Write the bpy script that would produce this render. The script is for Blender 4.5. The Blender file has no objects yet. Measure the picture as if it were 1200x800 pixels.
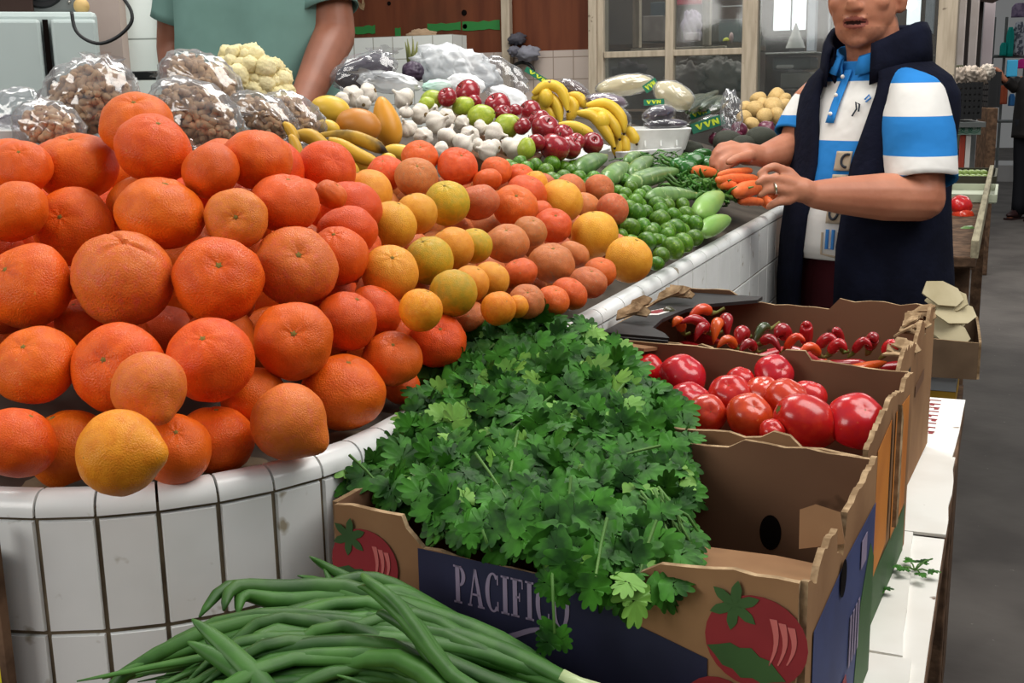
import bpy, bmesh, math, random
from mathutils import Vector, Matrix, noise, Euler
random.seed(11)
PI = math.pi
S = bpy.context.scene
COL = S.collection
def R(d): return math.radians(d)

# ------------------------------------------------------------------ camera
FPX = 1360.0
CX = Vector((0.92192659, 0.38691069, -0.01874788))      # camera right in the world
CY = Vector((0.06534579, -0.20304544, -0.97698643))     # camera down
CZ = Vector((-0.38181316, 0.89948467, -0.21247597))     # camera forward
EYE = Vector((0, 0, 1.36))
cam_data = bpy.data.cameras.new('camera'); cam = bpy.data.objects.new('camera', cam_data); COL.objects.link(cam)
cam_data.sensor_width = 36; cam_data.lens = FPX / 1200 * 36; cam_data.clip_start = .05; cam_data.clip_end = 200
cam.matrix_world = Matrix(((CX.x, -CY.x, -CZ.x, EYE.x), (CX.y, -CY.y, -CZ.y, EYE.y), (CX.z, -CY.z, -CZ.z, EYE.z), (0, 0, 0, 1)))
S.camera = cam
def at(px, py, d):
    "point that sits d metres ahead of the photographer in the direction of a photo pixel"
    return EYE + (CX * ((px - 600) / FPX) + CY * ((py - 400) / FPX) + CZ) * d
def atz(px, py, z):
    r = CX * ((px - 600) / FPX) + CY * ((py - 400) / FPX) + CZ
    return EYE + r * ((z - EYE.z) / r.z)
def aty(px, py, y):
    r = CX * ((px - 600) / FPX) + CY * ((py - 400) / FPX) + CZ
    return EYE + r * (y / r.y)
def pix(p):
    c = Vector(p) - EYE; z = c.dot(CZ)
    return 600 + FPX * c.dot(CX) / z, 400 + FPX * c.dot(CY) / z, z

# ------------------------------------------------------------------ materials
def lin(c):
    c = c / 255.0
    return c / 12.92 if c <= .04045 else ((c + .055) / 1.055) ** 2.4
def rgb(h):
    if isinstance(h, str):
        h = h.lstrip('#'); return tuple(lin(int(h[i:i + 2], 16)) for i in (0, 2, 4)) + (1,)
    return tuple(h) + (1,)
MATS = {}
def mat(name, col, rough=.5, spec=.4, col2=None, nscale=12, npos=(.4, .65), detail=4, bump=0, bscale=60, hue=0, val=0, coat=0, sss=0, alpha=1, metal=0,
        spots=None, emit=0, sheen=0, trans=0, coord='Object', wave=None):
    m = bpy.data.materials.new(name); m.use_nodes = True
    nt = m.node_tree; N = nt.nodes; L = nt.links
    b = N['Principled BSDF']
    b.inputs['Roughness'].default_value = rough
    b.inputs['Specular IOR Level'].default_value = spec
    b.inputs['Metallic'].default_value = metal
    b.inputs['Coat Weight'].default_value = coat; b.inputs['Coat Roughness'].default_value = .15
    b.inputs['Alpha'].default_value = alpha
    if sss: b.inputs['Subsurface Weight'].default_value = sss; b.inputs['Subsurface Scale'].default_value = .02
    if sheen: b.inputs['Sheen Weight'].default_value = sheen
    if trans: b.inputs['Transmission Weight'].default_value = trans
    tc = N.new('ShaderNodeTexCoord')
    oi = N.new('ShaderNodeObjectInfo')
    add = N.new('ShaderNodeVectorMath'); add.operation = 'ADD'
    L.new(tc.outputs[coord], add.inputs[0])
    mul = N.new('ShaderNodeVectorMath'); mul.operation = 'SCALE'; mul.inputs['Scale'].default_value = 7.3
    cmb = N.new('ShaderNodeCombineXYZ')
    for k in 'XYZ': L.new(oi.outputs['Random'], cmb.inputs[k])
    L.new(cmb.outputs[0], mul.inputs[0]); L.new(mul.outputs[0], add.inputs[1])
    vec = add.outputs[0]
    cur = None
    if col2 is not None:
        no = N.new('ShaderNodeTexNoise'); no.inputs['Scale'].default_value = nscale; no.inputs['Detail'].default_value = detail
        if wave:
            mp = N.new('ShaderNodeMapping'); mp.inputs['Scale'].default_value = wave; L.new(vec, mp.inputs['Vector']); L.new(mp.outputs[0], no.inputs['Vector'])
        else: L.new(vec, no.inputs['Vector'])
        cr = N.new('ShaderNodeValToRGB'); cr.color_ramp.elements[0].position = npos[0]; cr.color_ramp.elements[1].position = npos[1]
        cr.color_ramp.elements[0].color = rgb(col); cr.color_ramp.elements[1].color = rgb(col2)
        L.new(no.outputs['Fac'], cr.inputs['Fac']); cur = cr.outputs['Color']
    if spots:
        sc, lo, hi, scol = spots
        n2 = N.new('ShaderNodeTexNoise'); n2.inputs['Scale'].default_value = sc; n2.inputs['Detail'].default_value = 3; L.new(vec, n2.inputs['Vector'])
        r2 = N.new('ShaderNodeValToRGB'); r2.color_ramp.elements[0].position = lo; r2.color_ramp.elements[1].position = hi
        L.new(n2.outputs['Fac'], r2.inputs['Fac'])
        mx = N.new('ShaderNodeMix'); mx.data_type = 'RGBA'
        L.new(r2.outputs['Color'], mx.inputs['Factor'])
        if cur: L.new(cur, mx.inputs['A'])
        else: mx.inputs['A'].default_value = rgb(col)
        mx.inputs['B'].default_value = rgb(scol); cur = mx.outputs['Result']
    if hue or val:
        hs = N.new('ShaderNodeHueSaturation')
        if cur: L.new(cur, hs.inputs['Color'])
        else: hs.inputs['Color'].default_value = rgb(col)
        for amt, key, mid in ((hue, 'Hue', .5), (val, 'Value', 1)):
            if amt:
                mr = N.new('ShaderNodeMapRange'); mr.inputs['To Min'].default_value = mid - amt; mr.inputs['To Max'].default_value = mid + amt
                if key == 'Value':
                    fr = N.new('ShaderNodeMath'); fr.operation = 'FRACT'; m7 = N.new('ShaderNodeMath'); m7.operation = 'MULTIPLY'; m7.inputs[1].default_value = 13.7
                    L.new(oi.outputs['Random'], m7.inputs[0]); L.new(m7.outputs[0], fr.inputs[0]); L.new(fr.outputs[0], mr.inputs['Value'])
                else: L.new(oi.outputs['Random'], mr.inputs['Value'])
                L.new(mr.outputs[0], hs.inputs[key])
        cur = hs.outputs['Color']
    if cur: L.new(cur, b.inputs['Base Color'])
    else: b.inputs['Base Color'].default_value = rgb(col)
    if emit:
        b.inputs['Emission Color'].default_value = rgb(col); b.inputs['Emission Strength'].default_value = emit
    if bump:
        bn = N.new('ShaderNodeTexNoise'); bn.inputs['Scale'].default_value = bscale; bn.inputs['Detail'].default_value = 2; L.new(vec, bn.inputs['Vector'])
        bp = N.new('ShaderNodeBump'); bp.inputs['Strength'].default_value = bump; bp.inputs['Distance'].default_value = .01
        L.new(bn.outputs['Fac'], bp.inputs['Height']); L.new(bp.outputs[0], b.inputs['Normal'])
    MATS[name] = m
    return m
def film(name, tint='#ffffff', clear=.75, rough=.12, white=.3):
    "thin plastic film or glass: mostly clear, part milky, with a sheen"
    m = bpy.data.materials.new(name); m.use_nodes = True; nt = m.node_tree; N = nt.nodes; L = nt.links
    out = N['Material Output']; N.remove(N['Principled BSDF'])
    tr = N.new('ShaderNodeBsdfTransparent'); tr.inputs[0].default_value = rgb(tint)
    gl = N.new('ShaderNodeBsdfGlossy'); gl.inputs['Roughness'].default_value = rough
    df = N.new('ShaderNodeBsdfDiffuse'); df.inputs[0].default_value = rgb(tint)
    m1 = N.new('ShaderNodeMixShader'); m1.inputs[0].default_value = white; L.new(gl.outputs[0], m1.inputs[1]); L.new(df.outputs[0], m1.inputs[2])
    m2 = N.new('ShaderNodeMixShader')
    lw = N.new('ShaderNodeLayerWeight'); lw.inputs['Blend'].default_value = .35
    mr = N.new('ShaderNodeMapRange'); mr.inputs['To Min'].default_value = 1 - clear; mr.inputs['To Max'].default_value = min(1, 1.5 - clear)
    L.new(lw.outputs['Facing'], mr.inputs['Value']); L.new(mr.outputs[0], m2.inputs[0])
    L.new(tr.outputs[0], m2.inputs[1]); L.new(m1.outputs[0], m2.inputs[2]); L.new(m2.outputs[0], out.inputs['Surface'])
    MATS[name] = m
    return m

# ------------------------------------------------------------------ mesh builder
class MB:
    def __init__(s): s.v = []; s.f = []; s.mi = []; s.m = 0
    def add(s, vs, fs):
        o = len(s.v); s.v += [tuple(v) for v in vs]; s.f += [tuple(i + o for i in f) for f in fs]; s.mi += [s.m] * len(fs); return s
    def box(s, c, d, M=None):
        x, y, z = [k / 2 for k in d]; c = Vector(c)
        vs = [Vector((a * x, b * y, e * z)) for e in (-1, 1) for b in (-1, 1) for a in (-1, 1)]
        vs = [(M @ v if M else v) + c for v in vs]
        return s.add(vs, [(0, 2, 3, 1), (4, 5, 7, 6), (0, 1, 5, 4), (2, 6, 7, 3), (0, 4, 6, 2), (1, 3, 7, 5)])
    def tube(s, pts, rad, n=8, caps=True, flat=1.0, up=None):
        pts = [Vector(p) for p in pts]
        if not hasattr(rad, '__len__'): rad = [rad] * len(pts)
        vs = []; fs = []; ref = None
        for i, p in enumerate(pts):
            t = (pts[min(i + 1, len(pts) - 1)] - pts[max(i - 1, 0)]).normalized()
            if ref is None:
                a = Vector(up) if up is not None else (Vector((0, 0, 1)) if abs(t.z) < .9 else Vector((1, 0, 0)))
                ref = (a - t * a.dot(t)).normalized()
            else: ref = (ref - t * ref.dot(t)).normalized()
            q = t.cross(ref)
            for k in range(n):
                a = 2 * PI * k / n
                vs.append(p + (q * math.cos(a) + ref * (math.sin(a) * flat)) * rad[i])
        for i in range(len(pts) - 1):
            for k in range(n):
                fs.append((i * n + k, i * n + (k + 1) % n, (i + 1) * n + (k + 1) % n, (i + 1) * n + k))
        if caps:
            fs.append(tuple(range(n - 1, -1, -1))); fs.append(tuple(range((len(pts) - 1) * n, len(pts) * n)))
        return s.add(vs, fs)
    def rings(s, rings, caps=True, closed=True):
        n = len(rings[0]); vs = [v for r in rings for v in r]; fs = []
        for i in range(len(rings) - 1):
            for k in range(n if closed else n - 1):
                fs.append((i * n + k, i * n + (k + 1) % n, (i + 1) * n + (k + 1) % n, (i + 1) * n + k))
        if caps and closed: fs.append(tuple(range(n - 1, -1, -1))); fs.append(tuple(range((len(rings) - 1) * n, len(rings) * n)))
        return s.add(vs, fs)
    def lathe(s, prof, n=24, c=(0, 0, 0), fn=None):
        c = Vector(c); rs = []
        for i, (r, z) in enumerate(prof):
            rr = []
            for k in range(n):
                a = 2 * PI * k / n; v = Vector((r * math.cos(a), r * math.sin(a), z))
                rr.append((fn(v, a, i) if fn else v) + c)
            rs.append(rr)
        return s.rings(rs)
    def prism(s, poly, o, u, w, t):
        "outline poly in the plane (o, u, w), thickness t along u x w"
        o, u, w = Vector(o), Vector(u), Vector(w); n = u.cross(w).normalized() * t; k = len(poly)
        a = [o + u * p[0] + w * p[1] for p in poly]; b = [v + n for v in a]
        ar = sum(poly[i][0] * poly[(i + 1) % k][1] - poly[(i + 1) % k][0] * poly[i][1] for i in range(k))
        fs = [tuple(range(k - 1, -1, -1)), tuple(range(k, 2 * k))] + [(i, (i + 1) % k, (i + 1) % k + k, i + k) for i in range(k)]
        if ar < 0: fs = [tuple(reversed(f)) for f in fs]
        return s.add(a + b, fs)
    def ball(s, c, r, nu=16, nv=10, M=None, fn=None):
        c = Vector(c); r = Vector(r) if hasattr(r, '__len__') else Vector((r, r, r)); vs = []; fs = []
        def P(t, a):
            d = Vector((math.sin(t) * math.cos(a), math.sin(t) * math.sin(a), math.cos(t)))
            if fn: d = fn(d, t, a)
            d = Vector((d.x * r.x, d.y * r.y, d.z * r.z)); return (M @ d if M else d) + c
        vs.append(P(0, 0))
        for i in range(1, nv):
            for k in range(nu): vs.append(P(PI * i / nv, 2 * PI * k / nu))
        vs.append(P(PI, 0))
        for k in range(nu): fs.append((0, 1 + k, 1 + (k + 1) % nu))
        for i in range(nv - 2):
            for k in range(nu):
                a = 1 + i * nu
                fs.append((a + k, a + nu + k, a + nu + (k + 1) % nu, a + (k + 1) % nu))
        e = len(vs) - 1; a = 1 + (nv - 2) * nu
        for k in range(nu): fs.append((a + k, e, a + (k + 1) % nu))
        return s.add(vs, fs)
    def build(s, name, m, parent=None, smooth=True, bevel=0, seg=2, loc=None, angle=50, subd=0, solid=0):
        me = bpy.data.meshes.new(name); me.from_pydata(s.v, [], s.f); me.validate()
        for x in (m if isinstance(m, (list, tuple)) else [m]): me.materials.append(x)
        if len(me.polygons) == len(s.mi):
            me.polygons.foreach_set('material_index', s.mi)
        bm = bmesh.new(); bm.from_mesh(me); bmesh.ops.recalc_face_normals(bm, faces=bm.faces); bm.to_mesh(me); bm.free()
        if smooth:
            me.polygons.foreach_set('use_smooth', [True] * len(me.polygons))
            if angle and angle < 180:
                try: me.set_sharp_from_angle(angle=R(angle))
                except Exception: pass
        o = bpy.data.objects.new(name, me); COL.objects.link(o)
        if parent: o.parent = parent
        if loc is not None: o.location = loc
        if bevel:
            b = o.modifiers.new('bevel', 'BEVEL'); b.width = bevel; b.segments = seg; b.limit_method = 'ANGLE'; b.angle_limit = R(40); b.harden_normals = False
        if solid:
            b = o.modifiers.new('solid', 'SOLIDIFY'); b.thickness = solid; b.offset = 0
        if subd:
            b = o.modifiers.new('sub', 'SUBSURF'); b.levels = subd; b.render_levels = subd
        return o
def tag(o, label, cat, group=None, kind=None):
    if label: o['label'] = label
    if cat: o['category'] = cat
    if group: o['group'] = group
    if kind: o['kind'] = kind
    return o
def struct(o): o['kind'] = 'structure'; return o
def empty(name, loc, rz=0, label=None, cat=None, group=None):
    o = bpy.data.objects.new(name, None); COL.objects.link(o); o.location = loc; o.rotation_euler = (0, 0, rz); o.empty_display_size = .05
    return tag(o, label, cat, group)
def kids(o): return [c for c in bpy.data.objects if c.parent == o]
def dup(o, loc=None, rot=None, scale=None, label=None, group=None, children=None):
    c = o.copy(); COL.objects.link(c)
    for ch in (children if children is not None else ()):
        d = ch.copy(); COL.objects.link(d); d.parent = c
    if loc is not None: c.location = loc
    if rot is not None: c.rotation_mode = 'XYZ'; c.rotation_euler = rot
    if scale is not None: c.scale = scale if hasattr(scale, '__len__') else (scale,) * 3
    if label: c['label'] = label
    if group: c['group'] = group
    return c
ORD = ['first', 'second', 'third', 'fourth', 'fifth', 'sixth', 'seventh', 'eighth', 'ninth', 'tenth', 'eleventh', 'twelfth', 'thirteenth', 'fourteenth', 'fifteenth', 'sixteenth']

# ------------------------------------------------------------------ common materials
M_TILE = mat('glazed_white_tile', '#eceeed', .22, .5, col2='#dcdedb', nscale=7, npos=(.45, .75), spots=(38, .66, .76, '#a09884'), bump=.05, bscale=9)
M_GROUT = mat('dirty_grout', '#7d705c', .9, .1, col2='#5b4f40', nscale=20)
M_FLOOR = mat('worn_concrete', '#57524e', .75, .25, col2='#47423f', nscale=3, bump=.15, bscale=30, spots=(40, .72, .76, '#77736c'))
M_CARD = mat('corrugated_cardboard', '#977352', .85, .15, col2='#846144', nscale=9, spots=(6, .62, .75, '#6e5039'), bump=.06, bscale=25)
M_CARDEDGE = mat('cardboard_edge', '#b59a78', .9, .1, col2='#7f674c', nscale=60, npos=(.35, .6), bump=.3, bscale=80)
M_CARDIN = mat('cardboard_inside', '#7c5c46', .85, .15, col2='#6d4f3c', nscale=5, spots=(18, .70, .74, '#5c4332'))
M_WHITECARD = mat('white_cardboard', '#eceae4', .7, .25, col2='#dcd8cf', nscale=6, spots=(30, .70, .73, '#7a6656'))
M_INKBLUE = mat('print_navy', '#1f2038', .6, .3, col2='#282a45', nscale=10)
M_INKRED = mat('print_red', '#8e2a30', .6, .3, col2='#7f242a', nscale=12)
M_INKGREEN = mat('print_green', '#3a5c31', .6, .3, col2='#304e29', nscale=12)
M_INKBLACK = mat('print_black', '#1e1c1d', .55, .3, col2='#2a2727', nscale=8)
M_INKORANGE = mat('print_orange', '#c97d31', .6, .3, col2='#b86d2a', nscale=12)
M_INKPALE = mat('print_pale', '#8d8098', .6, .3)
M_INKBLUE2 = mat('print_blue', '#3c4672', .6, .3, col2='#343c63', nscale=12)
M_WOODEDGE = mat('worn_board_edge', '#6e5542', .85, .15, col2='#4b392c', nscale=30, npos=(.35, .6), bump=.2)
M_HOLE = mat('dark_opening', '#120d0b', .9, .05)
# ------------------------------------------------------------------ light
w = bpy.data.worlds.new('market_air'); S.world = w; w.use_nodes = True
wn = w.node_tree.nodes; wl = w.node_tree.links
bg = wn['Background']
tcw = wn.new('ShaderNodeTexCoord'); sp = wn.new('ShaderNodeSeparateXYZ'); crw = wn.new('ShaderNodeValToRGB')
wl.new(tcw.outputs['Generated'], sp.inputs[0]); wl.new(sp.outputs['Z'], crw.inputs['Fac'])
crw.color_ramp.elements[0].position = 0; crw.color_ramp.elements[0].color = (.22, .21, .21, 1)
crw.color_ramp.elements[1].position = .8; crw.color_ramp.elements[1].color = (.62, .66, .68, 1)
wl.new(crw.outputs[0], bg.inputs[0]); bg.inputs[1].default_value = .62
def area(name, loc, target, sx, sy, power, col=(1, .97, .92)):
    l = bpy.data.lights.new(name, 'AREA'); l.shape = 'RECTANGLE'; l.size = sx; l.size_y = sy; l.energy = power; l.color = col
    o = bpy.data.objects.new(name, l); COL.objects.link(o); o.location = loc
    o.rotation_euler = (Vector(target) - Vector(loc)).to_track_quat('-Z', 'Y').to_euler()
    return o
area('skylight', (.9, 1.7, 3.4), (-.55, 1.9, 1.0), 1.6, 2.6, 84)
area('ceiling_lamp', (-1.3, 3.2, 3.6), (-1.3, 3.0, 1.0), 1.2, 1.2, 56)
area('shop_lamp', (.6, 9.5, 3.4), (.6, 9.5, 0), 2.5, 4.0, 120)
area('kitchen_lamp', (-1.8, 6.9, 3.1), (-1.8, 7.2, 0), 2.5, 1.5, 110)
area('stall_lamp', (-2.3, 1.6, 3.2), (-2.0, 2.6, .8), 1.0, 1.0, 16)
area('tile_fill_light', (-2.0, -1.3, 2.3), (-.75, .7, .95), 1.8, 1.2, 40)  # added fill lamp from the front left, only to brighten the counter's front tiles

# ------------------------------------------------------------------ floor
f = MB(); f.add([(-12, -3, 0), (8, -3, 0), (8, 32, 0), (-12, 32, 0)], [(0, 1, 2, 3)])
struct(f.build('floor', M_FLOOR, smooth=False))

# ------------------------------------------------------------------ tiled counter (one fixed body)
ZC = 1.064
CC = Vector((-.757, .878)); CR = .262
YE = 3.95
counter = empty('tiled_counter', (-.9, 1.9, 0), 0, 'long white tiled market counter with a rounded end, piled with fruit and vegetables', 'counter')
CO = Vector((-.9, 1.9, 0))
def rim_path():
    "(point, outward normal, tile width) of every tile joint from the left front round the corner and along the aisle"
    out = []
    x = CC.x
    n = 14
    for k in range(n, 0, -1): out.append((Vector((CC.x - k * .048, CC.y - CR)), Vector((0, -1))))
    m = 9
    for k in range(m + 1):
        a = -PI / 2 + (PI / 2) * k / m
        out.append((CC + Vector((math.cos(a), math.sin(a))) * CR, Vector((math.cos(a), math.sin(a)))))
    y = CC.y
    while y < YE - .001:
        y = min(y + .1, YE); out.append((Vector((CC.x + CR, y)), Vector((1, 0))))
    y0 = YE
    for k in range(1, 10): out.append((Vector((CC.x + CR - .1 * k, YE)), Vector((0, 1))))
    # square off the corner's normal
    return out
path = rim_path()
body = MB()
# grout body: outer skin set back 2 mm, from floor to cap
inner = [p - n * .0008 for p, n in path]
ring_b = [Vector((p.x, p.y, .02)) - CO for p in inner]; ring_t = [Vector((p.x, p.y, ZC - .012)) - CO for p in inner]
back = [Vector((-1.43, path[0][0].y + .003)), Vector((-1.43, YE - .003))]
full = [Vector((p.x, p.y)) for p in inner] + [back[1], back[0]]
k = len(full)
body.add([(p.x - CO.x, p.y - CO.y, .0) for p in full] + [(p.x - CO.x, p.y - CO.y, ZC - .012) for p in full],
         [tuple(range(k - 1, -1, -1)), tuple(range(k, 2 * k))] + [(i, (i + 1) % k, (i + 1) % k + k, i + k) for i in range(k)])
body.build('core', M_GROUT, counter, smooth=False)
tiles = MB(); cap = MB()
G = .0011
rows = [(ZC - .019, .095)] + [(ZC - .019 - .095 * i, .095) for i in range(1, 10)]
for i in range(len(path) - 1):
    (p, n), (q, m) = path[i], path[i + 1]
    u = (q - p); L_ = u.length; u.normalize(); nn = Vector((u.y, -u.x))
    if abs(n.x - m.x) + abs(n.y - m.y) > 1: n = m = nn
    a = p + u * G; b = q - u * G
    for zt, h in rows:
        z1 = zt - G; z0 = max(zt - h + G, .01)
        if z1 - z0 < .01: continue
        vs = []
        for z in (z0, z1):
            for pt, s in ((a, 1), (b, -1)): vs.append((pt.x - CO.x, pt.y - CO.y, z))
        o3 = Vector((nn.x, nn.y, 0)) * .004
        e = .0015
        ins = [Vector((a.x + u.x * e, a.y + u.y * e, z0 + e)), Vector((b.x - u.x * e, b.y - u.y * e, z0 + e)), Vector((a.x + u.x * e, a.y + u.y * e, z1 - e)), Vector((b.x - u.x * e, b.y - u.y * e, z1 - e))]
        vs = [Vector(v) - Vector((nn.x, nn.y, 0)) * .003 for v in vs] + [v - CO + o3 * .6 for v in ins]
        vs2 = [v for v in vs]
        tiles.add(vs2, [(4, 5, 7, 6), (0, 1, 5, 4), (1, 3, 7, 5), (3, 2, 6, 7), (2, 0, 4, 6)])
    # bullnose cap tile
    prof = []
    for t in range(7):
        an = PI / 2 * t / 6
        prof.append((.003 - .015 + .015 * math.cos(an), -.015 + .015 * math.sin(an)))
    prof = [(.003, -.0175)] + prof + [(-.020, -.001), (-.024, -.014)]
    def sec(pt, nrm):
        return [Vector((pt.x + nrm.x * r - CO.x, pt.y + nrm.y * r - CO.y, ZC + z)) for r, z in prof]
    na = n if i > 0 else nn; nb = m
    cap.rings([sec(a, na), sec(b, nb)], closed=False)
    kk = len(prof); base = len(cap.v) - 2 * kk
    cap.f += [tuple(base + t for t in range(kk)), tuple(base + kk + t for t in range(kk - 1, -1, -1))]; cap.mi += [0, 0]
tiles.build('face_tiles', M_TILE, counter, smooth=False)
cap.build('rim_tiles', M_TILE, counter, angle=35)

# ------------------------------------------------------------------ table in front of the counter
ZT = .83
table = empty('display_table', (-.3, 1.2, 0), 0, 'low board table along the counter carrying the cardboard boxes', 'table')
TO = Vector((-.3, 1.2, 0))
tp = [(-.036, .25), (-.036, 2.04), (-.490, 2.04), (-.490, CC.y)]
for k in range(1, 10):
    a = -PI / 2 * k / 9; tp.append((CC.x + (CR + .006) * math.cos(a), CC.y + (CR + .006) * math.sin(a)))
tp += [(-1.2, CC.y - CR - .006), (-1.2, .25)]
t = MB(); t.prism([(x - TO.x, y - TO.y) for x, y in tp], (0, 0, ZT - .03), (1, 0, 0), (0, 1, 0), .03)
t.build('table_top', M_WOODEDGE, table, smooth=False, bevel=.003)
for x, y in ((-.07, .3), (-.07, 1.98), (-.45, 1.98), (-1.15, .3)):
    l = MB(); l.box((x - TO.x, y - TO.y, (ZT - .03) / 2), (.05, .05, ZT - .03)); l.build('leg', M_WOODEDGE, table, smooth=False, bevel=.003)
def sheet(pts, z, label, th=.004, m=None):
    c = sum((Vector(p) for p in pts), Vector((0, 0))) / len(pts)
    b = MB(); out = []
    for i in range(len(pts)):                       # slightly ragged edges
        a, d = Vector(pts[i]), Vector(pts[(i + 1) % len(pts)])
        for s in range(6):
            q = a.lerp(d, s / 6); out.append(q - c + (Vector((random.uniform(-.0015, .0015), random.uniform(-.0015, .0015))) if s else Vector((0, 0))))
    b.prism([(p.x, p.y) for p in out], (0, 0, 0), (1, 0, 0), (0, 1, 0), th)
    o = b.build('cardboard_sheet', m or M_WHITECARD, smooth=False, loc=(c.x, c.y, z)); tag(o, label, 'cardboard', 'white cardboard sheets on the table'); return o
def zz(px, py, z=ZT): p = atz(px, py, z); return (p.x, p.y)
s1 = sheet([(-.34, 1.47), (-.047, 1.46), (-.036, 2.035), (-.34, 2.035)], ZT, 'white cardboard sheet with red print at the far end of the table')
s2 = sheet([(-.33, 1.70), (-.038, 1.69), (-.036, 1.38), (-.33, 1.37)], ZT + .0042, 'white cardboard sheet lying between the far red-printed sheet and the near ones')
s3 = sheet([(-.5, .42), (-.034, .42), (-.037, 1.375), (-.5, 1.375)], ZT + .0002, 'white cardboard sheet with a torn brown edge along the near aisle side of the table')
s4 = sheet([(-.48, 1.06), (-.058, 1.052), (-.072, 1.375), (-.48, 1.38)], ZT + .0046, 'narrow white cardboard sheet lying beside the boxes near a loose cilantro sprig')
s5 = sheet([(-.48, .40), (-.045, .40), (-.050, 1.048), (-.48, 1.046)], ZT + .0046, 'white cardboard sheet nearest the camera under the front box')
red = MB()
for i in range(9):
    y = 2.015 - i * .024
    red.box((-.086 - s1.location.x, y - s1.location.y, .0045), (.026, .005, .0004)); red.box((-.086 - s1.location.x + .008 * (i % 3 - 1), y - .006 - s1.location.y, .0045), (.007, .011, .0004))
red.build('red_print', M_INKRED, s1, smooth=False)

# ------------------------------------------------------------------ cardboard boxes
ZB = ZT + .0092
def wall2(name, parent, a, b, prof, th, m, me=None, smooth=False):
    "upright board from a to b (local xy); prof lists (fraction, height) along its top edge"
    a, b = Vector((a[0], a[1], 0)), Vector((b[0], b[1], 0)); u = (b - a); L_ = u.length; u.normalize(); n = Vector((u.y, -u.x, 0))
    poly = [(0, 0), (L_, 0)] + [(f_ * L_, z + random.uniform(-.0012, .0012)) for f_, z in reversed(prof)]
    mb = MB(); mb.prism(poly, a, u, (0, 0, 1), th)
    k = len(poly)
    if me is not None:
        for i in range(2, 2 + k): mb.mi[i] = 1
        mb.mi[2] = 1
        o = mb.build(name, [m, me], parent, smooth=False)
    else: o = mb.build(name, m, parent, smooth=False)
    return o, a, u, n, L_
def torn(prof, step=.02, amp=.004, w=.4):
    out = []
    for (f0, z0), (f1, z1) in zip(prof, prof[1:]):
        nseg = max(1, int(abs(f1 - f0) * w / step))
        for s in range(nseg):
            t_ = s / nseg; out.append((f0 + (f1 - f0) * t_, z0 + (z1 - z0) * t_ + (random.uniform(-amp, amp) if s else 0)))
    out.append(prof[-1]); return out
def oval(cx, cy, rx, ry, n=22, a0=0): return [(cx + rx * math.cos(2 * PI * k / n + a0), cy + ry * math.sin(2 * PI * k / n + a0)) for k in range(n)]
def leafp(cx, cy, l, w_, ang, n=9, notch=.25):
    up = []; dn = []
    for k in range(n):
        s = k / (n - 1); h = math.sin(PI * s) ** .8 * w_ * (1 - notch * (k % 2))
        up.append((s * l, h)); dn.append((s * l, -h))
    pts = up + dn[-2:0:-1]; c, s_ = math.cos(ang), math.sin(ang)
    return [(cx + x * c - y * s_, cy + x * s_ + y * c) for x, y in pts]
def ink(name, polys, o, u, n, m, parent, off=.0006, th=.0003):
    mb = MB()
    for p in polys: mb.prism(p, o + n * off, u, (0, 0, 1), th)
    return mb.build(name, m, parent, smooth=False)
def tomato_print(o, u, n, cx, cz, r, parent, flip=1):
    a = o + n * .0008
    ink('tomato_print', [oval(cx, cz, r * 1.05, r, 26), oval(cx - flip * r * .75, cz - r * 1.55, r * .7, r * .62, 20)], a, u, n, M_INKRED, parent)
    st = []
    for k in range(6): st.append(leafp(cx - flip * r * .45, cz + r * .72, r * .55, r * .12, k * PI / 3 + .4, 7, .1))
    st.append(leafp(cx - flip * r * 1.0, cz - r * .25, flip * r * 1.7, r * .36, -.28 * flip))
    ink('leaf_print', st, a, u, n, M_INKGREEN, parent, off=.0012)
    hl = []
    for k in range(3):
        hl.append([(cx + flip * r * (.3 + .18 * k) + r * .02 * s + .10 * r * math.sin(s / 6 * PI), cz + r * (-.45 + .17 * s) * (1 - .1 * k)) for s in range(7)] + [(cx + flip * r * (.3 + .18 * k) - r * .03 + .10 * r * math.sin(s / 6 * PI), cz + r * (-.45 + .17 * s) * (1 - .1 * k)) for s in range(6, -1, -1)])
    ink('line_print', hl, a, u, n, mat_pink, parent, off=.0012)
mat_pink = mat('print_pink', '#c46a66', .6, .3)
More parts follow.
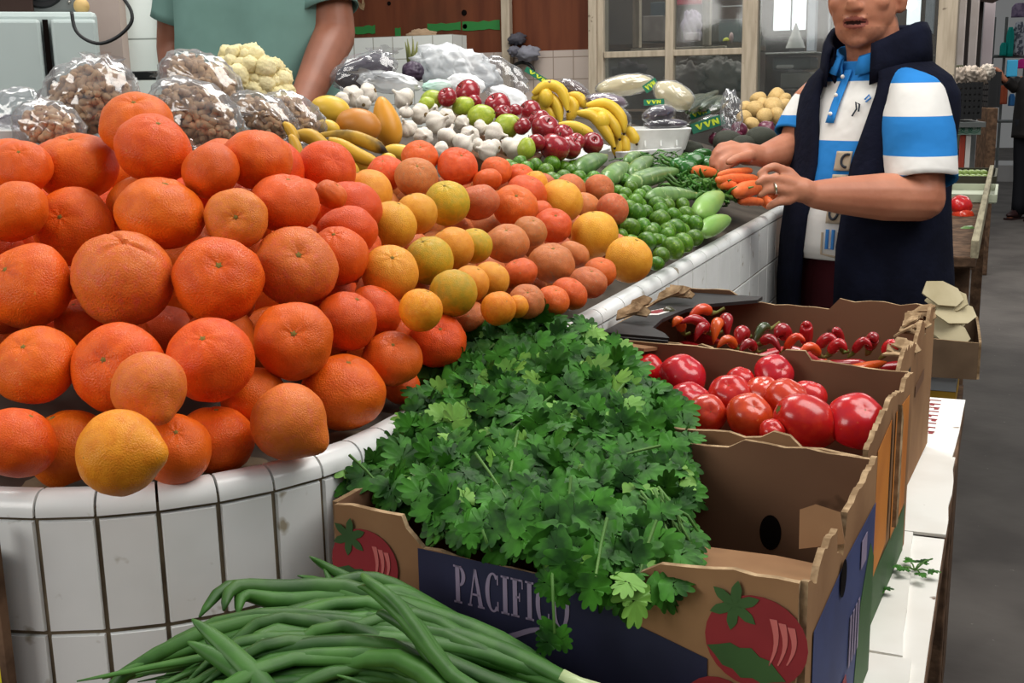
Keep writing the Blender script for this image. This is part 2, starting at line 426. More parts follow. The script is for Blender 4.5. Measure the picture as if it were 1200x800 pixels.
def serif_word(word, h, gap=.16):
    "tall roman capitals as outlines, height h"
    polys = []; x = 0; T, t_ = .17 * h, .05 * h
    def rect(a, b, c, d): polys.append([(x + a, b), (x + c, b), (x + c, d), (x + a, d)])
    def stem_(cx): rect(cx - T / 2, 0, cx + T / 2, h); rect(cx - T * .95, 0, cx + T * .95, t_); rect(cx - T * .95, h - t_, cx + T * .95, h)
    def ring(cx, rx, a0, a1, n=22):
        outer = []; inn = []
        for k in range(n + 1):
            a = a0 + (a1 - a0) * k / n
            outer.append((x + cx + rx * math.cos(a), h / 2 + h * .52 * math.sin(a))); inn.append((x + cx + (rx - T * .95) * math.cos(a), h / 2 + (h * .52 - t_) * math.sin(a)))
        for k in range(n): polys.append([outer[k], outer[k + 1], inn[k + 1], inn[k]])
    for ch in word:
        if ch == 'P':
            stem_(T * .9)
            o2 = []; i2 = []
            for k in range(13):
                a = PI / 2 - PI * k / 12
                o2.append((x + T * 1.2 + .27 * h * math.cos(a), h * .73 + h * .27 * math.sin(a))); i2.append((x + T * 1.2 + (.27 * h - T * .9) * math.cos(a), h * .73 + (h * .27 - t_) * math.sin(a)))
            for k in range(12): polys.append([o2[k], o2[k + 1], i2[k + 1], i2[k]])
            wd = .52 * h
        elif ch == 'A':
            polys.append([(x + .02 * h, 0), (x + .08 * h, 0), (x + .30 * h, h), (x + .25 * h, h)])
            polys.append([(x + .42 * h, 0), (x + .42 * h + T, 0), (x + .33 * h, h), (x + .23 * h, h)])
            rect(.13 * h, .3 * h, .45 * h, .3 * h + t_); rect(-.03 * h, 0, .14 * h, t_); rect(.37 * h, 0, .64 * h, t_); wd = .62 * h
        elif ch == 'C':
            ring(.31 * h, .31 * h, R(48), R(312)); rect(.47 * h, .72 * h, .52 * h, .97 * h); rect(.47 * h, .03 * h, .52 * h, .28 * h); wd = .55 * h
        elif ch == 'I': stem_(T); wd = 2 * T
        elif ch == 'F':
            stem_(T * .9); rect(T * .9, h - t_, .46 * h, h); rect(.42 * h, .76 * h, .46 * h, h); rect(T, .5 * h, .34 * h, .5 * h + t_); rect(.31 * h, .42 * h, .35 * h, .64 * h); wd = .48 * h
        elif ch == 'O': ring(.33 * h, .33 * h, 0, 2 * PI, 30); wd = .66 * h
        x += wd + gap * h
    return polys, x - gap * h
# front box: cilantro, tomato prints, PACIFICO
def box_frame(name, FL, FR, D, label):
    FL, FR = Vector(FL), Vector(FR); u = FR - FL; W = u.length; rz = math.atan2(u.y, u.x)
    o = empty(name, (FL.x, FL.y, ZB), rz, label, 'box'); return o, W
HB = .196
fb, W = box_frame('cardboard_box', (-.481, .765), (-.108, .742), .285, 'open tomato box at the front with navy PACIFICO print, half covered by cilantro')
D = .275; th = .005
prof = torn([(0, HB), (.17, HB), (.18, HB - .01), (.22, HB - .024), (.50, HB - .030), (.66, HB - .028), (.70, HB - .012), (.74, HB - .004), (.80, HB - .002), (1, HB)], .015, .002)
fw, a, u, n, L_ = wall2('front_wall', fb, (0, 0), (W, 0), prof, th, M_CARD, M_CARDEDGE)
a = a + n * (th + .0002)
ink('navy_panel', [[(.078, .0), (.312, .0), (.312, .128), (.285, .136), (.25, .146), (.22, .162), (.19, .168), (.078, .172)]], a, u, n, M_INKBLUE, fw)
ink('green_hill_print', [[(.215, .0), (.312, .0), (.312, .092), (.285, .098), (.255, .092), (.23, .074), (.218, .045)]], a + n * .0006, u, n, M_INKGREEN, fw)
wp, ww = serif_word('PACIFICO', .052, .07)
sc = .097 / ww; sz = .031 / .052
ink('pacifico_lettering', [[(.110 + x * sc, .133 - x * sc * .04 + z * sz) for x, z in p] for p in wp], a + n * .0006, u, n, M_INKPALE, fw)
sw = []
for k in range(16):
    t0, t1 = k / 16, (k + 1) / 16
    fz = lambda t_: .116 - .008 * math.sin(t_ * PI * 1.7)
    g = lambda t_: .004 * math.sin(PI * t_) + .0008
    sw.append([(.120 + .08 * t0, fz(t0)), (.120 + .08 * t1, fz(t1)), (.120 + .08 * t1, fz(t1) + g(t1)), (.120 + .08 * t0, fz(t0) + g(t0))])
ink('flourish_print', sw, a + n * .0006, u, n, M_INKPALE, fw)
ink('red_caption_print', [[(.12, .085), (.185, .085), (.185, .098), (.12, .098)]], a + n * .0006, u, n, M_INKRED, fw)
tomato_print(a, u, n, .028, .150, .030, fw)
tomato_print(a, u, n, .346, .148, .034, fw)
profb = torn([(0, HB + .004), (.42, HB + .002), (.66, HB - .002), (.70, HB + .006), (1, HB + .004)], .02, .0015)
bw, a2, u2, n2, _ = wall2('back_wall', fb, (0, D), (W, D), profb, th, M_CARDIN, M_CARDEDGE)
ink('hand_hole', [oval(.288, .118, .010, .017, 24)], a2, u2, Vector((u2.y, -u2.x, 0)), M_HOLE, bw, off=.0054)
profs = torn([(0, HB), (.10, HB - .012), (.16, HB + .0), (.36, HB + .002), (.37, HB - .018), (.46, HB - .03), (.50, HB + .0), (1, HB + .004)], .012, .002)
sw_, a3, u3, n3, L3 = wall2('side_wall', fb, (W, 0), (W, D), profs, th, M_CARD, M_CARDEDGE)
n3 = Vector((u3.y, -u3.x, 0)); a3o = a3 + n3 * th * 0
ink('blue_panel', [[(.02, .0), (D - .004, .0), (D - .004, .16), (.14, .160), (.02, .150)]], a3, u3, n3, M_INKBLUE2, sw_, off=th * 0 + .0058)
ink('green_panel', [[(.19, .0), (D - .004, .0), (D - .004, .11), (.25, .13), (.21, .09)], [(.02, 0), (.19, 0), (.12, .022), (.02, .03)]], a3, u3, n3, M_INKGREEN, sw_, off=.0064)
ink('pale_print', [[(.16 + .012 * i, .055), (.166 + .012 * i, .055), (.166 + .012 * i, .10), (.16 + .012 * i, .10)] for i in range(4)], a3, u3, n3, M_INKPALE, sw_, off=.0070)
ink('pale_square_print', [[(.20, .125), (.225, .125), (.225, .15), (.20, .15)]], a3, u3, n3, M_INKPALE, sw_, off=.0070)
ink('red_panel', [[(.09, .03), (.16, .035), (.15, .055), (.10, .05)]], a3, u3, n3, M_INKRED, sw_, off=.0070)
ink('hand_hole', [oval(.12, .150, .012, .015, 20)], a3, u3, n3, M_HOLE, sw_, off=.0072)
wall2('side_wall', fb, (0, D), (0, 0), [(0, HB), (1, HB)], th, M_CARDIN, M_CARDEDGE)
b = MB(); b.box((W / 2, D / 2, .004), (W - .012, D - .012, .006)); b.build('bottom_panel', M_CARDIN, fb, smooth=False)
fl = MB(); fl.prism([(W - .004, .008), (W - .004, D * .50), (W - .05, D * .52), (W - .12, D * .50), (W - .13, .03)], (0, 0, HB - .050), (1, 0, 0), (0, 1, 0), .004)
fl.build('inner_flap', M_CARD, fb, smooth=False)
cf = MB(); cf.prism([(0, 0), (.034, .004), (.030, .028), (.012, .034), (0, .03)], (W - .026, D * .42, HB - .026), Vector((1, .1, .12)).normalized(), Vector((-.1, .4, 1)).normalized(), .004)
cf.build('torn_flap', M_CARD, fb, smooth=False)

# middle box: tomatoes
tb, W2 = box_frame('cardboard_box', (-.484, 1.072), (-.102, 1.048), .30, 'open cardboard box holding the round red tomatoes, orange printed side')
D2 = .285
tw, a, u, n, _ = wall2('front_wall', tb, (0, 0), (W2, 0), torn([(0, HB), (.48, HB + .002), (.76, HB + .002), (.79, HB + .010), (.83, HB + .006), (.86, HB - .004), (1, HB - .006)], .015, .002), th, M_CARD, M_CARDEDGE)
a = a + n * (th + .0002)
ink('orange_panel', [[(.01, .0), (W2 - .01, .0), (W2 - .01, .165), (.01, .165)]], a, u, n, M_INKORANGE, tw)
tw2, a, u, n, _ = wall2('back_wall', tb, (0, D2), (W2, D2), torn([(0, HB + .016), (.30, HB + .018), (.62, HB + .014), (.64, HB + .022), (.70, HB + .022), (.72, HB + .012), (1, HB + .008)], .02, .002), th, M_CARDIN, M_CARDEDGE)
sd, a, u, n, _ = wall2('side_wall', tb, (W2, 0), (W2, D2), torn([(0, HB), (.25, HB + .012), (.5, HB + .016), (.75, HB + .004), (.8, HB + .014), (1, HB + .008)], .012, .0022), th, M_CARD, M_CARDEDGE)
n = Vector((u.y, -u.x, 0))
ink('orange_panel', [[(.05, .05), (.13, .06), (.13, .19), (.05, .18)], [(.16, .05), (D2 - .03, .06), (D2 - .03, .185), (.16, .19)]], a, u, n, M_INKORANGE, sd, off=.0058)
ink('green_panel', [[(.01, .0), (D2 - .02, .0), (D2 - .02, .055), (.01, .05)]], a, u, n, M_INKGREEN, sd, off=.0058)
ink('faint_line_print', [[(.02 + .002 * (i % 2), .075 + .011 * i), (.042, .076 + .011 * i), (.042, .078 + .011 * i), (.02, .077 + .011 * i)] for i in range(8)], a, u, n, M_CARDIN, sd, off=.0058)
wall2('side_wall', tb, (0, D2), (0, 0), [(0, HB + .014), (1, HB)], th, M_CARDIN, M_CARDEDGE)
b = MB(); b.box((W2 / 2, D2 / 2, .004), (W2 - .012, D2 - .012, .006)); b.build('bottom_panel', M_CARDIN, tb, smooth=False)
cf = MB(); cf.prism([(0, 0), (.085, 0), (.08, .036), (.012, .040)], (.004, D2 - .004, HB + .017), (1, 0, -.05), Vector((0, -.9, .12)).normalized(), .004); cf.build('folded_flap', M_CARD, tb, smooth=False)
cf = MB(); cf.prism([(0, 0), (.016, 0), (.016, .11), (0, .13)], (W2 + .0105, .135, .075), (0, 1, 0), (0, 0, 1), .004); cf.build('torn_side_flap', M_CARDEDGE, tb, smooth=False)

# far box: chillies, black lid
pb, W3 = box_frame('cardboard_box', (-.484, 1.425), (-.105, 1.402), .36, 'open cardboard box with a black printed lid corner, holding red and orange chillies')
D3 = .345; H3 = .197
wall2('front_wall', pb, (0, 0), (W3, 0), torn([(0, H3), (.42, H3), (.45, H3 - .01), (.66, H3 - .012), (.8, H3 - .004), (1, H3 - .012)], .015, .004), th, M_CARDIN, M_CARDEDGE)
wall2('back_wall', pb, (0, D3), (W3, D3), torn([(0, H3 + .012), (.22, H3 + .014), (.30, H3 - .004), (.62, H3 - .006), (.66, H3 + .010), (1, H3 + .008)], .02, .002), th, M_CARDIN, M_CARDEDGE)
sd, a, u, n, _ = wall2('side_wall', pb, (W3, 0), (W3, D3), torn([(0, H3 - .014), (.15, H3 + .006), (.45, H3 - .008), (.6, H3 + .012), (.8, H3 - .01), (.86, H3 + .014), (1, H3 + .01)], .010, .003), th, M_CARD, M_CARDEDGE)
n = Vector((u.y, -u.x, 0))
ink('dark_print', [[(.02, .10), (.10, .11), (.10, .17), (.02, .165)]], a, u, n, M_INKBLACK, sd, off=.0058)
ink('green_panel', [[(.02, .01), (.12, .015), (.12, .05), (.02, .045)]], a, u, n, M_INKGREEN, sd, off=.0058)
ink('red_panel', [[(.16, .115), (D3 - .10, .12), (D3 - .10, .135), (.16, .13)]], a, u, n, M_CARDIN, sd, off=.0058)
wall2('side_wall', pb, (0, D3), (0, 0), [(0, H3 + .012), (1, H3)], th, M_CARDIN, M_CARDEDGE)
b = MB(); b.box((W3 / 2, D3 / 2, .004), (W3 - .012, D3 - .012, .006)); b.build('bottom_panel', M_CARDIN, pb, smooth=False)
lid = MB(); lid.prism([(.004, .008), (.10, .004), (.085, .03), (.058, .06), (.05, .12), (.058, .20), (.075, .25), (.10, .275), (.135, .31), (.135, D3 - .004), (.004, D3 - .004)], (0, 0, H3 + .002), (1, 0, 0), (0, 1, 0), .005)
lo = lid.build('black_lid_corner', [M_INKBLACK], pb, smooth=False)
lf = MB(); lf.prism([(.0, -.035), (.10, -.035), (.10, 0), (0, 0)], (.002, -.006, H3 + .006), (1, 0, 0), (0, 0, 1), .004); lf.build('black_lid_side', M_INKBLACK, lo, smooth=False)
lab = MB(); lab.prism([(.018, .135), (.036, .145), (.046, .19), (.028, .195), (.012, .16)], (0, 0, H3 + .0072), (1, 0, 0), (0, 1, 0), .0004); lab.build('white_sticker', M_WHITECARD, lo, smooth=False)
lab = MB(); lab.prism([(.020, .148), (.032, .152), (.038, .18), (.028, .184), (.018, .164)], (0, 0, H3 + .0078), (1, 0, 0), (0, 1, 0), .0004); lab.build('red_sticker_print', M_INKRED, lo, smooth=False)
for (x, y, s) in ((.012, .075, 1), (.018, .225, 1.2)):
    cr = MB()
    for i in range(4):
        cr.prism([(0, 0), (.03 * s, .004), (.034 * s, .014), (.02 * s, .022), (.002, .016)], (x - .012 + .004 * i, y + .006 * i, H3 + .009 + .004 * i), Vector((1, .3 * random.uniform(-1, 1), .4 * random.uniform(-1, 1))).normalized(), Vector((random.uniform(-.3, .3), .7, .6)).normalized(), .003)
    cr.build('crumpled_tab', M_CARDEDGE, pb, smooth=False)
for i, (y, z) in enumerate(((.10, H3 - .004), (.20, H3 + .0), (.29, H3 + .004))):
    cr = MB()
    for k in range(5):
        cr.prism([(0, 0), (.022, .002), (.026, .012), (.016, .02), (.003, .016)], (W3 - .03 + .004 * k, y + .010 * k, z - .012 + .005 * (k % 3)), Vector((1, random.uniform(-.6, .6), random.uniform(-.6, .6))).normalized(), Vector((random.uniform(-.4, .4), .8, random.uniform(-.2, .8))).normalized(), .0025)
    cr.build('torn_edge', M_CARDEDGE, pb, smooth=False)
# ------------------------------------------------------------------ fruit and vegetables
BED = []                                       # lowest points of what lies on the sloping display
def slope_z(x): return 1.085 + .36 * (-.52 - x)
def depth_on_slope(px, py, lift=0):
    r = CX * ((px - 600) / FPX) + CY * ((py - 400) / FPX) + CZ
    return (1.36 - 1.085 + .36 * .52 - lift) / (-(r.z + .36 * r.x))
MC = {}
def mesh_of(key, make, m):
    if (key, m.name) not in MC:
        o = make().build(key, m); MC[(key, m.name)] = o.data; bpy.data.objects.remove(o)
    return MC[(key, m.name)]
def inst(name, me, loc, rot=(0, 0, 0), sc=1, label=None, cat=None, group=None):
    o = bpy.data.objects.new(name, me); COL.objects.link(o); o.location = loc; o.rotation_euler = rot
    o.scale = sc if hasattr(sc, '__len__') else (sc,) * 3
    return tag(o, label, cat, group)
def child(name, me, parent):
    o = bpy.data.objects.new(name, me); COL.objects.link(o); o.parent = parent; return o
def aim(d, spin=0):
    "euler that turns local +Z towards d"
    q = Vector(d).to_track_quat('Z', 'Y'); return (q @ Euler((0, 0, spin)).to_quaternion()).to_euler()

PEEL = dict(rough=.40, spec=.28, bump=.26, bscale=26)
M_ORANGE = mat('orange_peel', '#e06412', col2='#d4560e', nscale=3, hue=.008, val=.08, spots=(9, .66, .75, '#dd7f2c'), **PEEL)
M_REDOR = mat('red_orange_peel', '#dd5c16', col2='#d25212', nscale=3, hue=.008, val=.08, spots=(8, .68, .76, '#d97a45'), **PEEL)
M_PALEOR = mat('pale_orange_peel', '#dc742a', col2='#d26824', nscale=4, hue=.006, val=.05, spots=(7, .5, .72, '#d8683c'), **PEEL)
M_AMBER = mat('amber_peel', '#eb9322', col2='#e3841b', nscale=4, hue=.008, val=.05, spots=(10, .70, .78, '#9a7a45'), **PEEL)
M_YELLOW = mat('yellow_orange_peel', '#e8a132', col2='#e0942a', nscale=4, hue=.010, val=.06, spots=(12, .70, .78, '#c98a3c'), **PEEL)
M_OLIVE = mat('olive_yellow_peel', '#cfa024', col2='#b89a26', nscale=4, hue=.010, val=.05, spots=(12, .70, .78, '#9d8a3c'), **PEEL)
M_TANG = mat('tangerine_peel', '#de6322', col2='#d1571c', nscale=5, hue=.008, val=.08, spots=(7, .62, .74, '#c47a48'), **PEEL)
M_BROWN = mat('brown_tangerine_peel', '#c9713d', col2='#bd6536', nscale=5, hue=.010, val=.07, spots=(7, .58, .72, '#ad7a52'), **PEEL)
M_SCAR = mat('stem_scar', '#8c7a3c', .8, .1, col2='#6b5a30', nscale=60)
def orange_shape(seed, flat=.9, dimple=.10, neck=0, crease=0, lump=.02, nav=0):
    def make():
        rnd = random.Random(seed); off = Vector((rnd.random() * 9, rnd.random() * 9, rnd.random() * 9))
        ph = rnd.random() * 6
        def fn(d, t, a):
            r = 1 + lump * 1.6 * noise.noise(d * 1.3 + off) + lump * .7 * noise.noise(d * 3.1 + off)
            s = math.sin(t)
            r -= dimple * math.exp(-(t / .26) ** 2)
            if dimple: r -= .018 * math.exp(-(t / .7) ** 2) * (.5 + .5 * math.cos(7 * a + ph))
            r += neck * math.exp(-(t / .36) ** 2)
            r -= nav * math.exp(-((PI - t) / .22) ** 2)
            if crease:
                for aa in (.6, 2.2, 4.4): r -= crease * math.exp(-((math.atan2(math.sin(a - aa), math.cos(a - aa))) * s / .035) ** 2) * math.exp(-(t / 1.0) ** 4)
            return Vector((d.x * r, d.y * r, d.z * r * flat))
        return MB().ball((0, 0, 0), 1, 44, 30, fn=fn)
    return make
OSH = {'round': orange_shape(1, .95, .07, lump=.025), 'flat': orange_shape(2, .83, .12, lump=.035), 'flat2': orange_shape(5, .80, .14, lump=.05, nav=.08), 'neck': orange_shape(3, .94, 0, .28, lump=.02, nav=.05),
       'smooth': orange_shape(4, .97, .04, lump=.014, nav=.02), 'crease': orange_shape(6, .93, .03, 0, .06, lump=.03), 'wide': orange_shape(7, .86, .07, lump=.03)}
SCAR = lambda: MB().lathe([(.0001, .02), (.05, .018), (.075, .0), (.05, -.02), (.0001, -.03)], 10, fn=lambda v, a, i: Vector((v.x * (1 + .3 * math.cos(5 * a)), v.y * (1 + .3 * math.cos(5 * a)), v.z)))
SPH = []                                       # placed balls: position, radius
def settle(px, py, d, r, tol=.965, maxd=.25, keepR=None):
    "slide a fruit back along its line of sight until it no longer sits inside its neighbours"
    d0 = d
    while d < d0 + maxd:
        p = at(px, py, d); rr = keepR or r * d / FPX; ok = True
        for q, s in SPH:
            if (p - q).length < tol * (rr + s): ok = False; break
        if ok: break
        d += .003
    SPH.append((p, rr)); return p, rr
TOCAM = lambda p: (EYE - p).normalized()
LOOKW = {'M_ORANGE': 'bright', 'M_REDOR': 'deep red', 'M_PALEOR': 'dull pale', 'M_AMBER': 'amber', 'M_YELLOW': 'yellow', 'M_OLIVE': 'olive yellow', 'M_TANG': 'glossy red', 'M_BROWN': 'brownish'}
SHW = {'round': 'round', 'flat': 'dimpled', 'flat2': 'flattened', 'neck': 'necked', 'smooth': 'smooth', 'crease': 'creased', 'wide': 'wide'}
def fruit_pile(rows, dmodel, noun, cat, place, group, tilt=.5, scar=True):
    rnd = random.Random(5); items = []
    for rn, row in rows:
        xs = sorted(row, key=lambda q: q[0])
        for q in row: items.append((q, rn, xs.index(q), len(xs)))
    for (px, py, rx, ry, sh, mk, *ex), rn, k, n in items:
        r = (rx + ry) / 2; dd = dmodel(px, py) + (ex[0] if ex else 0)
        p, rr = settle(px, py, dd, r)
        m = globals()[mk]
        if ex and len(ex) > 1: d = CX * ex[1][0] - CY * ex[1][1] - CZ * ex[1][2]
        else: d = TOCAM(p) * rnd.uniform(-.1, 1) * tilt + Vector((rnd.uniform(-.6, .6), rnd.uniform(-.6, .6), 1))
        lab = f"{LOOKW[mk]} {SHW[sh]} {noun}, {ORD[k]} from left, {rn} of {place}"
        o = inst(noun, mesh_of('citrus_' + sh, OSH[sh], m), p, aim(d, rnd.uniform(0, 6)), rr * 1.02, lab, cat, group)
        if scar and sh in ('round', 'flat', 'flat2', 'smooth', 'wide'):
            s = child('stem_scar', mesh_of('stem_scar', SCAR, M_SCAR), o); z = {'round': .95 * .93, 'flat': .83 * .88, 'flat2': .8 * .86, 'smooth': .97 * .96, 'wide': .86 * .93}[sh]
            s.location = (0, 0, z - .015)
        BED.append((p.x, p.y, p.z - rr))
def fill_pile(pts, dmodel, R_, off, noun, cat, label, group, mk):
    rnd = random.Random(8)
    for px, py in pts:
        d = dmodel(px, py) + off; r = R_ * FPX / d
        p, rr = settle(px, py, d, r, 1.03, .16)
        if p.z - rr < 1.062: continue
        if (p.x > -.50 - rr) or (Vector((p.x, p.y)) - CC).length > CR - .03 and p.x > CC.x and p.y < CC.y or (p.y < CC.y - CR + .04 and p.x < CC.x): continue
        inst(noun, mesh_of('citrus_round', OSH['round'], globals()[mk]), p, aim((rnd.uniform(-1, 1), rnd.uniform(-1, 1), .5), 0), rr, label, cat, group)
        BED.append((p.x, p.y, p.z - rr))
O, RD, P, AM, Y, OL, T, BR = 'M_ORANGE', 'M_REDOR', 'M_PALEOR', 'M_AMBER', 'M_YELLOW', 'M_OLIVE', 'M_TANG', 'M_BROWN'
left_rows = [
 ('bottom row', [(140, 530, 54, 46, 'neck', AM, -.045, (.95, .0, .25)), (20, 518, 40, 50, 'wide', O), (82, 527, 45, 50, 'smooth', O), (206, 526, 40, 42, 'round', RD, .03), (253, 515, 46, 44, 'wide', O), (338, 494, 46, 44, 'neck', P, 0, (.85, -.6, .1))]),
 ('second row up', [(175, 454, 44, 42, 'neck', P, -.05, (.5, -.75, .5)), (42, 428, 49, 47, 'flat', O, 0, (-.1, .6, .75)), (138, 431, 56, 49, 'flat', O, 0, (-.1, .25, .9)), (247, 422, 50, 50, 'round', O, 0, (.0, .55, .8)), (298, 467, 38, 38, 'round', RD, .02), (343, 398, 46, 46, 'flat2', RD, 0, (.2, .2, .9)), (402, 459, 50, 48, 'wide', O, 0, (.2, .8, .4))]),
 ('third row up', [(34, 335, 48, 53, 'wide', O, 0, (-.3, .4, .8)), (145, 326, 59, 56, 'crease', P, 0, (.2, .75, .6)), (255, 326, 52, 51, 'flat2', O, 0, (.25, .35, .85)), (347, 311, 49, 46, 'flat2', P, 0, (.25, .3, .9)), (406, 376, 32, 39, 'round', RD), (438, 366, 28, 36, 'round', RD), (95, 378, 30, 28, 'round', O, .06)]),
 ('fourth row up', [(16, 248, 38, 40, 'wide', RD), (86, 265, 49, 42, 'flat', O, 0, (-.1, .2, .9)), (189, 249, 55, 46, 'flat2', O, 0, (.2, .9, .3)), (277, 257, 38, 34, 'flat2', P, 0, (.2, .0, .95)), (334, 238, 43, 37, 'flat', RD, 0, (.2, .85, .4)), (396, 300, 33, 38, 'round', RD), (407, 272, 37, 33, 'wide', RD)]),
 ('fifth row up', [(26, 196, 35, 32, 'wide', RD, .02), (90, 196, 51, 42, 'flat', O, 0, (0, .8, .5)), (179, 174, 47, 41, 'wide', O, 0, (.3, .6, .5)), (247, 200, 33, 33, 'round', RD), (301, 187, 40, 41, 'wide', O, 0, (.1, .9, .2)), (388, 228, 21, 18, 'flat2', RD, .06)]),
 ('very top', [(160, 146, 44, 40, 'flat', O, .02, (.1, .6, .6))]),
 ('group above the cilantro', [(460, 420, 34, 34, 'flat', RD), (514, 399, 38, 28, 'flat', RD), (467, 393, 22, 18, 'round', RD, .03), (426, 414, 20, 18, 'round', RD, .03), (548, 371, 26, 15, 'flat2', BR), (470, 452, 22, 22, 'round', RD, .05)])]
def d_left(px, py):
    d = .885 + .27 * (525 - py) / 390
    if px > 290: d += (px - 290) * .00085
    return d
fruit_pile(left_rows, d_left, 'orange', 'orange', 'the big pile', 'oranges in the big pile')
fill_pile([(x, y) for y in (500, 455, 400, 350, 295, 245, 200) for x in range(10 + (y % 2) * 30, 440, 62)], d_left, .033, .072, 'orange', 'orange', 'orange buried in the big pile, showing only through gaps between front fruit', 'oranges deep in the big pile', 'M_REDOR')
fill_pile([(x, y) for y in (505, 455, 405, 355, 305, 255, 215) for x in range(-215 + (y % 2) * 25, 0, 58)], d_left, .035, .015, 'orange', 'orange', 'orange on the far left side of the big pile, outside the picture', 'oranges at the left side of the pile', 'M_ORANGE')
fill_pile([(x, y) for y in (440, 380, 320, 265, 215) for x in range(-120, 330, 66)], d_left, .034, .17, 'orange', 'orange', 'orange at the heart of the big pile, covered by others', 'oranges at the heart of the pile', 'M_REDOR')
mid_rows = [
 ('yellow left diagonal', [(431, 227, 31, 27, 'smooth', Y), (459, 264, 29, 29, 'smooth', Y), (488, 250, 23, 26, 'smooth', Y), (457, 320, 34, 32, 'smooth', Y), (493, 363, 29, 22, 'smooth', AM)]),
 ('olive yellow diagonal', [(524, 238, 27, 26, 'smooth', OL), (503, 305, 27, 30, 'smooth', OL), (530, 291, 24, 27, 'smooth', Y), (556, 288, 18, 24, 'smooth', OL), (531, 343, 31, 25, 'smooth', OL), (552, 332, 21, 22, 'smooth', Y), (575, 328, 23, 21, 'smooth', Y), (584, 361, 24, 17, 'smooth', AM), (606, 359, 14, 13, 'smooth', AM)]),
 ('top layer by the garlic', [(536, 195, 28, 20, 'flat', T, -.02), (488, 208, 27, 23, 'wide', BR), (452, 203, 22, 23, 'wide', T), (492, 184, 27, 15, 'flat', T), (571, 212, 17, 17, 'flat', T), (582, 200, 18, 18, 'wide', T)]),
 ('upper middle', [(560, 237, 24, 26, 'flat', BR), (603, 241, 28, 25, 'flat2', T), (617, 226, 24, 24, 'flat', T), (610, 207, 20, 13, 'flat', T), (627, 215, 14, 16, 'smooth', Y)]),
 ('middle', [(594, 285, 27, 24, 'flat', BR), (621, 271, 19, 21, 'flat', BR), (631, 249, 16, 17, 'flat', T), (648, 264, 23, 22, 'flat2', T)]),
 ('lower right part', [(609, 321, 22, 20, 'flat', T), (646, 308, 31, 24, 'flat2', BR, 0, (.1, .8, .5)), (672, 298, 17, 20, 'flat', BR), (617, 353, 23, 20, 'flat', BR), (648, 352, 20, 19, 'flat', T), (667, 344, 21, 22, 'flat', T), (690, 331, 21, 23, 'flat2', BR), (703, 319, 18, 21, 'flat', T)]),
 ('yellow end by the limes', [(657, 236, 26, 26, 'smooth', Y), (697, 274, 27, 28, 'smooth', Y), (737, 304, 28, 27, 'smooth', Y)])]
def d_mid(px, py):
    return max(1.10, depth_on_slope(px, py, .075) * .985)
for rn, row in mid_rows: row.sort(key=lambda q: -q[1])
fruit_pile(mid_rows, d_mid, 'tangerine', 'tangerine', 'the middle stack', 'citrus in the middle stack')
fill_pile([(x, y) for y in (345, 320, 295, 270, 245, 222) for x in range(430 + (y % 2) * 16, 720, 34)], d_mid, .026, .06, 'tangerine', 'tangerine', 'tangerine buried in the citrus stack, showing only through gaps', 'tangerines deep in the stack', 'M_BROWN')

# limes
M_LIME = mat('lime_peel', '#578417', .3, .45, col2='#3a6614', nscale=5, npos=(.35, .65), hue=.012, val=.2, spots=(4, .60, .72, '#8db33a'), bump=.12, bscale=40)
LIME = lambda: MB().ball((0, 0, 0), 1, 22, 16, fn=lambda d, t, a: Vector((d.x, d.y, d.z * 1.10)) * (1 + .10 * math.exp(-(t / .22) ** 2) + .05 * math.exp(-((PI - t) / .22) ** 2) - .03 * math.exp(-(t / .10) ** 2)))
la = [(30,185,35),(140,200,45),(200,180,45),(300,175,55),(265,215,50),(375,255,50),(245,285,40),(250,325,25),(330,285,40),(470,255,45),(565,265,50),(470,325,60),(540,295,40),(640,330,62),(565,355,45),(715,350,40),(755,360,40),(795,320,45),(850,370,45),(520,400,55),(605,420,45),(540,445,60),(660,410,50),(735,405,45),(715,455,60),(825,405,50),(785,440,40),(670,490,40),(720,530,50),(830,485,65),(890,470,45),(790,575,65),(870,565,55),(735,620,30),(100,165,40),(60,205,35),(420,215,35),(380,200,40)]
lb = [(45,315,50),(35,355,45),(165,375,55),(180,410,50),(60,425,60),(175,465,60),(260,435,35),(340,430,50),(55,510,60),(275,520,60),(340,480,45),(400,490,50),(425,470,30),(95,600,60),(150,595,45),(170,565,60),(260,645,70),(325,610,60),(390,580,55),(185,690,55),(155,740,45),(225,560,40),(120,545,40)]
lim = [(x / 5.335 + 590, y / 5.335 + 160, r / 5.335) for x, y, r in la]
for x, y, r in lb:
    q = (x / 5.335 + 740, y / 5.335 + 170, r / 5.335)
    if all((q[0] - c[0]) ** 2 + (q[1] - c[1]) ** 2 > 49 for c in lim): lim.append(q)
def rowlabels(items, n, fmt):
    out = {}; s = sorted(items, key=lambda q: -q[1])
    for i in range(0, len(s), n):
        row = sorted(s[i:i + n], key=lambda q: q[0])
        for k, q in enumerate(row): out[q] = fmt.format(k=ORD[k], row=ORD[i // n])
    return out
ll = rowlabels(lim, 8, 'small green lime, {k} from left in the {row} row up from the tiled rim')
rl = random.Random(3)
for q in sorted(lim, key=lambda q: -q[1]):
    px, py, r = q; d = depth_on_slope(px, py, .03)
    p, rr = settle(px, py, d, max(r, 8.5), .90, .10)
    inst('lime', mesh_of('lime', LIME, M_LIME), p, (rl.uniform(0, 3), rl.uniform(0, 3), rl.uniform(0, 3)), rr, ll[q], 'lime', 'limes on the counter')
    BED.append((p.x, p.y, p.z - rr))
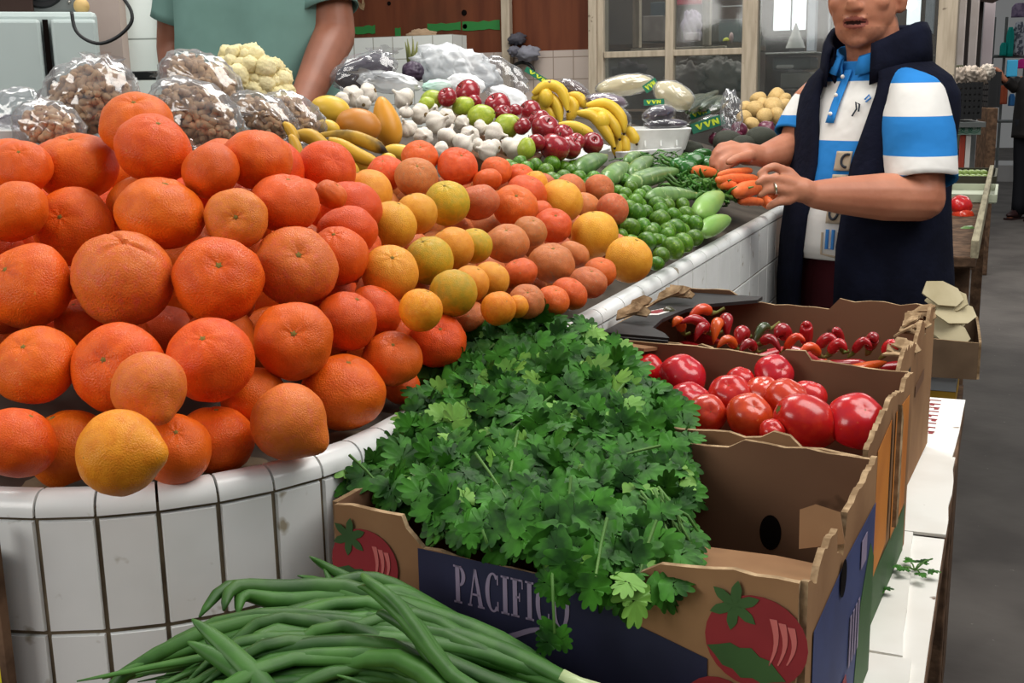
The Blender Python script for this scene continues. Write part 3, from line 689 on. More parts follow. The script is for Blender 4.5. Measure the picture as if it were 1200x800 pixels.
for x in range(604, 800, 17):
    for y in range(196, 316, 15):
        if not (y > 196 + max(0, (x - 640)) * -.2 and y < 210 + (x - 600) * .62 and y > 190 + max(0, x - 680) * .42): continue
        d = depth_on_slope(x, y, .03) + .03; p, rr = settle(x + (y % 2) * 8, y, d, .015 * FPX / d, .92, .05)
        if p.x > -.51: continue
        inst('lime', mesh_of('lime', LIME, M_LIME), p, (rl.uniform(0, 3), rl.uniform(0, 3), 0), rr, 'small green lime deep in the heap, glimpsed between the top limes', 'lime', 'limes deep in the heap')
        BED.append((p.x, p.y, p.z - rr))
# zucchini and chayote
M_ZUC = mat('zucchini_skin', '#6f9150', .32, .5, col2='#557a41', nscale=14, npos=(.4, .6), val=.12, wave=(3, 3, .4), spots=(60, .62, .66, '#a3b97c'))
M_CHAY = mat('chayote_skin', '#8db45e', .35, .5, col2='#7aa550', nscale=10, val=.06, bump=.1, bscale=20)
M_STEMG = mat('green_stem', '#6f7d3c', .6, .3, col2='#8a8a50', nscale=20)
def along(name, mk, a, b, rad_prof, n=16, lump=0, parent=None, bend=0, up=(0, 0, 1), squash=1):
    "fruit whose axis runs from a to b, local to its middle"
    a, b = Vector(a), Vector(b); c = (a + b) / 2; u = (b - a).normalized(); s = Vector(up) - u * u.dot(Vector(up)); s.normalize()
    pts = []; rr = []
    for t, r in rad_prof:
        q = a.lerp(b, t) - c + s * (bend * math.sin(PI * t)); pts.append(q); rr.append(r)
    return pts, rr, c
def gourd(px0, py0, px1, py1, hw, lift, name, m, label, cat, group, prof, stem=True, dz=0):
    d0 = depth_on_slope(px0, py0, lift); d1 = depth_on_slope(px1, py1, lift)
    dm = (d0 + d1) / 2 + dz; d0, d1 = dm + (d0 - d1) * .5, dm + (d1 - d0) * .5
    a, b = at(px0, py0, d0), at(px1, py1, d1); r = hw * 1.08 * dm / FPX
    pts, rr, c = along(name, m, a, b, [(t, k * r) for t, k in prof], bend=r * .15)
    mb = MB().tube(pts, rr, 18)
    o = mb.build(name, m, loc=c, angle=180); tag(o, label, cat, group)
    if stem:
        e = pts[-1]; u = (pts[-1] - pts[-3]).normalized()
        st = MB().tube([e - u * r * .1, e + u * r * .5, e + u * r * .9 + Vector((0, 0, r * .15))], [r * .36, r * .24, r * .28], 7); st.build('stem', M_STEMG, o)
    BED.append((c.x, c.y, c.z - r)); return o
ZP = [(0, .05), (.03, .42), (.10, .78), (.22, .98), (.45, 1.0), (.65, .88), (.82, .68), (.95, .52), (1, .42)]
CP = [(0, .05), (.04, .5), (.14, .88), (.30, 1.0), (.5, .97), (.7, .8), (.86, .6), (.96, .38), (1, .05)]
zl = [(676, 200, 708, 185, 10.5, 'zucchini lying against the white apple tray', ZP), (709, 213, 733, 195, 11, 'zucchini, second from the apple tray, tip towards the limes', ZP), (738, 205, 762, 187, 9.5, 'zucchini behind the long one, just under the stacked white trays', ZP),
      (735, 216, 792, 201, 10, 'long zucchini with its stem towards the carrots', ZP), (758, 232, 812, 229, 10, 'pale streaked zucchini lying nearest the limes', ZP), (733, 190, 748, 180, 6, 'small zucchini half hidden behind its neighbours at the back', ZP)]
for x0, y0, x1, y1, hw, lab, pr in zl: gourd(x0, y0, x1, y1, hw, .035, 'zucchini', M_ZUC, lab, 'zucchini', 'zucchini on the counter', pr)
gourd(818, 252, 845, 229, 13, .03, 'chayote', M_CHAY, 'pale green chayote standing upright beside the green beans', 'chayote', 'chayotes', CP, False)
gourd(822, 272, 854, 257, 11, .012, 'chayote', M_CHAY, 'pale green chayote lying against the tiled rim', 'chayote', 'chayotes', CP, False)
# green beans
M_BEAN = mat('green_bean_skin', '#3f6d2b', .4, .4, col2='#54803a', nscale=9, hue=.015, val=.25)
rb = random.Random(21)
bean_v = []
for v in range(5):
    pts = [Vector((-.06 + .12 * t, .012 * math.sin(PI * t) * rb.uniform(-1, 1), .006 * math.sin(2 * PI * t) * rb.uniform(-1, 1))) for t in [i / 7 for i in range(8)]]
    o = MB().tube(pts, [.0012, .0032, .0038, .004, .004, .0038, .003, .001], 7).build('green_bean', M_BEAN, angle=180); bean_v.append(o.data); bpy.data.objects.remove(o)
k = 0
while k < 110:
    px, py = rb.uniform(790, 895), rb.uniform(196, 264)
    if not (py > 196 + max(0, px - 806) * .55 and py < 218 + (px - 790) * .52 and not (px > 815 and px < 850 and 226 < py < 270 and px < 848)): 
        k += .02; continue
    p = at(px, py, depth_on_slope(px, py, .022 + .012 * rb.random()))
    if p.x > -.535: k += .05; continue
    inst('green_bean', rb.choice(bean_v), p, (rb.uniform(-.5, .5), rb.uniform(-.4, .4) + .25, rb.uniform(.4, 2.4)), rb.uniform(.8, 1.15), 'thin green bean in the heap between the zucchini and the carrots', 'green bean', 'green beans heaped beside the carrots')
    BED.append((p.x, p.y, p.z - .02)); k += 1
# carrots
M_CARROT = mat('carrot_skin', '#e8733c', .5, .35, col2='#dd6530', nscale=30, val=.06, wave=(.4, 3, 3), bump=.15, bscale=40)
M_TIP = mat('carrot_crown', '#8a7d42', .8, .2, col2='#b59a5c', nscale=20)
cl = [(812, 200, 838, 204, 6.5, .05, 'carrot at the back left of the carrot heap, under the raised hand'), (842, 205, 880, 200, 4.5, .075, 'thin carrot on top at the back of the carrot heap'), (840, 211, 886, 210, 6, .065, 'long carrot in the middle of the carrot heap'), (862, 226, 893, 219, 9, .05, 'thickest carrot, in front with its end towards the beans'),
      (842, 216, 862, 219, 5.5, .055, 'short carrot end poking towards the green beans'), (866, 236, 893, 237, 5, .03, 'thin carrot lowest in the heap beside the rim'), (893, 226, 912, 221, 6, .04, 'carrot under the ringed hand'), (890, 232, 903, 241, 6.5, .02, 'stubby carrot with its root end towards the rim'), (902, 230, 914, 234, 5.5, .02, 'carrot end nearest the man, against the rim')]
for x0, y0, x1, y1, hw, lift, lab in cl:
    o = gourd(x0, y0, x1, y1, hw, lift, 'carrot', M_CARROT, lab, 'carrot', 'carrots on the counter', [(0, .25), (.03, .62), (.12, .85), (.3, 1), (.6, .95), (.88, .9), (.97, .7), (1, .25)], False)
# garlic
M_GARLIC = mat('garlic_skin', '#e6dfd3', .55, .3, col2='#d8cdbf', nscale=8, wave=(6, 6, .6), val=.05, spots=(5, .60, .75, '#c4a9ab'), bump=.1, bscale=18)
M_ROOT = mat('garlic_root', '#8a7350', .9, .1, col2='#6a5638', nscale=60)
def garlic():
    prof = []
    for i in range(19):
        t = i / 18; z = -.62 + 1.5 * t
        r = (math.sin(min(1, t / .62) * PI * .5) ** .7 if t < .62 else 0)
        prof.append((1e-3, z) if i in (0,) else (0, z))
    P_ = [(.02, -.66), (.35, -.66), (.72, -.52), (.95, -.22), (1.0, .05), (.9, .32), (.66, .55), (.4, .68), (.22, .80), (.15, .98), (.13, 1.18), (.10, 1.26), (.01, 1.27)]
    return MB().lathe(P_, 36, fn=lambda v, a, i: Vector((v.x, v.y, v.z)) * 1.0 if i > 9 else Vector((v.x * (1 - .10 * (abs(math.cos(3.5 * a)) ** 6)), v.y * (1 - .10 * (abs(math.cos(3.5 * a)) ** 6)), v.z)))
GROOT = lambda: MB().lathe([(.01, -.62), (.2, -.66), (.22, -.74), (.1, -.78), (.01, -.77)], 12)
gl = [(180,190,70),(190,275,45),(280,285,65),(375,340,75),(440,310,60),(350,255,45),(480,250,70),(540,340,48),(200,380,62),(300,430,62),(450,430,68),(590,420,62),(655,370,50),(740,410,72),(545,475,72),(700,515,68),(745,490,48),(850,500,74),(410,510,55),(120,350,50),(640,480,45)]
gar = [(x / 5.335 + 440, y / 5.335 + 80, r / 5.335) for x, y, r in gl] + [(413, 113, 13), (432, 109, 12), (426, 121, 9), (400, 118, 10)]
glb = rowlabels(gar, 6, 'white garlic bulb, {k} from the left in the {row} row up from the tangerines')
rg = random.Random(4)
for q in sorted(gar, key=lambda q: -q[1]):
    px, py, r = q; p, rr = settle(px, py, depth_on_slope(px, py, .03), r, .88, .12)
    o = inst('garlic_bulb', mesh_of('garlic_bulb', garlic, M_GARLIC), p, aim(Vector((rg.uniform(-1, 1), rg.uniform(-1, 1), rg.uniform(-.3, 1.1)))), rr * 1.05, glb[q], 'garlic', 'garlic bulbs on the counter')
    child('root_plate', mesh_of('garlic_root', GROOT, M_ROOT), o)
    BED.append((p.x, p.y, p.z - rr))
# apples and green pears
M_APPLE = mat('red_apple_skin', '#7e1420', .22, .55, col2='#a4242c', nscale=5, wave=(5, 5, .7), val=.15, coat=.3, spots=(40, .68, .72, '#c98a6a'))
M_GREENF = mat('green_pear_skin', '#a9b83c', .35, .5, col2='#93a834', nscale=5, val=.06, spots=(50, .67, .72, '#7a8a2c'))
APPLE = lambda: MB().ball((0, 0, 0), 1, 26, 18, fn=lambda d, t, a: Vector((d.x, d.y, d.z * .95)) * (1 - .30 * math.exp(-(t / .30) ** 2) - .14 * math.exp(-((PI - t) / .25) ** 2) + .05 * math.sin(t * 1.2) + (.03 * math.cos(5 * a) * (t / PI) ** 2)))
STEM = lambda: MB().tube([(0, 0, .62), (.02, 0, .85), (.08, .02, 1.08)], [.05, .035, .05], 6)
M_TWIG = mat('fruit_stalk', '#4a3521', .8, .2)
PEAR = lambda: MB().ball((0, 0, 0), 1, 24, 18, fn=lambda d, t, a: Vector((d.x * (1 - .18 * max(0, d.z)), d.y * (1 - .18 * max(0, d.z)), d.z * 1.25)) * (1 - .05 * math.exp(-(t / .2) ** 2)))
ap = [(650, 173, 17), (667, 173, 13.5), (694, 168, 12.5), (675, 166, 10), (639, 151, 16), (628, 168, 11), (621, 131, 13), (632, 142, 13), (603, 131, 9), (583, 124, 15), (589, 133, 10), (548, 109, 15), (524, 114, 11), (555, 120, 9), (612, 148, 10), (660, 158, 12)]
alb = rowlabels(ap, 5, 'dark red apple, {k} from left in the {row} row up from the tray')
for q in sorted(ap, key=lambda q: -q[1]):
    px, py, r = q; p, rr = settle(px, py, depth_on_slope(px, py, .06), r, .88, .16)
    o = inst('red_apple', mesh_of('apple', APPLE, M_APPLE), p, aim(Vector((rg.uniform(-.8, .8), rg.uniform(-1, .3), .8))), rr * 1.02, alb[q], 'apple', 'red apples')
    child('stalk', mesh_of('apple_stalk', STEM, M_TWIG), o); BED.append((p.x, p.y, p.z - rr))
pe = [(507, 117, 12, 'yellow green fruit farthest back beside the red apples', (1, .2, .2)), (543, 124, 11, 'yellow green fruit behind the garlic, below the dark apples', (.8, .2, .3)), (564, 136, 14, 'large green fruit in the middle of the garlic edge', (1, 0, .2)), (594, 148, 15, 'largest green fruit, right above the garlic', (1, -.2, .4)), (617, 174, 11, 'green fruit at the front corner beside the white apple tray', (.2, 0, 1)), (500, 121, 8, 'small green fruit tucked beside the farthest yellow green one', (1, .2, .2))]
for px, py, r, lab, d in sorted(pe, key=lambda q: -q[1]):
    p, rr = settle(px, py, depth_on_slope(px, py, .05), r, .86, .16)
    o = inst('green_pear', mesh_of('pear', PEAR, M_GREENF), p, aim(Vector(d)), rr, lab, 'pear', 'green fruit beside the garlic'); child('stalk', mesh_of('pear_stalk', lambda: MB().tube([(0, 0, 1.1), (.02, 0, 1.3), (.08, .02, 1.45)], [.05, .035, .05], 6), M_TWIG), o)
    BED.append((p.x, p.y, p.z - rr))
# papayas and mangoes
M_PAP = mat('papaya_skin', '#dc9a2b', .42, .4, col2='#cf8a2a', nscale=4, spots=(9, .60, .72, '#a07a2c'))
M_PAP2 = mat('ripe_papaya_skin', '#c98330', .42, .4, col2='#bb7a2e', nscale=5, spots=(14, .56, .64, '#7d7a2e'))
M_MANGO = mat('yellow_mango_skin', '#dfb83f', .4, .4, col2='#d4ab3a', nscale=4, spots=(10, .62, .74, '#b79a3c'))
def blob(name, px, py, rx, ry, d, m, label, cat, ang=0, pear=.0, rz=None):
    p = at(px, py, d); sx, sy = rx * d / FPX, ry * d / FPX
    M = Matrix((CX, -CY, -CZ)).transposed() @ Matrix.Rotation(R(ang), 3, 'Z')
    mb = MB().ball((0, 0, 0), (sx, sy, rz or min(sx, sy)), 28, 20, M=M, fn=lambda v, t, a: Vector((v.x * (1 - pear * v.y), v.y, v.z * (1 - pear * v.y))) * (1 + .02 * noise.noise(v * 2 + Vector((px, py, 0)))))
    o = mb.build(name, m, loc=p, angle=180); tag(o, label, cat); BED.append((p.x, p.y, p.z - max(sx, sy) * .8)); SPH.append((p, min(sx, sy))); return o
blob('mango', 387, 129, 24, 17, 2.02, M_MANGO, 'round yellow mango behind the brown orange papaya', 'mango', -8)
blob('mango', 384, 150, 15, 10, 1.93, M_MANGO, 'small yellow green mango beside the plantains', 'mango', -15)
blob('papaya', 420, 147, 27, 20, 1.96, M_PAP2, 'brown orange papaya with green speckles above the plantains', 'papaya', -10)
blob('papaya', 453, 143, 16, 31, 2.05, M_PAP, 'long smooth orange papaya standing beside the garlic', 'papaya', 14, .25)
blob('mango', 468, 179, 20, 10, 1.94, M_MANGO, 'pale yellow mango between the papayas and the tangerines', 'mango', -8)
blob('mango', 455, 187, 10, 8, 1.86, M_MANGO, 'small pale mango at the end of the plantains', 'mango', -8)
# plantains and bananas
M_PLAN = mat('plantain_skin', '#cfa231', .45, .35, col2='#c2932a', nscale=7, val=.08, spots=(15, .63, .68, '#3b2a18'))
M_PLANB = mat('blackened_plantain_skin', '#b8902c', .5, .3, col2='#2b1f17', nscale=9, npos=(.45, .52))
M_BAN = mat('banana_skin', '#e3be3a', .42, .4, col2='#d8b034', nscale=5, val=.06, spots=(30, .70, .73, '#6b4f22'))
M_BTIP = mat('banana_tip', '#3a2b1c', .8, .2)
def smooth_line(pts, n=9):
    out = []
    for i in range(n):
        t = i / (n - 1) * (len(pts) - 1); k = min(int(t), len(pts) - 2); u = t - k
        p0 = pts[max(k - 1, 0)]; p1 = pts[k]; p2 = pts[k + 1]; p3 = pts[min(k + 2, len(pts) - 1)]
        out.append(.5 * ((2 * p1) + (p2 - p0) * u + (2 * p0 - 5 * p1 + 4 * p2 - p3) * u * u + (3 * p1 - p0 - 3 * p2 + p3) * u ** 3))
    return out
def finger(name, line, r, d, m, parent=None, c=None, label=None, cat=None, group=None, n=11, tips=True, dd=0):
    pts = smooth_line([at(x, y, d + dd * i) for i, (x, y) in enumerate(line)], n)
    if c is None: c = sum(pts, Vector()) / n
    pr = [.38, .62, .86, .97, 1, 1, 1, .97, .86, .55, .28]
    rr = [k * r * d / FPX for k in pr]
    mb = MB().tube([p - c for p in pts], rr, 10)
    o = mb.build(name, m, parent, loc=c if parent is None else None, angle=70)
    if label: tag(o, label, cat, group)
    if tips:
        e = pts[-1] - c; u = (pts[-1] - pts[-2]).normalized()
        MB().tube([e - u * .001, e + u * r * .35 * d / FPX], [rr[-1] * 1.02, rr[-1] * .8], 8).build('tip', M_BTIP, o)
    BED.append((c.x, c.y, min(p.z for p in pts) - r * d / FPX)); return o
pl = [((20, 490), (120, 500), (200, 570), (275, 655), 9.5, 1.80, M_PLAN, 'plump yellow plantain on top at the left of the plantain heap'), ((170, 495), (350, 500), (480, 545), (562, 592), 8.5, 1.86, M_PLANB, 'plantain with a blackened end lying under the papaya'),
      ((200, 520), (300, 555), (420, 620), (522, 652), 8.5, 1.83, M_PLAN, 'speckled plantain parallel to the blackened one'), ((240, 570), (310, 640), (360, 690), (400, 740), 8, 1.80, M_PLAN, 'plantain slanting down in the middle of the heap'),
      ((120, 670), (200, 700), (280, 735), (350, 765), 9.5, 1.76, M_PLAN, 'lowest plantain in the heap, beside the big oranges'), ((330, 660), (390, 670), (450, 690), (500, 715), 8, 1.84, M_PLAN, 'plantain end peeping out above the tangerines'),
      ((50, 580), (105, 640), (125, 700), (120, 765), 8, 1.72, M_PLAN, 'curved plantain standing behind the right hand oranges'), ((0, 490), (35, 560), (40, 630), (10, 700), 7, 1.70, M_PLAN, 'plantain with a black edge just behind the top right orange'),
      ((-40, 420), (0, 460), (28, 520), (35, 580), 6.5, 1.74, M_PLAN, 'narrow plantain farthest left, leaning on the peanut bag')]
for a, b, c_, e, r, d, m, lab in pl:
    finger('plantain', [(x / 5 + 340, y / 5 + 60) for x, y in (a, b, c_, e)], r, d, m, label=lab, cat='plantain', group='plantains on the counter')
def bunch(lines, d, r, label):
    ctr = at(sum(l[0][0] for l in lines) / len(lines) / 5.335 + 600, sum(l[0][1] for l in lines) / len(lines) / 5.335 + 80, d)
    o = empty('banana_bunch', ctr, 0, label, 'bananas', 'banana bunches')
    for i, l in enumerate(lines):
        q = [(x / 5.335 + 600, y / 5.335 + 80) for x, y in l]
        finger('banana', q, r, d + .012 * i, M_BAN, o, ctr)
    MB().ball((0, 0, 0), (.02, .02, .025), 10, 8).build('stalk', M_BAN, o)
bunch([[(130, 160), (220, 105), (310, 140), (348, 265)], [(125, 195), (205, 165), (280, 225), (305, 335)], [(108, 222), (190, 232), (245, 285), (270, 345)], [(350, 180), (385, 230), (375, 280), (350, 335)], [(350, 165), (410, 180), (440, 210), (452, 250)]], 2.98, 6.8, 'bunch of yellow bananas standing behind the red apples')
bunch([[(405, 280), (500, 295), (580, 385), (640, 495)], [(470, 262), (570, 285), (640, 360), (672, 440)], [(465, 232), (590, 222), (680, 300), (700, 405)], [(645, 410), (650, 460), (655, 500), (650, 550)], [(680, 420), (700, 460), (705, 500), (700, 530)], [(710, 375), (740, 400), (765, 440), (778, 470)]], 2.90, 6.8, 'larger bunch of yellow bananas hanging towards the zucchini')
o = finger('banana', [(x / 5.335 + 600, y / 5.335 + 80) for x, y in ((290, 352), (390, 365), (460, 395), (515, 430))], 7, 2.82, M_BAN, label='single banana lying between the apples and the larger bunch', cat='banana')
# potatoes, red onions, avocados, peppers at the far end
M_POT = mat('potato_skin', '#d2b277', .55, .3, col2='#c4a267', nscale=6, val=.05, spots=(30, .68, .72, '#94713f'))
M_RON = mat('red_onion_skin', '#571c33', .3, .5, col2='#6d2540', nscale=6, wave=(6, 6, .5), val=.1)
M_AVO = mat('avocado_skin', '#31342a', .55, .4, col2='#3f4132', nscale=18, bump=.4, bscale=30)
M_PEP = mat('green_pepper_skin', '#2f6a2c', .2, .5, col2='#27591f', nscale=4, val=.12, coat=.2)
POT = lambda: MB().ball((0, 0, 0), 1, 22, 16, fn=lambda d, t, a: Vector((d.x, d.y * .85, d.z * 1.12)) * (1 + .10 * noise.noise(d * 1.5 + Vector((3, 1, 2)))))
ONI = lambda: MB().ball((0, 0, 0), 1, 22, 16, fn=lambda d, t, a: Vector((d.x, d.y, d.z * .88)) * (1 + .32 * math.exp(-(t / .22) ** 2) + .08 * math.exp(-((PI - t) / .2) ** 2)))
AVO = lambda: MB().ball((0, 0, 0), 1, 22, 16, fn=lambda d, t, a: Vector((d.x * (1 - .2 * d.z), d.y * (1 - .2 * d.z), d.z * 1.25)))
PEP = lambda: MB().ball((0, 0, 0), 1, 26, 18, fn=lambda d, t, a: Vector((d.x * (1 - .22 * d.z), d.y * (1 - .22 * d.z), d.z * 1.5)) * (1 + .09 * math.cos(3 * a) * math.sin(t)))
def scatter(name, mk, m, pts, d, lab, cat, grp, n=4, tol=.84, dirs=None, rnd=random.Random(2), stem=None):
    labs = rowlabels(pts, n, lab) if isinstance(lab, str) else dict(zip(pts, lab))
    for q in sorted(pts, key=lambda q: -q[1]):
        px, py, r = q; p, rr = settle(px, py, d if not callable(d) else d(px, py), r, tol, .12)
        dv = Vector((rnd.uniform(-1, 1), rnd.uniform(-1, 1), rnd.uniform(-.5, 1))) if dirs is None else Vector(dirs)
        o = inst(name, mesh_of(name, mk, m), p, aim(dv, rnd.uniform(0, 6)), rr, labs[q], cat, grp)
        if stem: child('stem', mesh_of(name + '_stem', stem, M_STEMG), o)
        BED.append((p.x, p.y, p.z - rr))
pot = [(x / 5.335 + 750, y / 5.335 + 70, r / 5.335) for x, y, r in ((740, 245, 50), (850, 235, 58), (720, 310, 52), (835, 290, 62), (780, 350, 48), (858, 350, 52), (700, 400, 45), (665, 300, 42), (650, 365, 48), (770, 280, 45), (900, 290, 50), (905, 250, 42))]
scatter('potato', POT, M_POT, pot, lambda x, y: 3.72 + (150 - y) * .006, 'pale yellow potato, {k} from the left in the {row} row up of the potato heap', 'potato', 'potatoes at the far end')
scatter('red_onion', ONI, M_RON, [(866, 152, 10), (898, 152, 11), (850, 159, 9), (838, 163, 8), (862, 160, 8), (880, 163, 8)], lambda x, y: 3.25, ['round purple onion directly below the tied clear bag', 'purple onion nearest the man, below the potatoes', 'purple onion left of the one below the tied bag', 'leftmost small purple onion beside the dark packets', 'purple onion squeezed under the one below the tied bag', 'purple onion half buried among the avocados'], 'onion', 'purple onions')
scatter('avocado', AVO, M_AVO, [(892, 163, 15), (853, 166, 14), (811, 176, 11), (872, 170, 12)], lambda x, y: 3.05, ['dark avocado nearest the man, below the purple onions', 'dark avocado just above the raised hand', 'dark avocado beside the stacked white trays', 'dark avocado between the two bigger ones'], 'avocado', 'avocados', dirs=(1, .3, .2))
scatter('green_pepper', PEP, M_PEP, [(813, 188, 9), (822, 181, 8), (828, 192, 9), (805, 196, 8), (838, 196, 8), (795, 192, 7)], lambda x, y: depth_on_slope(x, y, .05), ['shiny green pepper left of the raised hand', 'green pepper next to the dark avocado', 'green pepper just under the fingertips of the raised hand', 'green pepper above the green beans', 'green pepper behind the back carrots', 'small green pepper below the stacked white trays'], 'pepper', 'green peppers', dirs=(1, .3, .3),
        stem=lambda: MB().tube([(0, 0, -1.45), (.02, 0, -1.7), (.1, 0, -1.9)], [.16, .1, .12], 7))
# herbs strewn by the peppers
M_HERB = mat('loose_herb', '#3f6f24', .5, .25, col2='#2f5a1a', nscale=9)
hb = MB(); rh = random.Random(14); hc = at(775, 198, depth_on_slope(775, 198, .03))
for i in range(420):
    px, py = rh.uniform(728, 836), rh.uniform(178, 218)
    if py > 190 + (836 - px) * .28 or (px < 745 and py < 186): continue
    q = at(px, py, depth_on_slope(px, py, .012 + .02 * rh.random())) - hc; a = rh.uniform(0, 6.28)
    u = Vector((math.cos(a), math.sin(a), rh.uniform(-.2, .6))).normalized(); w = Vector((-u.y, u.x, rh.uniform(-.4, .4))).normalized(); s_ = rh.uniform(.012, .024)
    hb.add([q, q + u * s_ * .5 + w * s_ * .3, q + u * s_ + Vector((0, 0, -.004)), q + u * s_ * .5 - w * s_ * .3], [(0, 1, 2, 3)])
    hb.tube([q, q - u * s_ * .8, q - u * s_ * 1.5 + Vector((0, 0, -.006))], .0011, 4, caps=False)
ho = hb.build('loose_herbs', M_HERB, loc=hc, angle=180); tag(ho, 'loose leafy green herbs strewn between the zucchini, the trays and the peppers', 'herbs', None, 'stuff'); BED.append((hc.x, hc.y, hc.z - .03))
# ------------------------------------------------------------------ tomatoes and chillies in the boxes
M_TOM = mat('tomato_skin', '#ba2418', .22, .5, col2='#c8341c', nscale=3, hue=.008, val=.08, coat=.12, spots=(5, .70, .82, '#d9814a'))
M_CALYX = mat('tomato_scar', '#6b5a2e', .8, .1, col2='#4d5a2a', nscale=40)
TOM = lambda: MB().ball((0, 0, 0), 1, 36, 22, fn=lambda d, t, a: Vector((d.x, d.y, d.z * .84)) * (1 + .025 * math.cos(5 * a + .7) * math.sin(t) - .14 * math.exp(-(t / .30) ** 2) - .03 * math.exp(-((PI - t) / .2) ** 2)))
ROMA = lambda: MB().ball((0, 0, 0), 1, 36, 22, fn=lambda d, t, a: Vector((d.x, d.y, d.z * 1.30)) * (1 + .02 * math.cos(3 * a) * math.sin(t) - .06 * math.exp(-(t / .2) ** 2)))
TSC = lambda: MB().lathe([(.001, .03), (.07, .02), (.14, .03), (.16, .0), (.001, -.03)], 15, fn=lambda v, a, i: Vector((v.x * (1 + .35 * math.cos(5 * a)), v.y * (1 + .35 * math.cos(5 * a)), v.z)))
SPH.clear()
tm = [(800, 441, 26, 'T', (.3, .6, .6), 'round tomato at the back left of the box, its top catching light'), (760, 432, 17, 'T', (0, .5, .8), 'tomato in the back left corner, partly behind cilantro leaves'), (748, 440, 13, 'T', (0, 0, 1), 'small slice of a tomato showing between cilantro and its neighbour'),
      (808, 471, 24, 'T', (.2, .7, .6), 'tomato at the left front, touching the cilantro leaves'), (828, 485, 22, 'T', (.1, .2, .9), 'small tomato low at the front left, beside the ripening one'), (855, 463, 24, 'T', (-.2, .6, .7), 'tomato in the centre left between the back and the front row'),
      (868, 445, 16, 'T', (.2, .8, .4), 'small tomato at the back behind the centre ones'), (907, 438, 22, 'T', (.3, .3, .8), 'tomato standing highest at the back middle of the box'), (894, 461, 21, 'T', (-.1, .8, .5), 'tomato right of the centre left one, half hidden'),
      (878, 486, 25, 'T', (.1, .5, .8), 'orange green ripening tomato in the front row'), (922, 468, 25, 'T', (.4, .7, .5), 'tomato just behind the big oblong one'), (948, 464, 20, 'T', (.2, .9, .2), 'tomato behind and right of the oblong one, in shade'),
      (945, 494, 35, 'R', (-.8, .35, .2), 'largest tomato, oblong and glossy, in the right half'), (1004, 493, 32, 'T', (.15, .55, .8), 'big ribbed tomato with a wide stem scar in the right corner'), (905, 505, 14, 'T', (0, .5, .8), 'tomato sliver low between the ripening and the oblong one')]
for px, py, r, k, d, lab in sorted(tm, key=lambda q: -q[1]):
    dd = 1.165 + (505 - py) / 65 * .165 + (905 - px) / 150 * .05
    p, rr = settle(px, py, dd, r, .86, .035)
    dv = CX * d[0] - CY * d[1] - CZ * d[2]
    o = inst('tomato', mesh_of('tomato_' + k, TOM if k == 'T' else ROMA, M_TOM), p, aim(dv), rr * (1.09 if k == 'T' else .90), lab, 'tomato', 'tomatoes in the box')
    s = child('stem_scar', mesh_of('tomato_scar', TSC, M_CALYX), o); s.location = (0, 0, .70 if k == 'T' else 1.22)
rt = random.Random(6)
for i in range(5):
    for j in range(3):
        q = tb.matrix_basis @ Vector((.06 + .065 * i, .06 + .07 * j, .045))
        inst('tomato', mesh_of('tomato_T', TOM, M_TOM), q, (rt.uniform(-.5, .5), rt.uniform(-.5, .5), 0), .033, 'red tomato in the lower layer of the tomato box', 'tomato', 'tomatoes in the lower layer')
M_CHR = mat('red_chilli_skin', '#b51a20', .2, .5, col2='#8e141c', nscale=5, val=.15, coat=.3)
M_CHO = mat('orange_chilli_skin', '#dc5a1e', .22, .5, col2='#cc3f1a', nscale=6, hue=.01, val=.08, coat=.3)
M_CHG = mat('dark_green_chilli_skin', '#2c4a22', .25, .5, col2='#51261e', nscale=8, coat=.2)
M_CHST = mat('chilli_stalk', '#5f6b2e', .7, .2, col2='#7b6b3a', nscale=20)
def chilli(px0, py0, px1, py1, hw, z, m, label, bend=.012, stalk=1):
    dd = 1.54 + (412 - (py0 + py1) / 2) / 50 * .13 + (900 - px0) / 150 * .05
    a, b = at(px0, py0, dd + .012), at(px1, py1, dd - .006)
    d = (a - EYE).dot(CZ); r = hw * 1.35 * d / FPX; c = (a + b) / 2
    u = (b - a); s = Vector((-u.y, u.x, .5)).normalized()
    pts = [a.lerp(b, t) + s * bend * math.sin(PI * t) - c for t in [i / 9 for i in range(10)]]
    o = MB().tube(pts, [r * k for k in (.45, .9, 1, 1, .95, .88, .76, .6, .38, .08)], 12).build('chilli', m, loc=c, angle=180); tag(o, label, 'chilli', 'chillies in the far box')
    if stalk:
        w = (pts[0] - pts[1]).normalized()
        MB().tube([pts[0] - w * r * .2, pts[0] + w * r * .3, pts[0] + w * .014 + Vector((0, 0, .006)), pts[0] + w * .022 + Vector((.006, 0, .016))], [r * .62, r * .5, .0022, .0026], 8).build('stalk', M_CHST, o)
zc = .985
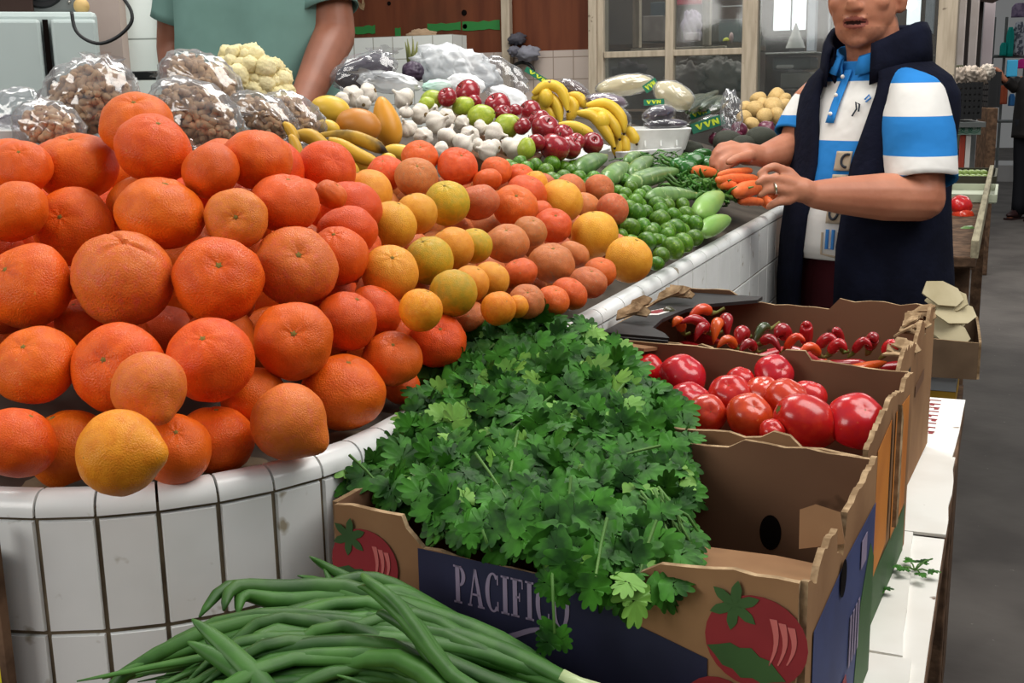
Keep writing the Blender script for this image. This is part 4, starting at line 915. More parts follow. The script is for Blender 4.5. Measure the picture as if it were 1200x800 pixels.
ch = [(833, 366, 805, 378, 5, zc + .03, M_CHO, 'orange chilli on top at the left, under the black lid corner'), (832, 389, 797, 379, 5, zc + .025, M_CHR, 'long scarlet chilli pointing under the black lid corner'), (842, 380, 836, 403, 5.5, zc + .03, M_CHO, 'orange chilli standing upright in the left cluster'),
      (828, 388, 814, 400, 5, zc + .015, M_CHR, 'short red chilli in front of the long scarlet one'), (850, 376, 852, 396, 6, zc + .02, M_CHR, 'red chilli right of the upright orange one'), (872, 395, 863, 406, 7, zc, M_CHR, 'round ended red chilli left of the dark green one'),
      (900, 385, 882, 406, 4.5, zc + .005, M_CHG, 'dark green chilli lying across the middle'), (892, 402, 915, 413, 4.5, zc - .005, M_CHR, 'dark red chilli in front of the dark green one'), (920, 410, 944, 400, 4, zc, M_CHO, 'orange chilli lying in front middle'), (922, 397, 908, 396, 7, zc + .008, M_CHR, 'plump red chilli in the middle of the box'),
      (944, 405, 945, 382, 6, zc + .012, M_CHR, 'red chilli standing on end right of the middle'), (958, 408, 983, 404, 5, zc + .005, M_CHR, 'red chilli lying right of the standing one'), (986, 408, 975, 390, 4.5, zc + .012, M_CHR, 'tapered red chilli leaning against the back wall'), (972, 414, 993, 411, 5, zc, M_CHR, 'shiny red chilli in the right cluster'),
      (1000, 413, 1022, 407, 4, zc, M_CHR, 'thin red chilli at the right'), (1018, 410, 1027, 402, 6, zc + .005, M_CHR, 'stubby red chilli near the torn right edge'), (1036, 415, 1052, 412, 5, zc, M_CHR, 'last red chilli against the torn right edge'), (790, 378, 776, 370, 5, zc + .02, M_CHG, 'dark green chilli half under the black lid corner'),
      (800, 388, 788, 383, 5, zc + .01, M_CHO, 'short orange chilli end below the black lid corner'), (862, 407, 840, 408, 4.5, zc - .01, M_CHO, 'pale orange chilli lowest in the left cluster'), (885, 410, 866, 414, 4.5, zc - .012, M_CHR, 'wine red chilli lying low near the front board'), (960, 416, 935, 417, 4.5, zc - .012, M_CHO, 'rust coloured chilli along the front board')]
for c in ch: chilli(*c)
for i in range(44):
    q = pb.matrix_basis @ Vector((.04 + .30 * rt.random(), .05 + .25 * rt.random(), .105 + .045 * rt.random()))
    a = rt.uniform(0, 6); v = Vector((math.cos(a), math.sin(a), rt.uniform(-.2, .2))) * .040
    pts = [v * (t * 2 - 1) for t in [k / 6 for k in range(7)]]
    o = MB().tube(pts, [.004, .009, .010, .009, .008, .006, .001], 9).build('chilli', M_CHO if i % 5 == 0 else M_CHR, loc=q, angle=180); tag(o, 'chilli in the lower layer of the far box, partly covered by others', 'chilli', 'chillies in the lower layer')
pf = MB(); pf.box((W3 / 2, D3 / 2, .05), (W3 - .014, D3 - .014, .006)); pf.build('inner_tray', M_CARDIN, pb, smooth=False)

# ------------------------------------------------------------------ cilantro
M_CIL = mat('cilantro_leaf', '#3d7a20', .55, .2, col2='#183f10', nscale=42, npos=(.36, .62), val=.1, bump=.15, bscale=60, trans=0)
M_CIL2 = mat('pale_cilantro_leaf', '#76a544', .5, .25, col2='#5f9138', nscale=16, bump=.15, bscale=60)
M_CST = mat('cilantro_stem', '#4a7431', .55, .25, col2='#5d823f', nscale=20)
def leaf_outline():
    "three lobed leaf with rounded teeth in the unit square, stalk at the origin"
    pts = [(0, 0)]
    def lobe(cx, cy, ang, L_, W_, teeth):
        o = []; n = teeth * 6
        for i in range(n + 1):
            t = i / n; a = (t - .5) * 2 * 1.75
            r = .74 + .26 * abs(math.sin(PI * t * teeth)) ** .9
            x = math.sin(a) * W_ * r; y = (math.cos(a) * .55 + .45) * L_ * r
            o.append((cx + x * math.cos(ang) + y * math.sin(ang), cy - x * math.sin(ang) + y * math.cos(ang)))
        return o
    pts += lobe(-.02, .16, -1.12, .56, .27, 3)
    pts += lobe(0, .36, 0, .66, .34, 4)
    pts += lobe(.02, .16, 1.12, .56, .27, 3)
    return pts
LEAF = leaf_outline()
def add_leaf(mb, p, u, n, size, curl, twist=0):
    u = u.normalized(); n = (n - u * n.dot(u)); n = n.normalized() if n.length > 1e-4 else Vector((0, 0, 1)); w = u.cross(n)
    vs = []
    c = (0, .42)
    for x, y in [c] + LEAF:
        h = -curl * (x * x * .9 + (y - .3) * abs(y - .3) * .8) + .05 * math.sin(x * 9 + twist) * .6
        vs.append(p + (w * x + u * y + n * h) * size)
    k = len(LEAF)
    mb.add(vs, [(0, 1 + i, 1 + (i + 1) % k) for i in range(k)])
rc = random.Random(77)
def inpoly(x, y, P):
    r = False; j = len(P) - 1
    for i in range(len(P)):
        if (P[i][1] > y) != (P[j][1] > y) and x < (P[j][0] - P[i][0]) * (y - P[i][1]) / (P[j][1] - P[i][1]) + P[i][0]: r = not r
        j = i
    return r
CP_ = [(400, 540), (430, 500), (470, 465), (488, 430), (510, 405), (560, 385), (600, 372), (650, 378), (690, 388), (715, 400), (730, 412), (742, 440), (758, 452), (786, 470), (798, 520), (800, 560), (794, 600), (806, 645), (800, 685), (770, 692), (735, 684), (700, 678), (690, 664), (672, 652), (648, 640), (620, 626), (596, 626), (560, 616), (532, 606), (505, 586), (470, 574), (430, 574), (408, 552)]
def heap_d(px, py):
    t = (py - 375) / 320
    d = 1.24 - .50 * min(t, .62) - .50 * max(0, t - .62)
    d += .05 * ((px - 610) / 200) ** 2 if px < 610 else .10 * ((px - 610) / 200) ** 2
    return max(d, .79)
bunches = [('upper bunch of cilantro lying against the citrus, behind the other bunches', [(560, 385), (730, 470)]), ('left bunch of cilantro spilling over the counter rim', [(400, 450), (545, 640)]), ('middle bunch of cilantro on top of the front box', [(545, 450), (680, 600)]),
           ('right bunch of cilantro with stems sticking out towards the empty box side', [(680, 470), (820, 640)]), ('front bunch of cilantro hanging down over the printed box front', [(545, 600), (820, 760)])]
cents = [(640, 415), (470, 545), (600, 520), (735, 540), (680, 650)]
CL = [(MB(), MB(), MB()) for _ in cents]
cnt = 0
while cnt < 2300:
    px, py = rc.uniform(395, 820), rc.uniform(368, 765)
    if not inpoly(px, py, CP_): continue
    i = min(range(5), key=lambda k: (px - cents[k][0] + rc.uniform(-25, 25)) ** 2 + (py - cents[k][1] + rc.uniform(-25, 25)) ** 2)
    dep = rc.random() ** 1.3
    p = at(px, py, heap_d(px, py) + .10 * dep - .01)
    if p.x < -.50 and p.z < 1.075 and (Vector((p.x, p.y)) - CC).length < CR + .02: continue
    gx, gy = (px - 610) / 200, (py - 520) / 200
    nrm = (-CZ * .8 + Vector((0, 0, .9)) + CX * (gx * .7 + rc.uniform(-.7, .7)) - CY * rc.uniform(-.5, .6)).normalized()
    u = CX * (gx * .7 + rc.uniform(-1, 1)) + CY * (gy * .5 + rc.uniform(-.6, .9)) + CZ * rc.uniform(-.4, .3)
    mb = CL[i][1 if rc.random() < .10 else 0]
    sz = rc.uniform(.021, .034)
    add_leaf(mb, p, u, nrm, sz, rc.uniform(.1, .7), rc.uniform(0, 6))
    if rc.random() < .10:
        un = u.normalized()
        q = p - un * rc.uniform(.03, .06) + CZ * .035 + Vector((0, 0, -.015))
        CL[i][2].tube([p + un * sz * .1, (p + q) / 2 + CZ * .006, q], [.0010, .0012, .0014], 5, caps=False)
    cnt += 1
# loose stalks that show at the right end and inside the heap
for k in range(46):
    a = at(rc.uniform(745, 785), rc.uniform(570, 635), .94 + rc.random() * .03); b = at(rc.uniform(796, 830), rc.uniform(636, 692), .92 + rc.random() * .03)
    CL[3][2].tube([a, a.lerp(b, .5) + Vector((0, 0, .008)), b], [.0012, .0014, .0013], 5)
for k in range(4):
    px, py = rc.uniform(450, 760), rc.uniform(420, 660); d = heap_d(px, py)
    a = at(px, py, d + .01); b = at(px + rc.uniform(-45, 45), py + rc.uniform(10, 60), d + .03)
    CL[min(range(5), key=lambda i: (px - cents[i][0]) ** 2 + (py - cents[i][1]) ** 2)][2].tube([a, a.lerp(b, .5) - CZ * .01, b], [.001, .0013, .0014], 5)
# hanging sprig in front
for (x0, y0, x1, y1) in ((646, 650, 650, 742),):
    a, b = at(x0, y0, .83), at(x1, y1, .80); CL[4][2].tube([a, a.lerp(b, .5), b], [.0014, .0012, .001], 5)
    for t, s in ((.25, -1), (.4, 1), (.85, -1), (.95, 1), (1.0, -1)):
        add_leaf(CL[4][0], a.lerp(b, t), CX * s * .7 + CY, -CZ + CX * .2 * s, .019, .3, s)
for (lab, _), (l1, l2, st), (cx_, cy_) in zip(bunches, CL, cents):
    base = at(cx_, cy_, heap_d(cx_, cy_) + .06)
    for m_ in (l1, l2, st): m_.v = [tuple(Vector(v) - base) for v in m_.v]
    o = empty('cilantro_bunch', base, 0, lab, 'cilantro', 'cilantro bunches on the front box')
    l1.build('leaves', M_CIL, o, angle=180)
    if l2.v: l2.build('pale_leaves', M_CIL2, o, angle=180)
    st.build('stems', M_CST, o, angle=180)
def sprig(px, py, label, s=1, z=None):
    c = atz(px, py, z or (ZT + .012)); mb = MB(); st = MB()
    for k in range(6):
        a = k * 1.05 + rc.uniform(-.3, .3); q = Vector((math.cos(a), math.sin(a), rc.uniform(.1, .5))) * .016 * s
        add_leaf(mb, q, Vector((math.cos(a), math.sin(a), .15)), Vector((0, 0, 1)), .018 * s, .3, k); st.tube([(0, 0, 0), q * .6 + Vector((0, 0, .002)), q], .0009, 5)
    st.tube([(0, 0, 0), (.012 * s, .02 * s, .006), (.02 * s, .04 * s, .003)], .001, 5)
    o = empty('cilantro_sprig', c, 0, label, 'cilantro'); mb.build('leaves', M_CIL, o, angle=180); st.build('stems', M_CST, o, angle=180)
sprig(1008, 690, 'loose cilantro sprig on the white cardboard beside the blue box side'); sprig(1072, 668, 'small cilantro sprig farther right on the white cardboard', .8)

# ------------------------------------------------------------------ spring onions
M_SO = mat('spring_onion_leaf', '#3d6828', .5, .3, col2='#254b19', nscale=6, wave=(5, 5, 5), val=.22, bump=.1, bscale=30)
M_SOW = mat('spring_onion_stalk', '#9db279', .35, .45, col2='#c9cfa8', nscale=6)
ob = empty('cardboard_box', (-.315, .50, ZB - .004), .06, 'low cardboard box under the spring onions', 'box')
MB().box((0, 0, .045), (.43, .34, .09)).build('body', M_CARD, ob, smooth=False, bevel=.002)
MB().box((0, 0, .0915), (.05, .34, .002)).build('tape', M_CARDIN, ob, smooth=False)
ro = random.Random(31)
def so_line(pts, rad, n=14):
    q = smooth_line([Vector(p) for p in pts], n)
    return q, rad
heads = []
def spring_onion(base, mids, label, hw=.006):
    c = Vector(base)
    o = empty('spring_onion', c, 0, label, 'spring onion', 'spring onions in front of the counter')
    # white end
    d = (Vector(mids[0][0]) - c).normalized()
    q0 = c - d * .05
    MB().tube([q0 - c, q0.lerp(c, .4) - c, Vector((0, 0, 0)), d * .02], [.007, .0065, .006, .006], 9).build('stalk', M_SOW, o, angle=180)
    for m in mids:
        pts = smooth_line([c] + [Vector(x) for x in m], 15)
        rr = [hw * k for k in (.75, .9, 1, 1.05, 1.05, 1, 1, .95, .9, .85, .75, .65, .5, .32, .1)]
        MB().tube([p - c for p in pts], rr, 9, flat=ro.uniform(.45, .85), up=(0, 0, 1)).build('leaf', M_SO, o, angle=180)
# leaves named by where they run in the picture: a list of (pixel x, pixel y, depth)
def P3(l): return [at(x, y + 20 * max(0, min(1, (x - 400) / 120)), d) for x, y, d in l]
vis = [
 ([(690, 800, .76), (560, 745, .77), (430, 700, .79), (300, 735, .76), (180, 775, .73)], 'spring onion whose leaves arch across the front of the heap'),
 ([(660, 795, .78), (540, 735, .80), (420, 690, .83), (330, 690, .82), (275, 688, .80), (262, 715, .78)], 'spring onion with a leaf bent over beside the tiled wall'),
 ([(640, 770, .82), (540, 720, .84), (450, 690, .86), (390, 668, .87), (363, 652, .86)], 'spring onion pointing up at the tiled wall beneath the box corner'),
 ([(680, 815, .72), (560, 775, .73), (430, 745, .75), (300, 760, .73), (90, 798, .70)], 'long spring onion lowest at the front, tips towards the left'),
 ([(690, 790, .74), (600, 745, .76), (500, 715, .78), (400, 705, .79), (250, 745, .75), (140, 790, .72)], 'spring onion arching over the middle of the heap'),
 ([(650, 780, .80), (560, 720, .83), (470, 695, .85), (400, 685, .86), (335, 710, .83)], 'spring onion lying against the printed box front'),
 ([(655, 810, .73), (560, 800, .72), (440, 780, .72), (330, 790, .71), (230, 810, .69)], 'spring onion along the bottom edge of the picture'),
 ([(620, 760, .83), (520, 700, .86), (440, 672, .87), (378, 690, .85), (340, 725, .82)], 'spring onion curving back down beside the tiles'),
 ([(700, 800, .75), (600, 760, .76), (480, 735, .77), (350, 730, .77), (225, 760, .74), (120, 795, .71)], 'spring onion with long leaves through the heap centre'),
 ([(670, 785, .79), (580, 735, .81), (490, 700, .84), (420, 695, .84), (360, 720, .81), (310, 760, .77)], 'spring onion drooping forward in the left half'),
 ([(650, 815, .71), (540, 780, .71), (470, 700, .73), (432, 675, .75), (425, 668, .76)], 'spring onion with one straight flat leaf crossing over the others'),
 ([(370, 900, .66), (310, 805, .69), (262, 755, .71), (225, 725, .72)], 'short spring onion leaf standing out over the left side'),
]
for l, lab in vis:
    pts = P3(l); base = pts[0]; mids = [pts[1:]]
    for k in range(3):
        dx = ro.uniform(-.025, .025); dz = ro.uniform(-.018, .006); sc_ = ro.uniform(.75, 1.0)
        mids.append([base + (p - base) * sc_ + Vector((dx * (i + 1) / len(pts), ro.uniform(-.02, .008) * (i + 1) / len(pts), dz)) for i, p in enumerate(pts[1:])])
    spring_onion(base, mids, lab, .0072 * ro.uniform(.8, 1.25))
for k in range(42):
    t = k / 41
    y0 = 770 + 70 * ro.random(); d0 = .70 + .12 * ro.random()
    l = [(640 + 70 * ro.random(), y0, d0), (540 + ro.uniform(-20, 20), y0 - 35 + ro.uniform(-12, 12), d0 + .01), (430 + ro.uniform(-30, 30), y0 - 62 + ro.uniform(-24, 22), d0 + .025), (310 + ro.uniform(-60, 60), y0 - 50 + ro.uniform(-25, 30), d0 + .01), (190 + ro.uniform(-70, 60), y0 - 5 + ro.uniform(-15, 22), d0 - .025)]
    if ro.random() < .4: l = l[:4]
    pts = P3(l)
    pts = [Vector((p.x, p.y, max(p.z - .012, .935))) for p in pts]
    ok = []
    for p in pts:
        v = Vector((p.x, p.y)) - CC
        if v.length < CR + .02: v = v.normalized() * (CR + .02); p = Vector((CC.x + v.x, CC.y + v.y, p.z))
        if p.x > -.49: p.y = min(p.y, .735 + (p.x + .481) * -.08)
        ok.append(p)
    base = ok[0]; mids = [ok[1:]]
    for _ in range(2): mids.append([base + (p - base) * ro.uniform(.8, 1) + Vector((ro.uniform(-.012, .012), ro.uniform(-.012, .0), ro.uniform(-.008, .008))) for p in ok[1:]])
    if k % 3 == 0:
        m_ = mids[1]; e_ = m_[-1]; f_ = ro.uniform(-1, 1); mids[1] = m_[:-1] + [e_ + Vector((0, 0, .02)), e_ + Vector((f_ * .03, -.02, -.005)), e_ + Vector((f_ * .07, -.03, -.03))]
    spring_onion(base, mids, 'green spring onion tangled with others in the heap below the tiled wall', .0062 * ro.uniform(.7, 1.35))
# ------------------------------------------------------------------ tomatoes' neighbours: bags, trays, packets on the display
M_BAG = film('clear_bag', '#f4f4f6', .88, .13, .25)
M_HAZE = film('hazy_bag', '#e6e9ec', .62, .35, .75)
M_MILKY = film('milky_bag', '#eceef0', .55, .25, .6)
M_WBAG = film('white_bag', '#f2f4f5', .12, .35, .9)
M_GLASS = film('window_glass', '#d6dada', .93, .06, .35)
M_NUT = mat('peanut_shell', '#bd9d78', .7, .2, col2='#a28160', nscale=30, val=.12, bump=.25, bscale=50)
M_CAUL = mat('cauliflower_curd', '#e8dcae', .7, .2, col2='#d9cb97', nscale=30, bump=.5, bscale=90)
M_FOAM = mat('white_foam', '#eff0ee', .6, .3, col2='#e4e5e2', nscale=30, spots=(24, .72, .75, '#9a958c'))
M_DARKVEG = mat('dark_produce', '#2a2530', .45, .4, col2='#4a3b4f', nscale=14, bump=.4, bscale=30)
M_LABG = mat('label_green', '#0f6b4f', .4, .4)
M_LABY = mat('label_yellow', '#cfe03a', .5, .3)
M_TORT = mat('pale_flat_bread', '#e6dcb4', .7, .2, col2='#d8caa0', nscale=8)
rn = random.Random(12)
def crumple(mb_fn, amp, sc, seed):
    off = Vector((seed * 3.1, seed * 1.7, seed * .9))
    def fn(d, t, a):
        r = 1 + amp * (abs(noise.noise(d * sc + off)) * 2 - .5) + amp * .5 * noise.noise(d * sc * 2.3 + off)
        return mb_fn(d * r, t, a) if mb_fn else d * r
    return fn
def frame_m(ang=0, tip=0):
    return Matrix((CX, -CY, -CZ)).transposed() @ Matrix.Rotation(R(ang), 3, 'Z') @ Matrix.Rotation(R(tip), 3, 'X')
def peanut_bag(px, py, rx, ry, d, ang, label, seed, knot=None, n=150):
    p = at(px, py, d); sx, sy = rx * d / FPX, ry * d / FPX; sz = min(sx, sy) * .8; M = frame_m(ang)
    nuts = MB(); rnd = random.Random(seed)
    nuts.ball((0, 0, 0), (sx * .78, sy * .78, sz * .78), 18, 12, M=M)
    NS = min(1, .55 + sy / .07); n = int(min(260, 150 / NS ** 2 * (sx * sy) / (.045 * .035)))
    n = max(n, 110)
    for i in range(n):
        y = 1 - 2 * (i + .5) / n; r = math.sqrt(1 - y * y); a = i * 2.39996
        v = M @ Vector((r * math.cos(a) * sx * .88, y * sy * .88, r * math.sin(a) * sz * .88)) + Vector((rnd.uniform(-1, 1), rnd.uniform(-1, 1), rnd.uniform(-1, 1))) * .003
        u = Vector((rnd.uniform(-1, 1), rnd.uniform(-1, 1), rnd.uniform(-1, 1))).normalized() * (.0115 * NS)
        nuts.tube([v - u, v - u * .7, v - u * .3, v + u * .05, v + u * .5, v + u * .85, v + u], [k * NS for k in (.001, .0050, .0060, .0047, .0060, .0050, .001)], 7, caps=False)
    o = nuts.build('peanuts', M_NUT, loc=p, angle=180); tag(o, 'heap of shelled looking pale peanuts inside ' + label, 'peanuts', None, 'stuff')
    b = MB().ball((0, 0, 0), (sx * 1.08 + .012, sy * 1.08 + .012, sz * 1.08 + .012), 48, 32, M=M, fn=crumple(None, .09, 3.4, seed))
    if knot:
        e = at(*knot, d - .01) - p; c0 = e * .45
        ring = []
        for k in range(7):
            t = k / 6; q = c0.lerp(e, t); w_ = (.026, .012, .006, .005, .010, .02, .026)[k]
            ring.append([q + (CX * math.cos(2 * PI * j / 16) + CZ * math.sin(2 * PI * j / 16)) * w_ * (1 + .35 * math.sin(5 * 2 * PI * j / 16)) for j in range(16)])
        b.rings(ring, caps=False)
    g = b.build('plastic_bag', M_BAG, loc=p, angle=180); tag(g, label, 'bag', 'clear bags of peanuts')
    BED.append((p.x, p.y, p.z - sy)); return o
nb = [(104, 118, 47, 37, 1.62, 25, 'big clear bag of peanuts at the left behind the oranges', 1, (118, 66)), (56, 148, 30, 19, 1.52, -10, 'small clear bag of peanuts at the far left edge of the pile', 2, None), (236, 98, 42, 25, 1.86, -28, 'clear bag of peanuts highest up, with its empty end pointing left', 3, (195, 88)),
      (231, 135, 48, 27, 1.68, -28, 'clear bag of peanuts right behind the topmost orange', 4, None), (308, 138, 33, 17, 1.84, -30, 'clear bag of peanuts below the middle of the cauliflower', 5, None), (345, 138, 31, 17, 1.90, -33, 'clear bag of peanuts below the right side of the cauliflower', 6, None)]
for q in nb: peanut_bag(*q)
# cauliflower
def cauliflower():
    d = 2.00; p = at(297, 97, d); M = frame_m(-38); rnd = random.Random(9)
    o = empty('cauliflower', p, 0, 'cream white cauliflower head behind the peanut bags in front of the green shirt', 'cauliflower')
    mb = MB(); mb.ball((0, 0, 0), (.060, .046, .05), 20, 14, M=M)
    n = 70
    for i in range(n):
        y = 1 - 2 * (i + .5) / n; r = math.sqrt(1 - y * y); a = i * 2.39996
        v = M @ Vector((r * math.cos(a) * .060, y * .046, r * math.sin(a) * .05))
        v += Vector((rnd.uniform(-1, 1), rnd.uniform(-1, 1), rnd.uniform(-1, 1))) * .006; rr = rnd.uniform(.008, .018); off = Vector((i * 1.3, i * .7, 0))
        mb.ball(v, rr, 22, 16, fn=lambda q, t, a: q * (1 + .28 * abs(noise.noise(q * 2.6 + off)) + .22 * abs(noise.noise(q * 5.5 + off))))
    mb.build('florets', M_CAUL, o, angle=180)
    st = MB().tube([Vector((0, 0, -.03)), Vector((0, 0, -.07))], [.03, .025], 12); st.build('stalk', M_CHAY, o)
    BED.append((p.x, p.y, p.z - .07))
cauliflower()
# foam trays
def tray(pxA, pxB, dA, dB, depth, h, label, tilt=0, name='foam_tray', lift=0, m=None):
    "tray whose front top edge runs from pixel A to pixel B"
    a, b = at(pxA[0], pxA[1], dA), at(pxB[0], pxB[1], dB); u = b - a; L_ = u.length
    rz = math.atan2(u.y, u.x); o = empty(name, a, rz, label, 'tray', 'white foam trays')
    o.rotation_euler = (R(tilt), -math.atan2(u.z, math.hypot(u.x, u.y)), rz)
    mb = MB(); e = h * .25
    def loop(i, z): return [Vector((i, i, z)), Vector((L_ - i, i, z)), Vector((L_ - i, depth - i, z)), Vector((i, depth - i, z))]
    def rnd_loop(i, z, r=.02):
        out = []
        for cx_, cy_, a0 in ((L_ - i - r, depth - i - r, 0), (i + r, depth - i - r, 90), (i + r, i + r, 180), (L_ - i - r, i + r, 270)):
            for k in range(5): an = R(a0 + 90 * k / 4); out.append(Vector((cx_ + r * math.cos(an), cy_ + r * math.sin(an), z)))
        return out
    mb.rings([rnd_loop(e, -h), rnd_loop(0, -.002), rnd_loop(.001, 0), rnd_loop(.009, 0), rnd_loop(.010, -.002), rnd_loop(e + .009, -h + .006)])
    mb.build('body', m or M_FOAM, o, angle=35)
    rib = MB()
    for k in range(1, 4): rib.box((L_ * k / 4, .001 + e * .55, -h * .55), (.004, .004, h * .5), Matrix.Rotation(R(-14), 3, 'X'))
    rib.build('rib', m or M_FOAM, o, smooth=False)
    c = a + Vector((math.cos(rz) * L_ / 2 - math.sin(rz) * depth / 2, math.sin(rz) * L_ / 2 + math.cos(rz) * depth / 2, 0))
    for fx in (.05, .35, .65, .95):
        for fy in (.05, .5, .95):
            q = a + Vector((math.cos(rz), math.sin(rz), 0)) * (L_ * fx) + Vector((-math.sin(rz), math.cos(rz), 0)) * (depth * fy); BED.append((q.x, q.y, a.z + (u.z * fx) - h + depth * fy * math.sin(R(tilt)) - .004))
    return o
tray((664, 188), (719, 172), 2.46, 2.66, .24, .045, 'white foam tray at the front of the red apples', 14)
tray((738, 152), (812, 150), 2.95, 2.95, .22, .055, 'upper white foam tray piled with wrapped dark produce')
tray((728, 178), (806, 172), 2.90, 2.98, .24, .045, 'lower white foam tray beneath the one with wrapped produce')
tray((596, 196), (640, 181), 2.36, 2.46, .20, .03, 'shallow grey board tray under the garlic beside the limes', 14, m=M_CARDIN)
tray((-30, 152), (44, 152), 1.62, 1.66, .2, .05, 'white foam tray at the far left behind the oranges')
# wrapped packets
def packet(px, py, rx, ry, d, ang, m, label, cat, seed, thick=.5, labelbox=None, wrap=True):
    p = at(px, py, d); sx, sy = rx * d / FPX, ry * d / FPX; sz = min(sx, sy) * thick * 1.4; M = frame_m(ang)
    o = empty('wrapped_packet', p, 0, label, cat, 'wrapped packets on the display')
    off = Vector((seed, seed * .3, 0))
    MB().ball((0, 0, 0), (sx * .92, sy * .90, sz * .9), 26, 18, M=M, fn=lambda v, t, a: v * (1 + .12 * noise.noise(v * 2.2 + off))).build('contents', m, o, angle=180)
    if wrap: MB().ball((0, 0, 0), (sx, sy, sz), 34, 22, M=M, fn=crumple(None, .07, 3.2, seed)).build('clear_wrap', M_BAG, o, angle=180)
    if labelbox:
        cx_, cy_, w_, h_, la = labelbox
        q = at(cx_, cy_, d) - p - CZ * (sz * 1.04); Ml = frame_m(la); u, v = Ml @ Vector((1, 0, 0)), Ml @ Vector((0, 1, 0))
        w_, h_ = w_ * d / FPX, h_ * d / FPX
        l = MB().prism([(-w_, -h_), (w_, -h_), (w_, h_), (-w_, h_)], q, u, v, .0008).build('green_label', M_LABG, o, smooth=False)
        t = MB()
        for k in range(3):
            x0 = -w_ * .75 + k * w_ * .5; s_ = w_ * .09; hh = h_ * .6
            if k < 2: polys = [[(x0, hh), (x0 + 2 * s_, hh), (x0 + w_ * .28, -hh), (x0 + w_ * .18, -hh)], [(x0 + w_ * .36, hh), (x0 + w_ * .46, hh), (x0 + w_ * .28, -hh), (x0 + w_ * .18, -hh)]]
            else: polys = [[(x0, -hh), (x0 + 1.5 * s_, -hh), (x0 + 1.5 * s_, hh), (x0, hh)], [(x0, hh), (x0 + 1.8 * s_, hh), (x0 + w_ * .4, -hh), (x0 + w_ * .3, -hh)], [(x0 + w_ * .3, -hh), (x0 + w_ * .4, -hh), (x0 + w_ * .4, hh), (x0 + w_ * .3, hh)]]
            for pl_ in polys: t.prism(pl_, q - CZ * .0012, u, v, .0004)
        t.build('yellow_lettering', M_LABY, l, smooth=False)
    BED.append((p.x, p.y, p.z - sy * .8)); return o
packet(733, 100, 36, 13, 3.10, 8, M_TORT, 'wrapped stack of pale flat food with a green corner label, topmost', 'packet', 1, .7, (761, 103, 9, 5, 35))
packet(790, 112, 27, 16, 3.04, -25, M_TORT, 'pale wrapped packet leaning right above the foam tray', 'packet', 2, .5, (765, 122, 12, 3.5, 3))
packet(710, 119, 26, 10, 3.02, -5, mat('purple_produce', '#5c4658', .4, .4, col2='#8a7383', nscale=12, bump=.3, bscale=30), 'wrapped purple produce left on the foam tray', 'packet', 3, .8)
packet(722, 137, 20, 13, 2.96, -30, M_DARKVEG, 'dark wrapped bundle at the left end of the foam tray', 'packet', 4, .8)
packet(772, 134, 20, 11, 2.98, 12, M_DARKVEG, 'glossy dark aubergine packet in the middle of the foam tray', 'packet', 5, .8)
packet(780, 146, 26, 7, 2.97, 2, M_DARKVEG, 'dark wrapped greens along the front of the foam tray', 'packet', 6, .8)
packet(822, 146, 26, 9, 3.25, 18, mat('zucchini_packet', '#34402c', .4, .4, col2='#4e5a3c', nscale=10), 'wrapped dark green packet with large yellow letters on its green label', 'packet', 7, .7, (828, 147, 20, 6, 18))
packet(826, 132, 22, 7, 3.35, 16, mat('cucumber_packet', '#3b4631', .4, .4, col2='#56603f', nscale=10), 'wrapped packet behind the one with large yellow letters', 'packet', 8, .7, (819, 134, 12, 4, 20))
for i, (x0, y0, x1, y1) in enumerate(((796, 128, 824, 112), (804, 132, 840, 108), (820, 128, 846, 114), (838, 128, 852, 116))):
    o = gourd(x0, y0, x1, y1, 6, .10, 'cucumber', mat('cucumber_skin_%d' % i, '#2c3a28', .25, .5, col2='#3c4a30', nscale=9), ['long dark cucumber leftmost behind the green labelled packets', 'longest dark cucumber, second from left behind the packets', 'dark cucumber, third behind the packets', 'short dark cucumber nearest the tied bag'][i], 'cucumber', 'cucumbers', ZP, False, dz=-.12)
packet(673, 104, 20, 9, 3.2, -28, mat('brown_packet', '#6a5350', .4, .4, col2='#8a7672', nscale=10), 'wrapped brown packet with a green and yellow strip behind the bananas', 'packet', 9, .6, (622 + 9, 92, 18, 3.2, -32))
# big clear and white bags behind the garlic
def bag(px, py, rx, ry, d, ang, m, label, seed, amp=.12, sc=2.0, thick=.6, inner=None, name='plastic_bag', knot=None):
    p = at(px, py, d); sx, sy = rx * d / FPX, ry * d / FPX; sz = min(sx, sy) * thick; M = frame_m(ang)
    b = MB().ball((0, 0, 0), (sx, sy, sz), 44, 30, M=M, fn=crumple(None, amp, sc, seed))
    if knot:
        e = at(*knot, d) - p; ring = []
        for k in range(6):
            t = k / 5; q = (e * .3).lerp(e, t); w_ = (.03, .014, .007, .010, .022, .034)[k]
            ring.append([q + (CX * math.cos(2 * PI * j / 18) + CZ * math.sin(2 * PI * j / 18)) * w_ * (1 + .4 * math.sin(5 * 2 * PI * j / 18 + seed)) for j in range(18)])
        b.rings(ring, caps=False)
    o = b.build(name, m, loc=p, angle=180); tag(o, label, 'bag')
    if inner:
        k = MB().ball((0, 0, 0), (sx * .85, sy * .8, sz * .85), 26, 18, M=M, fn=lambda v, t, a: v * (1 + .15 * noise.noise(v * 2.5 + Vector((seed, 0, 0))))).build('contents', inner, o, angle=180)
    BED.append((p.x, p.y, p.z - sy * .85)); return o
bag(427, 84, 40, 22, 2.62, 18, M_BAG, 'clear plastic bag of dark produce behind the garlic', 3, .12, 2.2, .6, M_DARKVEG, knot=(452, 58))
bag(455, 97, 36, 13, 2.45, -6, M_MILKY, 'milky plastic bag lying in front of the dark bag', 4, .10, 2.5, .6, knot=(430, 85))
